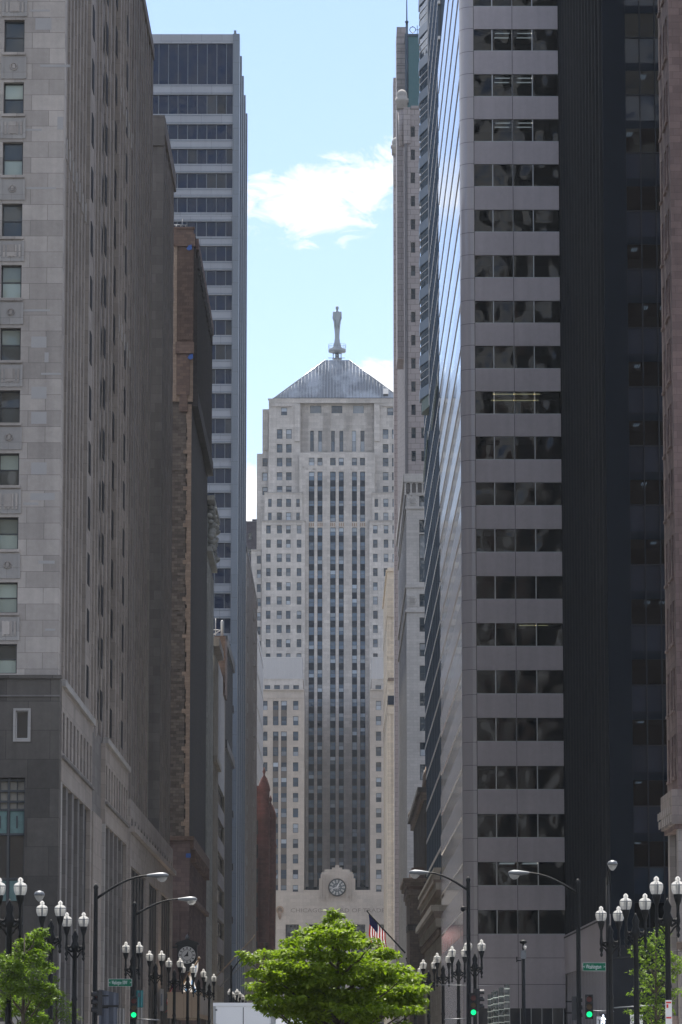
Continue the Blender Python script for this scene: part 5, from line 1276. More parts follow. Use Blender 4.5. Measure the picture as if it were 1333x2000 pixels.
w = MB(); FO4.box(w, YO4b - .4, YO5 + .3, z1 - 1.5, z1 - .6, -.3, .4, M['brownstone']); FO4.box(w, YO4b - .4, YO5 + .3, z1 - .6, z1, -.3, .8, M['dark_stone']); w.lathe((XO4 - .2, YO5 - 1, z1), [(.5, 0), (.6, .6), (.2, 1.2)], M['brownstone'], 8); w.lathe((XO4 + .4, YO4b + 2, z1), [(.6, 0), (.5, 1.6), (.15, 2.6)], M['brownstone'], 8)
w.tube([(XO4 + .2, YO4b + 8, z1), (XO4 + .2, YO4b + 8, z1 + 2.6)], .05, M['white_frame'])
b.part('cornice', w)
for z, _z in every(3, z1 - 3, 4, 2.2):
    for k in range(12): b.window(FO4, YO4b + 1.7 + k * 3.6, YO4b + 3.4 + k * 3.6, z, z + 2.2, 'sash', -.25, 'darkglass') if YO4b + 3.4 + k * 3.6 < YO5 else None
b.finish()
# ---- grey terracotta block with arcaded cornice
XLb = 10.0; YL0, YL1 = PX(795, 1350, XLb).y, PX(779.5, 1400, XLb).y
b = Bld('arcaded_cornice_building', 'pale grey building with a small blind arcade at its roof, below the ball-finial tower', (XLb + 5, YL0, 0))
FL = Face('N', YL0); FLw = Face('W', XLb); zL = zat(810, 926, YL0); w = MB(); xr2 = XLb + 14
core = MB(); core.box(XLb + .5, xr2, YL0 + .5, YL1, 0, zL - .4, M['grey_terra']); b.part('core', core)
cx0, cx1 = xw(820.5, 1400, YL0), xw(834, 1400, YL0) ; 
rw_px = [(968, 991), (1015, 1040), (1043, 1137), (1160, 1185), (1206, 1234), (1256, 1282), (1300, 1330), (1353, 1379), (1400, 1428), (1450, 1477), (1493, 1524), (1560, 1590), (1620, 1650), (1690, 1720), (1760, 1790)]
rr = [(zat(825, bt, YL0), zat(825, tp, YL0)) for tp, bt in rw_px]
cl = [(cx0 + k * 2.6, cx0 + 1.5 + k * 2.6) for k in range(4)]
b.grid(w, FL, XLb, xr2, 0, zat(825, 960, YL0), cl, rr, M['grey_terra'], .45, 'sash', 'sashglass')
b.part('wall', w)
w = MB(); zc0, zc1 = zat(825, 962, YL0), zat(825, 942, YL0)
FL.box(w, XLb - .35, xr2, zc1, zL, -.4, .5, M['grey_terra']); FL.box(w, XLb - .1, xr2, zc0, zc1, -.4, .02, M['limestone_grey'])  # panel behind the arches is darker; recess shade is put into its colour
k = 0; x = XLb - .25
while x < XLb + 5:
    FL.box(w, x, x + .22, zc0 - .4, zc1, .02, .35, M['grey_terra'])
    for q in range(6):
        t0 = math.pi * q / 6; t1 = math.pi * (q + 1) / 6; cxm = x + .11 + .42; r_ = .36
        w.prism([(cxm - r_ * math.cos(t0), YL0 - .35, zc1 - .45 + r_ * math.sin(t0)), (cxm - r_ * math.cos(t1), YL0 - .35, zc1 - .45 + r_ * math.sin(t1)), (cxm - r_ * math.cos(t1), YL0 - .35, zc1 + .0), (cxm - r_ * math.cos(t0), YL0 - .35, zc1 + .0)], (0, .33, 0), M['grey_terra'])
    x += .84
FLw.box(w, YL0, YL1, zc1, zL, -.4, .45, M['grey_terra']); FLw.box(w, YL0, YL1, zc0 - .2, zc1, -.4, .15, M['grey_terra'])
for py in (994, 1148, 1196):
    z = zat(825, py, YL0); FL.box(w, XLb - .12, xr2, z, z + .35, .003, .25, M['grey_terra']); FLw.box(w, YL0, YL1, z, z + .35, -.2, .2, M['grey_terra'])
b.part('cornice', w)
w = MB()
for py in (979, 1173):
    c_ = PY(806, py, YL0); FL.box(w, c_.x - .75, c_.x + .75, c_.z - .8, c_.z + .8, .003, .1, M['grey_terra']); FL.box(w, c_.x - .35, c_.x + .35, c_.z - .35, c_.z + .35, .1, .2, M['limestone_pale'])
    for q in range(12): t = q * math.pi / 6; w.lathe((c_.x + .6 * math.cos(t), YL0 - .12, c_.z + .6 * math.sin(t)), [(.04, -.1), (.1, 0), (.04, .1)], M['grey_terra'], 5)
b.each('carved_panel', w)
w = MB(); ribs(w, FLw, YL0 + .01, YL1, 0, zc0 - .3, 3.4, 1.7, -.5, 0, M['grey_terra']); b.part('street_pier', w)
for z, _z in every(8, zL - 6, 3.9, 2.2):
    for k in range(18): b.window(FLw, YL0 + 1.9 + k * 3.4, YL0 + 3.2 + k * 3.4, z, z + 2.2, 'sash', -.45, 'sashglass') if YL0 + 3.3 + k * 3.4 < YL1 else None
b.finish()
# ---- tall granite tower with finials and copper roof
XK = 11.25; YK0 = PX(792.5, 700, XK).y; YK1 = PX(776, 700, XK).y
b = Bld('ball_finial_granite_tower', 'tall grey granite tower with ball finials and green copper roof, right of the sky', (XK + 6, YK0, 0))
FK = Face('N', YK0); FKw = Face('W', XK); zK1 = zat(806, 212, YK0); w = MB()
rr = []; 
for k in range(-1, 30):
    y_ = 291.5 + 45.3 * k; 
    if y_ > 240: rr.append((zat(808, y_ + 20.5, YK0), zat(808, y_, YK0)))
c0_, c1_ = xw(803.5, 600, YK0), xw(812, 600, YK0); cl = [(c0_ + k * 1.62 * 1.0, c1_ + k * 1.62) for k in range(4)]
b.grid(w, FK, XK + .3, XK + 13, 0, zK1, cl, rr, M['greystone'], .4, 'sash', 'navyglass'); w.box(XK + .3, XK + 13, YK0 + .45, YK1, 0, zK1 - .3, M['greystone'])
FK.box(w, XK + 1.0, XK + 13, zK1, zK1 + .5, -.5, .15, M['greystone'])
b.part('wall', w)
w = MB(); zpt = zat(784, 54, YK1 - 8)
FK.box(w, XK - .1, XK + .35, 0, zK1 - 6, -.3, .2, M['greystone_dark']); FK.box(w, XK - .2, XK + .9, zK1 - 6, zK1 + .2, -.5, .3, M['greystone'])
ribs(w, FKw, YK0, YK1, 0, zK1 - 4, 6.0, 3.0, -.4, .0, M['greystone']); ribs(w, FKw, YK0 + 3, YK1, 0, zK1 - 8, 6.0, 1.2, -.4, -.2, M['greystone_dark'])
b.part('pier', w)
fin = MB(); rB = .95
for (px, py, Y) in ((785.5, 184, YK0 + 4), (775.5, 276, YK0 + 75)):
    c_ = PY(px, py, Y); s_ = Y / YK0 * .98
    fin.lathe((c_.x, c_.y, c_.z), [(.95, -2.6), (.95, -1.4), (1.15, -1.3), (1.15, -.75), (.95, -.7), (.95, -.2), (.85, .25), (.6, .62), (.3, .8), (.05, .86)], M['limestone_pale'], 14)
    fin.lathe((c_.x, c_.y, c_.z - 9), [(.5, 0), (.75, 6.4)], M['greystone'], 8)
b.each('ball_finial', fin)
w = MB(); Ys = YK0 + 14; a, c_ = xw(775.5, 130, Ys), xw(793.5, 130, Ys); w.box(a, c_, Ys, Ys + 10, zK1 - 40, zat(784, 52, Ys), M['greystone'])
for k in range(9): w.box(a - .03, c_ + .03, Ys - .03, Ys + 1, zat(784, 72 + k * 14, Ys), zat(784, 72 + k * 14, Ys) + .1, M['greystone_dark'])
Y2 = YK1 + 8; w.box(xw(769, 300, Y2), xw(777, 300, Y2), Y2, Y2 + 6, 0, zat(772, 151, Y2), M['greystone']); 
b.part('stone_shaft', w)
w = MB(); Yc = YK0 + 9; a, c_ = xw(793, 130, Yc), XK + 13; z0, z1 = zK1 - 1, zat(806, 66, Yc)
w.box(a, c_, Yc, Yc + 12, z0, z1, M['copper']); x = a
while x < c_: w.box(x, x + .1, Yc - .1, Yc, z0, z1, M['copper']); x += .5
w.box(a - .15, c_, Yc - .25, Yc + 12, z1 - .4, z1, M['navy']); w.box(a - .12, a + .15, Yc - .3, Yc, z0, z1 - .4, M['navy'])
b.part('copper_roof', w)
w = MB(); y_ = Yc - .1; zt_ = z1
w.tube([(a + .2, y_, z0 + 4), (a + .2, y_, zt_ + 2)], .22, M['navy']); w.tube([(a + .2, y_, zt_ + 2), (a + .2, y_, zt_ + 2.4), (a + .2, y_, zt_ + 12)], [.3, .12, .03], M['navy'])
w.box(a - .1, a + .5, y_ - .1, y_ + .1, zt_ + 2.1, zt_ + 2.25, M['navy'])
for k in range(4):
    cxm = a + 1.2 + k * 1.55
    for q in range(16): t0, t1 = q * math.pi / 8, (q + 1) * math.pi / 8; w.tube([(cxm + .5 * math.cos(t0), y_, zt_ + .75 + .5 * math.sin(t0)), (cxm + .5 * math.cos(t1), y_, zt_ + .75 + .5 * math.sin(t1))], .07, M['navy'], 5)
    w.tube([(cxm + .78, y_, zt_), (cxm + .78, y_, zt_ + 1.5)], .06, M['navy'], 5); w.tube([(cxm + .5, y_, zt_ + .75), (cxm + 1.05, y_, zt_ + .75)], .05, M['navy'], 5)
    w.lathe((cxm, y_, zt_ + .1), [(.05, 0), (.12, .1), (.05, .2)], M['navy'], 6); w.lathe((cxm, y_, zt_ + 1.2), [(.05, 0), (.12, .1), (.05, .2)], M['navy'], 6)
b.part('roof_cresting', w)
b.finish()
# ---- cream narrow building
XI = 10.5; YI0 = PX(759.5, 1400, XI).y; YI1 = PX(751.5, 1400, XI).y
b = Bld('cream_stone_building', 'narrow cream-coloured stone building just right of the clock tower skyscraper', (XI + 5, YI0, 0))
FI = Face('N', YI0); FIw = Face('W', XI); zI = zat(768, 1110, YI0); w = MB(); w.box(XI, XI + 10, YI0, YI1, 0, zI - .5, M['cream']); FI.box(w, XI, XI + 10, zI - .5, zI, -.5, .2, M['cream'])
zq = zat(768, 1377, YI0)
for q in (0, 1, 2): FI.box(w, XI + .05 + q * .75, XI + .5 + q * .75, 12, zq - 1.5, 0, .16, M['cream']); FI.box(w, XI + .05 + q * .75, XI + .5 + q * .75, zq + 3, zI - 6, 0, .1, M['cream'])
ribs(w, FIw, YI0, YI1, 0, zI - 1, 4.2, 2.2, 0, .25, M['cream']); b.part('wall', w)
w = MB()
for (py, o_, h, mt) in ((1116, .5, .7, 'cream'), (1205, .35, .5, 'cream'), (1377, .35, 1.9, 'bronze'), (1395, .3, .5, 'cream'), (1285, .25, .4, 'cream'), (1330, .3, .6, 'brownstone')): z = zat(768, py, YI0); FI.box(w, XI - o_ * .4, XI + 10, z, z + h, .162, o_, M[mt]); FIw.box(w, YI0, YI1, z, z + h * .5, .1, o_, M['cream'])
b.part('cornice', w)
for z, _z in every(8, zI - 6, 4, 2.3):
    for k in range(16): b.window(FIw, YI0 + 2.4 + k * 4.2, YI0 + 3.9 + k * 4.2, z, z + 2.3, 'sash', .01, 'sashglass') if YI0 + 4 + k * 4.2 < YI1 else None
b.finish()
# ---- lower stone podium with sloping cornice beside it
YV0 = YI0 - 60; XV = 10.0; b = Bld('grey_bank_podium', 'low grey stone front with string courses beyond the arcaded cornice building', (XV + 4, YL1 + 6, 0))
y0, y1 = YL1 + 4, YL1 + 70; FV = Face('W', XV); w = MB(); zv = PX(797, 1775, XV).z if False else 17.0
w.box(XV + .3, XV + 9, y0, y1, 0, zv, M['limestone_pale']); ribs(w, FV, y0, y1, 0, zv - 2, 5, 2.6, -.3, 0, M['limestone_pale']); FV.box(w, y0, y1, zv - 2, zv, -.3, .4, M['limestone_pale']); FV.box(w, y0, y1, 8, 8.6, -.3, .3, M['limestone_pale']); b.part('wall', w); b.finish()
# ================================================================== unseen buildings added behind the camera for glass reflections and bounce light
def backblock(name, label, x0, x1, y0, y1, h, mat, gm, fl=4.0):
    b = Bld(name, label, ((x0 + x1) / 2, y0, 0)); w = MB(); w.box(x0, x1, y0, y1, 0, h, M[mat])
    z = 6
    wm = MB()
    while z < h - 4:
        x = x0 + 1.5
        while x < x1 - 2: w.box(x, x + 1.6, y1, y1 + .02, z, z + 2.2, M[gm]); x += 3.4
        z += fl
    b.part('wall', w); return b
backblock('added_stone_tower', 'sunlit limestone tower added behind the photographer, only seen mirrored in window glass', 6, 40, -150, -110, 120, 'limestone_pale', 'darkglass')
backblock('added_brick_tower', 'sunlit brick tower added behind the photographer on the left, only seen mirrored in window glass', -60, -14, -120, -70, 90, 'tan_stone', 'darkglass', 3.6)
backblock('added_white_slab', 'pale slab building added far behind the photographer, only seen mirrored in window glass', 45, 110, -140, -100, 150, 'marble_pale', 'blueglass', 3.9)
# ================================================================== twin-globe street lamps
def make_lamp(label, group):
    r = thing('twin_globe_street_lamp', label, 'street lamp', (0, 0, 0), group)
    w = MB(); I = M['castiron']
    w.lathe((0, 0, .14), [(.28, 0), (.28, .35), (.2, .5), (.17, 1.0), (.11, 1.15), (.095, 3.4), (.12, 3.45), (.09, 3.6), (.085, 5.35), (.14, 5.4), (.16, 5.6), (.1, 5.75), (.13, 5.95), (.06, 6.1), (.02, 6.22)], I, 12); local(w, 'post', r)
    w = MB()
    for s in (-1, 1):
        w.tube([(0, 0, 5.62), (s * .14, 0, 5.5), (s * .26, 0, 5.58), (s * .335, 0, 5.75)], [.075, .06, .05, .06], I, 7)
        w.tube([(s * .05, 0, 5.2), (s * .2, 0, 5.42), (s * .3, 0, 5.5)], .03, I, 5)
        w.lathe((s * .335, 0, 5.62), [(.02, -.5), (.06, -.42), (.03, -.34), (.075, -.22), (.04, -.12), (.07, 0), (.045, .3), (.05, .5), (.09, .62), (.13, .76), (.14, .83), (.125, .86)], I, 10)
        for q in range(5): t = q * math.pi / 5; w.lathe((s * (.1 + .05 * q), 0, 5.66 - .05 * math.sin(t)), [(.02, 0), (.05, .05), (.02, .1)], I, 5)
    local(w, 'arm', r)
    for s in (-1, 1):
        w = MB(); prof = [(.12, 0), (.165, .03), (.2, .16), (.215, .3), (.205, .4), (.16, .47), (.1, .5), (.075, .53), (.09, .58), (.08, .64), (.045, .68), (.02, .71)]
        n_ = 24; bb = 0; gi = w.mi(M['globe']); gr_ = w.mi(M['galv'])
        for rr_, z in prof:
            for j in range(n_):
                t = 2 * math.pi * j / n_; k = .98 * (1 + (.035 if j % 2 else -.02) * (1 if z < .45 else 0)); w.v.append((s * .335 + math.cos(t) * rr_ * k, math.sin(t) * rr_ * k, 6.47 + z * .8))
        for k in range(len(prof) - 1):
            for j in range(n_): w.f.append((k * n_ + j, k * n_ + (j + 1) % n_, (k + 1) * n_ + (j + 1) % n_, (k + 1) * n_ + j)); w.m.append(gi if j % 6 else gr_); w.sm.append(False)
        g_ = local(w, 'globe', r)
        w = MB(); w.lathe((s * .335, 0, 6.47), [(.205, .28), (.214, .285), (.214, .305), (.2, .31)], M['galv'], 16); local(w, 'band', g_)
        w = MB(); w.lathe((s * .335, 0, 6.47), [(.03, 0), (.045, .06), (.04, .2), (.02, .24)], M['galv'], 8); local(w, 'bulb', g_)
    return r
LG = 'black twin-globe street lamps along both kerbs'
lamps = [(19, 1740, 'at the left edge of the photo, largest on the left side', 0), (100, 1782, 'second from the left edge, in front of the dark stone base', 0), (147, 1803, 'third from the left edge, just right of the leafy tree', 0),
         (259, 1856, 'beside the left traffic light pole above the green street sign', 0), (304, 1872, 'next right of the one by the left green street sign', 0), (341, 1885, 'in front of the hanging building clock, left one', 0), (367, 1896, 'in front of the lower part of the hanging clock', 0), (388, 1905, 'behind the pale blue flag', 0), (409, 1914, 'last lit one right of the pale flag on the left side', 0),
         (456, 1941, 'in the distant cluster left of the leafy centre tree, tallest', 0), (462, 1946, 'in the distant cluster over the white truck, second', 0), (468, 1951, 'in the distant cluster over the white truck, third', 0), (474, 1954, 'nearest the centre tree in the distant cluster over the truck', 0),
         (1304, 1738, 'at the right edge of the photo, largest of all', 0), (1242, 1769, 'second from the right edge', 0), (1192, 1792, 'third from the right edge, above the right green street sign', 0),
         (928, 1852, 'beside the traffic light pole right of the centre tree', 0), (896, 1864, 'second one right of the centre tree', 0), (866, 1876, 'third one toward the centre tree on the right', 0), (838, 1888, 'partly behind the right tip of the centre tree', 0), (812, 1899, 'behind the right side of the centre tree foliage', 0), (792, 1908, 'deep behind the centre tree, right side', 0)]
proto = None; lampY = []
for i, (px, py, where, _) in enumerate(lamps):
    lo_, hi_ = 60, 900
    for _k in range(40):
        mid_ = (lo_ + hi_) / 2
        if PY(px, py, mid_).z > 6.62: hi_ = mid_
        else: lo_ = mid_
    p = PY(px, py, mid_); lampY.append(mid_)
    label = 'black twin-globe street lamp ' + where
    if proto is None: proto = make_lamp(label, LG); o = proto
    else: o = copy_tree(proto); o['label'] = label
    o.location = (p.x, mid_, 0); o.rotation_euler.z = random.uniform(-.08, .08)
# ================================================================== long-arm lights, signals, signs
def cobra(px_pole, px_head, py_head, Y, label, py_top):
    p0 = PY(px_pole, 1900, Y); hd = PY(px_head, py_head, Y); top = PY(px_pole, py_top, Y).z
    r = thing('arm_street_light', label, 'street light', (p0.x, Y, 0), 'tall street lights with long curved arms')
    w = MB(); w.lathe((0, 0, .1), [(.2, 0), (.2, .4), (.13, .5), (.1, 5), (.085, top - .1), (.11, top), (.04, top + .15)], M['castiron'], 10); local(w, 'pole', r)
    dx = hd.x - p0.x; s = 1 if dx > 0 else -1; w = MB(); z0 = top - .4
    pts = []
    for k in range(9):
        t = k / 8; pts.append((dx * t, 0, z0 + (hd.z - z0 + .05) * math.sin(t * math.pi / 2) + .12 * math.sin(t * math.pi)))
    w.tube(pts, [.06 - .025 * k / 8 for k in range(9)], M['castiron'], 6); local(w, 'arm', r)
    w = MB(); n_ = 12
    prof = [(-.55, .05, .05), (-.35, .1, .08), (-.1, .2, .12), (.12, .22, .13), (.28, .16, .1), (.38, .04, .04)]
    b_ = len(w.v); gi = w.mi(M['galv'])
    for (x, ry, rz) in prof:
        for j in range(n_): t = 2 * math.pi * j / n_; w.v.append((dx + s * x, math.cos(t) * ry, hd.z + .08 + math.sin(t) * rz))
    for k in range(len(prof) - 1):
        for j in range(n_): w.f.append((k * n_ + j, k * n_ + (j + 1) % n_, (k + 1) * n_ + (j + 1) % n_, (k + 1) * n_ + j)); w.m.append(gi); w.sm.append(True)
    hd_ = local(w, 'lamp_head', r)
    w = MB(); w.lathe((dx + s * .1, 0, hd.z + .0), [(.06, -.2), (.15, -.12), (.2, 0), (.2, .04)], M['globe'], 12, 1.2, .8); local(w, 'lens', hd_)
    return r, p0
YS1, YS2, YS3, YS4 = 160.0, 181.0, 175.0, 165.0
c1, q1 = cobra(186, 312, 1714, YS1, 'tall arm street light at far left, arm reaching right over the leafy tree side', 1738)
c1['label'] = 'tall arm street light on the left over the dark columns, nearer of the left pair'
c2, q2 = cobra(262, 370, 1760, YS2, 'tall arm street light on the left carrying the green signal and green street sign', 1772)
c3, q3 = cobra(916, 815, 1708, YS3, 'tall arm street light right of the centre tree, arm reaching left', 1723)
c4, q4 = cobra(1131, 1010, 1709, YS4, 'tall arm street light on the right whose arm crosses the pale banded building', 1728)
YFc = 330; c5, q5 = cobra(452, 490, 1868, YFc, 'distant arm street light left of the centre tree with its flat head by the leaves', 1890)
c6, q6 = cobra(428, 462, 1890, 420, 'faint farthest arm street light at the foot of the dark building on the left', 1897) if False else (None, None)
def headon(px, py, Y, label):         # light seen end-on, its arm reaching towards the camera
    p = PY(px, py, Y); r = thing('arm_street_light', label, 'street light', (p.x - .05, Y + 2.2, 0), 'tall street lights with long curved arms'); w = MB()
    w.lathe((0, 0, .1), [(.2, 0), (.2, .4), (.12, .5), (.09, 5), (.07, p.z - .5)], M['castiron'], 8); local(w, 'pole', r)
    w = MB(); w.tube([(0, 0, p.z - .7), (.0, -.6, p.z - .25), (.05, -1.4, p.z + .02), (.05, -2.0, p.z + .08)], [.05, .045, .04, .035], M['castiron'], 6); local(w, 'arm', r)
    w = MB(); w.lathe((.05, -2.2, p.z), [(.2, 0), (.21, .06), (.16, .15), (.05, .19)], M['galv'], 12, 1, 1.5); h = local(w, 'lamp_head', r)
    w = MB(); w.lathe((.05, -2.2, p.z), [(.04, -.22), (.12, -.14), (.18, -.03), (.19, 0)], M['globe'], 12); local(w, 'lens', h)
headon(77, 1750, 142, 'arm street light seen end-on above the left twin-globe lamps, small pear-shaped head')
headon(1197, 1690, 150, 'arm street light seen end-on above the right twin-globe lamps against the dark glass tower')
def signal(px, py, Y, label, lit=True, px_side=1, side_view=False):      # py = green lens centre
    g_ = PY(px, py, Y); r = thing('traffic_signal', label, 'traffic light', (g_.x, Y - .3, g_.z), 'traffic signals at the crossing'); w = MB()
    w.box(-.17, .17, 0, .2, -.2, .86, M['inkblack']); w.box(-.02, .02, .2, .5, .1, .16, M['castiron']); w.box(-.02, .02, .2, .5, .6, .66, M['castiron'])
    local(w, 'housing', r)
    for k, mt in enumerate(('green_lamp' if lit else 'inkblack', 'amber_dark', 'red_dark')):
        w = MB(); w.disc((0, 0, k * .33), .12, -.03, -.003, M[mt], 20); local(w, 'lens', r)
        w = MB()
        for q in range(9):
            t0, t1 = math.radians(-20 + q * 220 / 9), math.radians(-20 + (q + 1) * 220 / 9)
            w.quadbox([(.14 * math.cos(t0), -.22, k * .33 + .14 * math.sin(t0)), (.14 * math.cos(t1), -.22, k * .33 + .14 * math.sin(t1)), (.14 * math.cos(t1), -.003, k * .33 + .14 * math.sin(t1)), (.14 * math.cos(t0), -.003, k * .33 + .14 * math.sin(t0)),
                       (.155 * math.cos(t0), -.22, k * .33 + .155 * math.sin(t0)), (.155 * math.cos(t1), -.22, k * .33 + .155 * math.sin(t1)), (.155 * math.cos(t1), -.003, k * .33 + .155 * math.sin(t1)), (.155 * math.cos(t0), -.003, k * .33 + .155 * math.sin(t0))], M['inkblack'])
        local(w, 'visor', r)
    return r
signal(262, 1983, YS2, 'traffic signal showing green under the left green street sign')
signal(925, 1978, YS3, 'traffic signal showing green on the pole right of the centre tree')
signal(1151, 1982, YS4, 'traffic signal showing green under the right green street sign')
s_ = signal(1127, 1985, YS4 + 3, 'unlit traffic signal seen from its side on the right tall pole', False); s_.rotation_euler.z = math.radians(75)
s_ = signal(190, 1975, YS1, 'unlit traffic signal seen from its side on the nearer left tall pole', False); s_.rotation_euler.z = math.radians(-75)
s_ = signal(936, 1968, YS3 + 2, 'unlit traffic signal turned away behind the centre-right green signal', False); s_.rotation_euler.z = math.radians(100)
def streetsign(px0, px1, py, Y, txt, label, small):
    a, c_ = PY(px0, py, Y), PY(px1, py, Y); r = thing('street_name_sign', label, 'street sign', (a.x, Y, a.z)); L_ = c_.x - a.x; w = MB(); h = .36
    w.box(0, L_, -.03, .0, -h / 2, h / 2, M['sign_white']); w.box(.012, L_ - .012, -.036, -.0305, -h / 2 + .012, h / 2 - .012, M['sign_green']); w.box(L_ * .1, L_ * .16, 0, .06, -.05, .05, M['galv']); w.box(L_ * .8, L_ * .86, 0, .06, -.05, .05, M['galv'])
    local(w, 'board', r)
    o = text_obj('lettering', txt, .26, (a.x + L_ * .47, Y - .038, a.z), r, M['sign_white'], .002, width=L_ * .66)
    for px_, t_ in ((.055, '<'), (.94, '>')):
        o2 = text_obj('arrow', t_ if not small else t_, .16, (a.x + L_ * px_, Y - .038, a.z), r, M['sign_white'], .002)
streetsign(212, 258, 1920, YS2 - .35, 'Washington 100W', 'green Washington street name sign on the left tall pole', 0)
streetsign(1139, 1184, 1889, YS4 - .35, 'Washington', 'green Washington street name sign on the right tall pole', 0)
w = MB(); a, c_ = PY(1179, 1889, YS4 - .35), PY(1191, 1889, YS4 - .35)
w.box(a.x + .13, c_.x + .05, YS4 - .37, YS4 - .33, a.z - .16, a.z + .16, M['sign_white']); w.box(a.x + .17, c_.x, YS4 - .375, YS4 - .3701, a.z - .02, a.z + .03, M['sign_back']); tag(w.obj('number_plate_sign'), 'small pale plate at the right end of the right green street sign', 'sign')
# mast arms / wires
def wirebar(name, pts, rad, mat, label, cat): w = MB(); w.tube(pts, rad, M[mat], 6); tag(w.obj(name), label, cat)
a = PY(1183, 1874, 140); wirebar('span_wire', [PY(1190, 1874, 140), PY(1333, 1858, 140), PY(1420, 1850, 140)], .012, 'castiron', 'thin cable running right from the third lamp post to the photo edge', 'cable')
for k, (pa, pb, Y, lb) in enumerate((((1146, 1975), (1200, 1976), YS4, 'thin horizontal signal arm to the right of the right green light'), ((1200, 1969), (1300, 1963), 150.0, 'thin horizontal signal arm crossing the right lamp posts'), ((850, 1924), (962, 1926), 190.0, 'thin wire across the lamp posts right of the centre tree'),
                                     ((868, 1992), (916, 1990), YS3, 'thin horizontal signal arm left of the centre-right green light'), ((264, 1991), (312, 1993), YS2, 'thin horizontal signal arm right of the left green light'))):
    wirebar('signal_arm', [PY(*pa, Y), PY(*pb, Y)], .025 if k != 2 else .012, 'galv', lb, 'signal arm')
    w = None
# slim pole with camera
Yk = 176.0; p = PY(1023, 1900, Yk); tz = PY(1023, 1842, Yk).z; r = thing('camera_pole', 'slim dark pole with a security camera on top in front of the rounded corner building', 'camera pole', (p.x, Yk, 0)); w = MB()
w.lathe((0, 0, .1), [(.14, 0), (.1, .3), (.09, 3), (.09, tz - .6)], M['castiron'], 10); local(w, 'pole', r)
w = MB(); w.box(-.12, .12, -.1, .1, tz - .75, tz - .35, M['galv']); w.box(-.32, -.1, -.03, .03, tz - .85, tz - .8, M['castiron']); w.box(-.33, -.28, -.03, .03, tz - .9, tz - .65, M['castiron']); w.tube([(0, 0, tz - .35), (.0, 0, tz)], .05, M['castiron'], 8); w.lathe((0, 0, tz - .05), [(.1, 0), (.17, .05), (.17, .12), (.08, .18)], M['castiron'], 12); w.lathe((.06, 0, tz - .3), [(.04, 0), (.1, .06), (.1, .14), (.05, .2)], M['globe'], 10); local(w, 'camera', r)
# ball camera on the centre-right tall pole
w = MB(); c_ = PY(905, 1776, YS3 - .1); w.lathe((c_.x, c_.y, c_.z), [(.03, -.12), (.11, -.06), (.12, .05), (.05, .13)], M['castiron'], 10); w.tube([c_ + Vector((0, 0, .08)), c_ + Vector((.3, .1, .1))], .025, M['castiron'], 6); tag(w.obj('dome_camera'), 'small black dome camera hanging beside the pole right of the centre tree', 'camera')
# signs at the lower right and lower left
def board(name, px0, px1, py0, py1, Y, label, cat, mat='sign_white', deco=None, post=True):
    a, c_ = PY(px0, py1, Y), PY(px1, py0, Y); r = thing(name, label, cat, ((a.x + c_.x) / 2, Y, 0)); hw, z0, z1 = (c_.x - a.x) / 2, a.z, c_.z; w = MB()
    w.box(-hw, hw, -.02, .0, z0, z1, M[mat]); local(w, 'panel', r)
    if post: w = MB(); w.box(-.025, .025, .003, .05, .1, z1 - .03, M['galv']); local(w, 'post', r)
    if deco: w = MB(); deco(w, hw, z0, z1); local(w, 'graphic', r)
    return r
def dk(w, hw, z0, z1):
    w.box(-hw * .8, hw * .8, -.026, -.0205, z1 - .1, z1 - .05, M['sign_red']); w.box(-hw * .7, -hw * .1, -.026, -.0205, z1 - .24, z1 - .13, M['sign_red']); w.box(-hw * .8, hw * .8, -.026, -.0205, z0 + .22, z0 + .27, M['sign_red'])
board('parking_sign', 1301, 1313, 1954, 2004, 117 - .2, 'narrow white and red parking sign fixed to the rightmost lamp post', 'sign', 'sign_white', dk, False)
def dk2(w, hw, z0, z1):
    h = z1 - z0; cz_ = (z0 + z1) / 2
    for q in range(10): t0, t1 = q * .63, (q + 1) * .63; w.tube([(-hw * .4 + h * .22 * math.cos(t0), -.03, cz_ + h * .12 + h * .22 * math.sin(t0)), (-hw * .4 + h * .22 * math.cos(t1), -.03, cz_ + h * .12 + h * .22 * math.sin(t1))], .014, M['inkblack'], 4)
    w.tube([(-hw * .8, -.03, cz_ - h * .3), (hw * .6, -.03, cz_ - h * .25), (hw * .2, -.03, cz_ + h * .3)], .016, M['sign_green'], 4)
board('picture_sign', 1232, 1256, 1982, 2012, 150, 'square white sign with a small drawing left of the right street tree', 'sign', 'sign_white', dk2)
def dk3(w, hw, z0, z1):
    w.tube([(-hw * .5, -.03, z1 - .15), (hw * .3, -.03, z1 - .15), (hw * .1, -.03, z0 + .2)], .02, M['inkblack'], 4)
board('turn_sign', 1166, 1175, 1986, 2012, YS4 - .1, 'small white arrow sign just left of the lit walking figure', 'sign', 'sign_white', dk3)
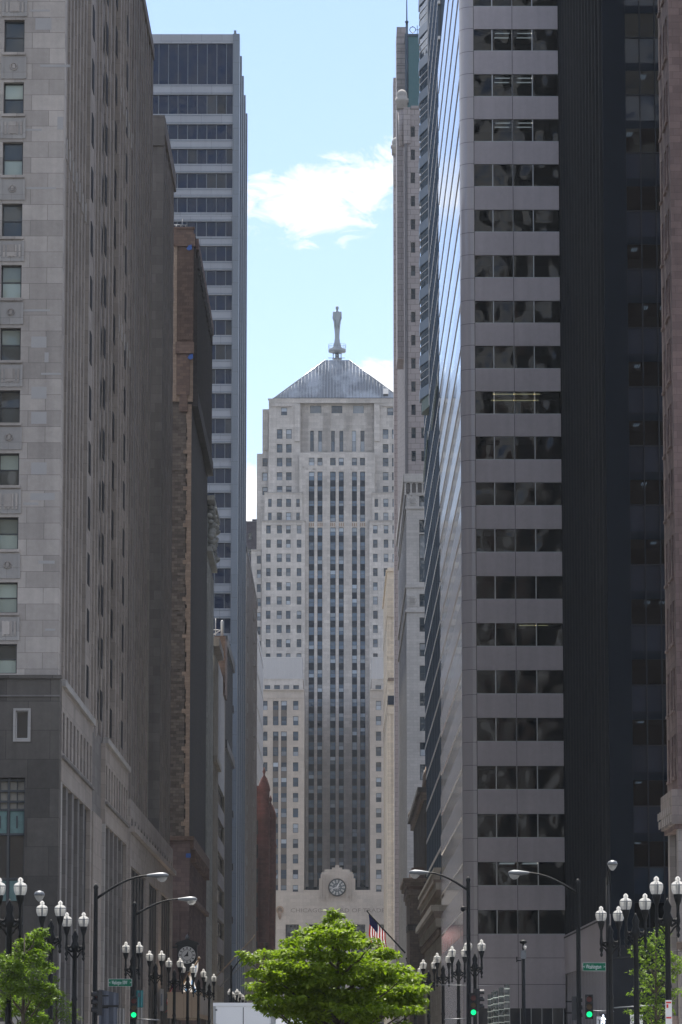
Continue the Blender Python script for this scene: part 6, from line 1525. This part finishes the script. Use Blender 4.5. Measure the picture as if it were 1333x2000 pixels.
# walk signal
c_ = PY(1179, 1992, YS4); r = thing('pedestrian_signal', 'pedestrian signal with a lit white walking figure at the lower right', 'crossing signal', (c_.x, YS4, c_.z)); w = MB(); w.box(-.14, .14, 0, .2, -.24, .24, M['inkblack']); local(w, 'housing', r)
w = MB(); f = -.012; w.disc((.0, 0, .17), .035, f, -.003, M['walk_lamp'], 10)
for pts in ([(0, .13), (-.01, .0)], [(0, .11), (-.09, .04), (-.1, -.02)], [(0, .11), (.07, .05), (.1, .0)], [(-.01, .0), (.05, -.09), (.04, -.2)], [(-.01, .0), (-.05, -.1), (-.1, -.19)]): w.tube([(x, f - .01, z) for x, z in pts], .02, M['walk_lamp'], 5)
local(w, 'walking_figure', r)
board('sign_back', -12, 18, 1996, 2030, 120, 'grey back of a road sign at the lower left corner', 'sign', 'sign_back')
board('sign_back', 24, 46, 1979, 2006, 122, 'grey square sign back under the leafy tree at lower left', 'sign', 'sign_back')
board('sign_back', 69, 91, 1985, 2006, 124, 'small pale sign at the foot of the left tree, right of the square grey one', 'sign', 'sign_back')
w = MB(); c_ = PY(-6, 1968, 119); h_ = .42; w.prism([(c_.x - h_, 119, c_.z), (c_.x, 119, c_.z + h_), (c_.x + h_, 119, c_.z), (c_.x, 119, c_.z - h_)], (0, .02, 0), M['sign_back']); w.box(c_.x - .025, c_.x + .025, 119.03, 119.08, .1, c_.z + .3, M['galv']); tag(w.obj('diamond_sign'), 'grey diamond-shaped sign back cut off by the left edge near the bottom', 'sign')
# banners and panels on the left
def cloth(name, px0, px1, py0, py1, Y, mat, label, cat, skew=0, deco=None):
    a, c_ = PY(px0, py1, Y), PY(px1, py0, Y); w = MB(); n_ = 8; pts = []
    for k in range(n_):
        x0_, x1__ = a.x + (c_.x - a.x) * k / n_, a.x + (c_.x - a.x) * (k + 1) / n_; y0_, y1_ = Y + .04 * math.sin(k * 1.9), Y + .04 * math.sin((k + 1) * 1.9); s0, s1 = skew * k / n_, skew * (k + 1) / n_
        w.quadbox([(x0_, y0_, a.z + s0 * .3), (x1__, y1_, a.z + s1 * .3), (x1__, y1_ + .02, a.z + s1 * .3), (x0_, y0_ + .02, a.z + s0 * .3), (x0_, y0_, c_.z + s0), (x1__, y1_, c_.z + s1), (x1__, y1_ + .02, c_.z + s1), (x0_, y0_ + .02, c_.z + s0)], M[mat])
    if deco: deco(w, a, c_, Y)
    return tag(w.obj(name), label, cat)
def line(w, a, c_, Y): w.box(a.x, c_.x, Y - .08, Y - .06, a.z + (c_.z - a.z) * .55, a.z + (c_.z - a.z) * .6, M['inkblack'])
cloth('hoarding', 193, 232, 1933, 2010, 196, 'grey_cloth', 'large grey-blue hoarding panel at the foot of the giant columns on the left', 'hoarding', -.2, line)
cloth('hoarding', 229, 244, 1970, 2010, 192, 'sign_back', 'smaller pale panel just right of the large grey-blue hoarding', 'hoarding')
def teal(w, a, c_, Y): w.box(a.x + .15, c_.x - .15, Y - .08, Y - .06, a.z + (c_.z - a.z) * .62, a.z + (c_.z - a.z) * .84, M['grey_cloth'])
cloth('banner', 264, 280, 1935, 1968, lampY[4] - .3, 'teal_cloth', 'teal banner on the lamp post right of the left green signal', 'banner', 0, teal)
cloth('banner', 264, 280, 1969, 2004, lampY[4] + 3, 'sign_back', 'pale grey panel below the teal banner', 'banner')
cloth('banner', 312, 320, 1932, 1975, lampY[5] - .3, 'sign_back', 'narrow pale banner on the lamp post left of the tan canopy', 'banner', 0, lambda w, a, c_, Y: w.box(a.x + .08, c_.x - .08, Y - .08, Y - .06, a.z + .3, c_.z - .3, M['sign_green']) if False else w.box(a.x + .08, a.x + .14, Y - .08, Y - .06, a.z + .3, c_.z - .3, M['grey_cloth']))
# scaffold canopy
Yn = 285.0; a, c_ = PY(327, 1989, Yn), PY(391, 1941, Yn); r = thing('sidewalk_canopy', 'tan boarded pavement canopy on posts at the left, printed panel on its street side', 'canopy', (a.x, Yn, 0)); w = MB()
x1_ = c_.x; w.box(a.x, x1_, Yn, Yn + 22, a.z, c_.z, M['tan_board']); w.box(a.x - .05, x1_ + .06, Yn - .05, Yn + 22, c_.z, c_.z + .1, M['tan_board'])
for k in range(1, 4): w.box(a.x + k * (x1_ - a.x) / 4 - .01, a.x + k * (x1_ - a.x) / 4 + .01, Yn - .012, Yn, a.z, c_.z, M['brownstone'])
o = w.obj('hoarding', r); w = MB(); w.box(x1_ + .003, x1_ + .03, Yn + .3, Yn + 17, a.z + .3, c_.z - .15, M['print_board']); w.obj('printed_panel', r)
for k in range(6):
    for x in (a.x + .15, x1_ - .15): w = MB(); w.tube([(x, Yn + .3 + k * 4.2, .14), (x, Yn + .3 + k * 4.2, a.z)], .06, M['galv'], 6); w.obj('post', r)
# hanging building clock
Yh = yC0 - 1.6; c_ = PY(365.5, 1866, Yh); r = thing('hanging_street_clock', 'dark hanging clock with a pale round dial and gabled top on the left building corner', 'clock', (c_.x, Yh, c_.z)); w = MB(); s_ = Yh / FPX
w.box(-19 * s_, 19 * s_, 0, 1.6, -22 * s_, 20 * s_, M['bronze_clock']); w.prism([(-24 * s_, -.1, 20 * s_), (24 * s_, -.1, 20 * s_), (20 * s_, -.1, 25 * s_), (0, -.1, 31 * s_), (-20 * s_, -.1, 25 * s_)], (0, 1.8, 0), M['bronze_clock'])
w.prism([(-19 * s_, 0, -22 * s_), (0, 0, -32 * s_), (19 * s_, 0, -22 * s_)], (0, 1.6, 0), M['bronze_clock']); w.lathe((0, .6, 31 * s_), [(.12, 0), (.22, .15), (.1, .35), (.02, .5)], M['galv'], 8); w.box(-40 * s_, -19 * s_, .6, .9, 14 * s_, 17 * s_, M['bronze_clock'])
local(w, 'case', r)
w = MB(); w.disc((0, 0, 0), 16.5 * s_, -.05, -.003, M['face_white'], 32); w.disc((0, 0, 0), 10.8 * s_, -.06, -.051, M['bronze_clock'], 28); w.disc((0, 0, 0), 10 * s_, -.07, -.061, M['face_white'], 28); d_ = local(w, 'dial', r)
w = MB()
for k in range(12):
    t = k * math.pi / 6; dx, dz = math.sin(t), math.cos(t); nx, nz = dz * .045, -dx * .045; r0, r1 = 11.8 * s_, 15 * s_
    w.prism([(dx * r0 + nx, -.06, dz * r0 + nz), (dx * r1 + nx * 1.4, -.06, dz * r1 + nz * 1.4), (dx * r1 - nx * 1.4, -.06, dz * r1 - nz * 1.4), (dx * r0 - nx, -.06, dz * r0 - nz)], (0, -.01, 0), M['inkblack'])
local(w, 'numerals', d_)
for ang, ln in ((15, 8.5), (245, 7.5)):
    w = MB(); t = math.radians(ang); dx, dz = math.sin(t), math.cos(t); nx, nz = dz * .14, -dx * .14; L_ = ln * s_
    w.prism([(-dx * .1 + nx, -.09, -dz * .1 + nz), (dx * L_, -.09, dz * L_), (-dx * .1 - nx, -.09, -dz * .1 - nz)], (0, -.02, 0), M['inkblack']); local(w, 'hand', d_)
# ================================================================== flags
def flag(px0, py0, px1, py1, Y0, Y1, pole_mat, label, kind, fl_t=1.0, size=(2.6, 1.7), rad=.06):
    A_, B_ = PY(px0, py0, Y0), PY(px1, py1, Y1); r = thing('flag_on_pole', label, 'flag', tuple(A_)); d = B_ - A_; w = MB(); w.tube([(0, 0, 0), tuple(d)], [rad * 1.2, rad * .8], M[pole_mat], 7); w.lathe(tuple(d), [(.05, 0), (rad * 2, .08), (.02, .2)], M[pole_mat], 8); local(w, 'pole', r)
    if kind is None: return r
    w = MB(); nU, nV = 16, 13; hoist = d.normalized() * (-size[1])    # hangs from the outer end of the pole
    pts = {}
    for i in range(nU + 1):
        for j in range(nV + 1):
            u, v = i / nU, j / nV
            base_ = d * .97 + hoist * v
            sag = u * size[0]
            fx = .18 * math.sin(u * 7 + v * 3) * u + .25 * math.sin(v * 9) * u * .4
            pts[i, j] = Vector((base_.x * 1 + fx + u * .25 * (1 if d.x < 0 else -1), base_.y + .18 * math.cos(u * 6 + v * 5) * u, base_.z - sag * .93 + v * u * .35))
    for i in range(nU):
        for j in range(nV):
            if kind == 'stripes': mt = M['flag_blue'] if (i < 6 and j < 7) else (M['flag_red'] if j % 2 == 0 else M['flag_white'])
            else: mt = M['flag_sky'] if (j in (2, 3, 9, 10)) else (M['flag_red'] if (j in (6,) and i % 4 == 2) else M['flag_white'])
            a_, b_, c2_, d2_ = pts[i, j], pts[i + 1, j], pts[i + 1, j + 1], pts[i, j + 1]; o3 = Vector((0, .012, 0))
            w.quadbox([a_, b_, b_ + o3, a_ + o3, d2_, c2_, c2_ + o3, d2_ + o3], mt)
    local(w, 'cloth', r); return r
flag(792, 1862, 718, 1781, 505, 503.5, 'castiron', 'red and white striped flag drooping from a long dark pole above the centre tree', 'stripes', size=(4.4, 3.4), rad=.1)
flag(805, 1912, 794, 1874, 440, 439.6, 'castiron', 'small white and light blue flag hanging behind the right side of the centre tree', 'city', size=(1.9, 1.2), rad=.04)
flag(355, 1925, 389, 1874, 300, 299.6, 'wood_pole', 'white and light blue flag hanging from a wooden pole over the tan canopy', 'city', size=(2.5, 2.0), rad=.08)
flag(330, 1940, 342, 1905, 292, 291.8, 'wood_pole', 'dark red and white striped flag in shade above the left end of the tan canopy', 'stripes', size=(1.9, 1.6), rad=.05)
flag(423, 1908, 497, 1830, 430, 424, 'wood_pole', 'bare long slanting pole left of the centre tree, the higher of two', None)
flag(430, 1928, 478, 1880, 425, 420, 'galv', 'bare grey slanting pole left of the centre tree, below the long wooden one', None)
# ================================================================== truck
Yt = 178.0; x0_, x1_ = PY(418, 1975, Yt).x, PY(533, 1975, Yt).x; zt_ = PY(470, 1960, Yt).z
r = thing('box_truck', 'white box truck partly hidden behind the leafy tree in the centre of the street', 'truck', ((x0_ + x1_) / 2, Yt, 0)); W2 = (x1_ - x0_) / 2; w = MB()
w.box(-W2, W2, 0, 7.2, 1.05, zt_, M['truck_white']); w.box(-W2 - .04, W2 + .04, -.05, 7.25, zt_ - .14, zt_ + .02, M['truck_white']); w.box(-W2 - .03, -W2 + .08, -.04, 7.2, 1.0, zt_, M['alu']); w.box(W2 - .08, W2 + .03, -.04, 7.2, 1.0, zt_, M['alu']); w.box(-W2, W2, -.05, 7.2, .95, 1.1, M['alu']); local(w, 'cargo_box', r)
w = MB(); w.box(-W2 + .1, -.02, -.035, -.003, 1.15, zt_ - .2, M['truck_white']); w.box(.02, W2 - .1, -.035, -.003, 1.15, zt_ - .2, M['truck_white']); w.box(-.1, -.04, -.07, -.036, 1.2, 2.4, M['alu']); w.box(-.018, .018, -.03, -.004, 1.15, zt_ - .2, M['truck_dark'])
for sx in (-1, 1):
    for k in range(4): w.box(sx * (W2 - .16), sx * (W2 - .06), -.06, -.036, 1.35 + k * .7, 1.43 + k * .7, M['galv'])
    w.box(sx * .2, sx * (W2 - .25), -.045, -.036, 2.55, 2.57, M['galv'])
local(w, 'rear_door', r)
w = MB(); w.prism([(-W2 + .1, 7.3, .6), (-W2 + .1, 9.4, .6), (-W2 + .1, 9.4, 1.6), (-W2 + .1, 8.7, 2.9), (-W2 + .1, 7.3, 3.0)], (2 * W2 - .2, 0, 0), M['truck_white']); local(w, 'cab', r)
w = MB(); w.box(-W2 + .3, W2 - .3, 0, 9, .5, .95, M['truck_dark']); w.box(-W2 + .1, W2 - .1, -.25, -.06, .55, .7, M['galv']); local(w, 'chassis', r)
for sx in (-1, 1):
    for y in (1.6, 8.4):
        w = MB(); w.tube([(sx * (W2 - .35), y, .5), (sx * (W2 - .05), y, .5)], .5, M['truck_dark'], 20); h = local(w, 'wheel', r); w = MB(); w.tube([(sx * (W2 - .3), y, .5), (sx * (W2 - .03), y, .5)], .25, M['alu'], 14); local(w, 'rim', h)
    w = MB(); w.box(sx * (W2 - .3), sx * (W2 - .1), -.08, -.04, .98, 1.1, M['sign_red']); local(w, 'tail_light', r)
p = PY(558, 1990, 190); r = thing('delivery_van', 'white van roof beside the box truck, mostly hidden by the centre tree', 'van', (p.x, 190, 0)); w = MB()
w.prism([(-1, 0, .4), (-1, 5.2, .4), (-1, 5.2, 1.3), (-1, 4.4, 1.6), (-1, 3.8, p.z), (-1, .1, p.z), (-1, 0, p.z - .3)], (2, 0, 0), M['truck_white']); local(w, 'body', r); w = MB(); w.box(-.8, .8, -.02, 0, 1.5, p.z - .35, M['darkglass']); local(w, 'rear_window', r)
for sx in (-1, 1):
    for y in (1, 4.2): w = MB(); w.tube([(sx * .8, y, .35), (sx * 1.01, y, .35)], .35, M['truck_dark'], 16); local(w, 'wheel', r)
# glass pylons
for k, (px, pt_) in enumerate(((958, 1943), (965, 1938), (969, 1935), (980, 1929), (991, 1923))):
    Y = 200 - k * 4.0; p = PY(px, pt_, Y); r = thing('glass_pylon', 'ribbed upright glass panel, %s of the five before the rounded corner building' % ('leftmost', 'second from left', 'middle', 'fourth from left', 'rightmost')[k], 'glass panel', (p.x, Y, 0), 'row of upright glass panels'); w = MB()
    w.box(-.12, .12, 0, .5, .15, p.z, M['pylon']); local(w, 'pane', r); w = MB()
    for z, _z in every(.4, p.z - .1, .32, .05): w.box(-.125, .125, -.01, .51, z, z + .04, M['globe'])
    w.box(-.14, .14, -.02, .52, .0, .2, M['galv']); local(w, 'clamp', r)
# ================================================================== trees
def leafmesh(pads, n_per, size, seed, mat):
    rs_ = random.Random(seed); w = MB(); mi_ = w.mi(mat)
    for (c_, rx, ry, rz, dens) in pads:
        for k in range(int(n_per * dens)):
            while True:
                x, y, z = rs_.uniform(-1, 1), rs_.uniform(-1, 1), rs_.uniform(-1, 1)
                if x * x + y * y + z * z < 1: break
            p = Vector((c_[0] + x * rx, c_[1] + y * ry, c_[2] + z * rz - .12 * rz * 0))
            s = size * rs_.uniform(.6, 1.35); yaw = rs_.uniform(0, 6.283); tl = rs_.gauss(-.35, .45)
            d = Vector((math.cos(yaw) * math.cos(tl), math.sin(yaw) * math.cos(tl), math.sin(tl))); sd_ = d.cross(Vector((rs_.gauss(0, .35), rs_.gauss(0, .35), 1))).normalized(); up = sd_.cross(d)
            b_ = len(w.v); q = [p, p + d * s * .35 + sd_ * s * .3 + up * s * .06, p + d * s, p + d * s * .35 - sd_ * s * .3 + up * s * .06]
            w.v += [tuple(t) for t in q]; w.f += [(b_, b_ + 1, b_ + 2), (b_, b_ + 2, b_ + 3)]; w.m += [mi_, mi_]; w.sm += [False, False]
    return w
def limb(w, a, b_, r0, r1, sag, seed):
    rs_ = random.Random(seed); pts = []
    for k in range(6): t = k / 5; p = Vector(a).lerp(Vector(b_), t); p.z += sag * math.sin(t * math.pi); p.x += rs_.uniform(-.05, .05); pts.append(p)
    w.tube(pts, [r0 + (r1 - r0) * k / 5 for k in range(6)], M['bark'], 6)
# centre tree
Yt = 100.0; tb = PY(660, 1990, Yt); r = thing('street_tree', 'bright green spreading tree in the middle of the street at the bottom centre', 'tree', (tb.x, Yt, 0)); s_ = Yt / FPX
rs_ = random.Random(42); pads = []; tips = []
prof = [(1796, 645, 16, 1), (1806, 628, 20, 1), (1812, 672, 26, 1), (1822, 600, 24, 1), (1822, 690, 30, 1), (1826, 640, 44, 1.1), (1838, 560, 26, .9), (1838, 728, 26, .9), (1842, 610, 46, 1), (1845, 680, 48, 1), (1858, 520, 22, .7), (1862, 568, 42, 1), (1864, 748, 34, .9), (1868, 640, 60, 1.2), (1872, 705, 50, 1.1),
        (1878, 498, 24, .8), (1884, 545, 44, 1), (1888, 790, 30, .8), (1888, 600, 60, 1.1), (1892, 660, 60, 1.1), (1890, 738, 48, 1), (1898, 505, 34, .9), (1905, 818, 28, .8), (1908, 560, 50, 1), (1912, 780, 44, 1), (1914, 626, 60, 1.1), (1914, 700, 60, 1.1), (1922, 500, 30, .9), (1928, 540, 50, 1), (1930, 810, 42, 1), (1934, 750, 56, 1.1),
        (1936, 600, 60, 1.1), (1940, 670, 60, 1.1), (1946, 510, 36, .9), (1950, 822, 26, .8), (1952, 560, 50, 1), (1954, 780, 50, 1.1), (1958, 630, 50, 1), (1960, 716, 54, 1.1), (1968, 530, 34, .8), (1970, 800, 34, .8), (1972, 585, 50, 1), (1974, 750, 50, 1), (1978, 680, 50, .8), (1984, 560, 30, .7), (1988, 620, 46, .8), (1990, 710, 46, .8), (1996, 780, 26, .5), (2004, 600, 40, .7), (2006, 690, 40, .6)]
for (py, px, wd, dn) in prof:
    for q in range(2 if wd > 30 else 1):
        p = PY(px + rs_.uniform(-8, 8), py + rs_.uniform(-3, 5), Yt); half = math.sqrt(max(.05, 1 - ((px - 655) / 200.0) ** 2)) * 2.1; yo = rs_.uniform(-half, half) if wd > 22 else rs_.uniform(-.5, .5)
        pads.append(((p.x - tb.x, yo, p.z), wd * s_ * .88, wd * s_ * .86, .10 + rs_.uniform(0, .09), dn * (wd / 45) ** 1.4)); tips.append((p.x - tb.x, yo, p.z - .08))
for k in range(90):         # small sprigs that break the outline
    (c_, rx, ry, rz, dn) = rs_.choice(pads[:]); a = rs_.uniform(0, 6.283); pads.append(((c_[0] + rx * .98 * math.cos(a), c_[1] + ry * math.sin(a), c_[2] + rs_.uniform(-.12, .14)), .16, .16, .06, .12))
w = leafmesh(pads, 300, .145, 9, M['leaf']); local(w, 'crown', r)
w = MB(); w.tube([(0, 0, 0), (.02, 0, .8), (-.02, 0, 1.5), (.03, 0, 2.1), (0, 0, 3.4), (0, 0, 4.6)], [.15, .12, .1, .085, .05, .02], M['bark'], 9)
for k, t_ in enumerate(tips):
    if k % 2 == 0: h = max(1.2, min(t_[2] - .3 - abs(t_[0]) * .55, 4.0)); limb(w, (0, 0, h), t_, .045, .012, -.05, k)
local(w, 'trunk', r)
w = MB(); w.box(-1.6, 1.6, -3, 3, 0, .42, M['concrete']); w.box(-1.45, 1.45, -2.85, 2.85, .42, .45, M['bark']); o = w.obj('planter'); o.location = (tb.x, Yt, 0); tag(o, 'low concrete planter box around the foot of the centre tree', 'planter')
def small_tree(label, px, Y, prof, seed, mat, n_per, size):
    tb = PY(px, 1990, Y); r = thing('street_tree', label, 'tree', (tb.x, Y, 0)); s_ = Y / FPX; rs_ = random.Random(seed); pads = []; w2 = MB(); top = 0
    for (py, qx, wd, dn) in prof:
        p = PY(qx, py, Y); yo = rs_.uniform(-1, 1) * .9; c_ = (p.x - tb.x, yo, p.z); top = max(top, p.z)
        pads.append((c_, wd * s_, wd * s_, .16 + rs_.uniform(0, .12), dn)); 
        h = max(1.5, p.z - .4 - abs(c_[0]) * .7); limb(w2, (0, 0, h), c_, .03, .01, -.02, py)
        for q in range(3): a = rs_.uniform(0, 6.28); pads.append(((c_[0] + wd * s_ * math.cos(a), c_[1] + wd * s_ * math.sin(a) * .8, c_[2] + rs_.uniform(-.15, .15)), .15, .15, .07, .14))
    local(leafmesh(pads, n_per, size, seed, mat), 'crown', r)
    w2.tube([(0, 0, 0), (.03, 0, 1.2), (0, 0, 2.4), (.02, 0, top)], [.11, .08, .06, .015], M['bark'], 8); local(w2, 'trunk', r)
small_tree('leafy young tree at the lower left corner in front of the dark stone base', 45, 118.0,
           [(1824, 78, 14, .5), (1832, 64, 20, .7), (1846, 48, 26, .9), (1850, 84, 16, .5), (1862, 30, 30, 1), (1866, 66, 28, 1), (1880, 12, 30, 1), (1884, 50, 34, 1.1), (1886, 84, 20, .7), (1900, 22, 34, 1.1), (1904, 66, 30, 1), (1918, 0, 34, 1), (1922, 46, 36, 1.1), (1926, 84, 20, .6), (1936, 16, 34, 1), (1938, 100, 16, .4), (1942, 64, 30, .9), (1956, 40, 34, 1), (1960, 84, 18, .6), (1960, -6, 30, 1), (1976, 20, 28, .8), (1980, 62, 22, .7), (1994, 80, 24, .7), (2000, 50, 24, .6)], 4, M['leaf2'], 330, .11)
small_tree('thin airy young tree at the lower right beside the rightmost lamp post', 1282, 132.0,
           [(1822, 1288, 14, .5), (1832, 1280, 18, .6), (1846, 1262, 16, .4), (1852, 1284, 24, .6), (1856, 1240, 12, .25), (1868, 1298, 24, .6), (1870, 1256, 20, .5), (1876, 1330, 20, .6), (1888, 1276, 26, .7), (1894, 1320, 22, .6), (1898, 1252, 16, .4), (1908, 1296, 26, .7), (1914, 1264, 22, .6), (1930, 1284, 26, .7), (1934, 1254, 18, .4), (1938, 1330, 18, .4), (1950, 1270, 24, .6), (1956, 1300, 20, .5), (1970, 1258, 20, .4), (1976, 1290, 24, .6), (1985, 1248, 22, .4), (1996, 1280, 26, .6)], 8, M['leaf2'], 170, .115)
small_tree('dark shaded shrub-like tree behind the lower left tree at the columns', 110, 165.0, [(1915, 104, 16, .8), (1930, 96, 20, 1), (1945, 112, 22, 1), (1960, 120, 24, 1), (1975, 128, 26, 1), (1990, 130, 30, 1), (1985, 100, 26, 1)], 14, M['leaf2'], 200, .11)
# ================================================================== haze
bpy.ops.mesh.primitive_cube_add(size=1); hz = bpy.context.object; hz.name = 'haze'; hz.data.name = 'haze'
hz.location = (0, 600, 98); hz.scale = (1500, 1900, 205); hz['kind'] = 'stuff'
m = bpy.data.materials.new('haze'); m.use_nodes = True; t = m.node_tree; t.nodes.clear(); o = t.nodes.new('ShaderNodeOutputMaterial'); v = t.nodes.new('ShaderNodeVolumePrincipled')
v.inputs['Color'].default_value = (.82, .9, 1, 1); v.inputs['Density'].default_value = .00005; v.inputs['Anisotropy'].default_value = 0
t.links.new(v.outputs[0], o.inputs['Volume']); hz.data.materials.append(m)
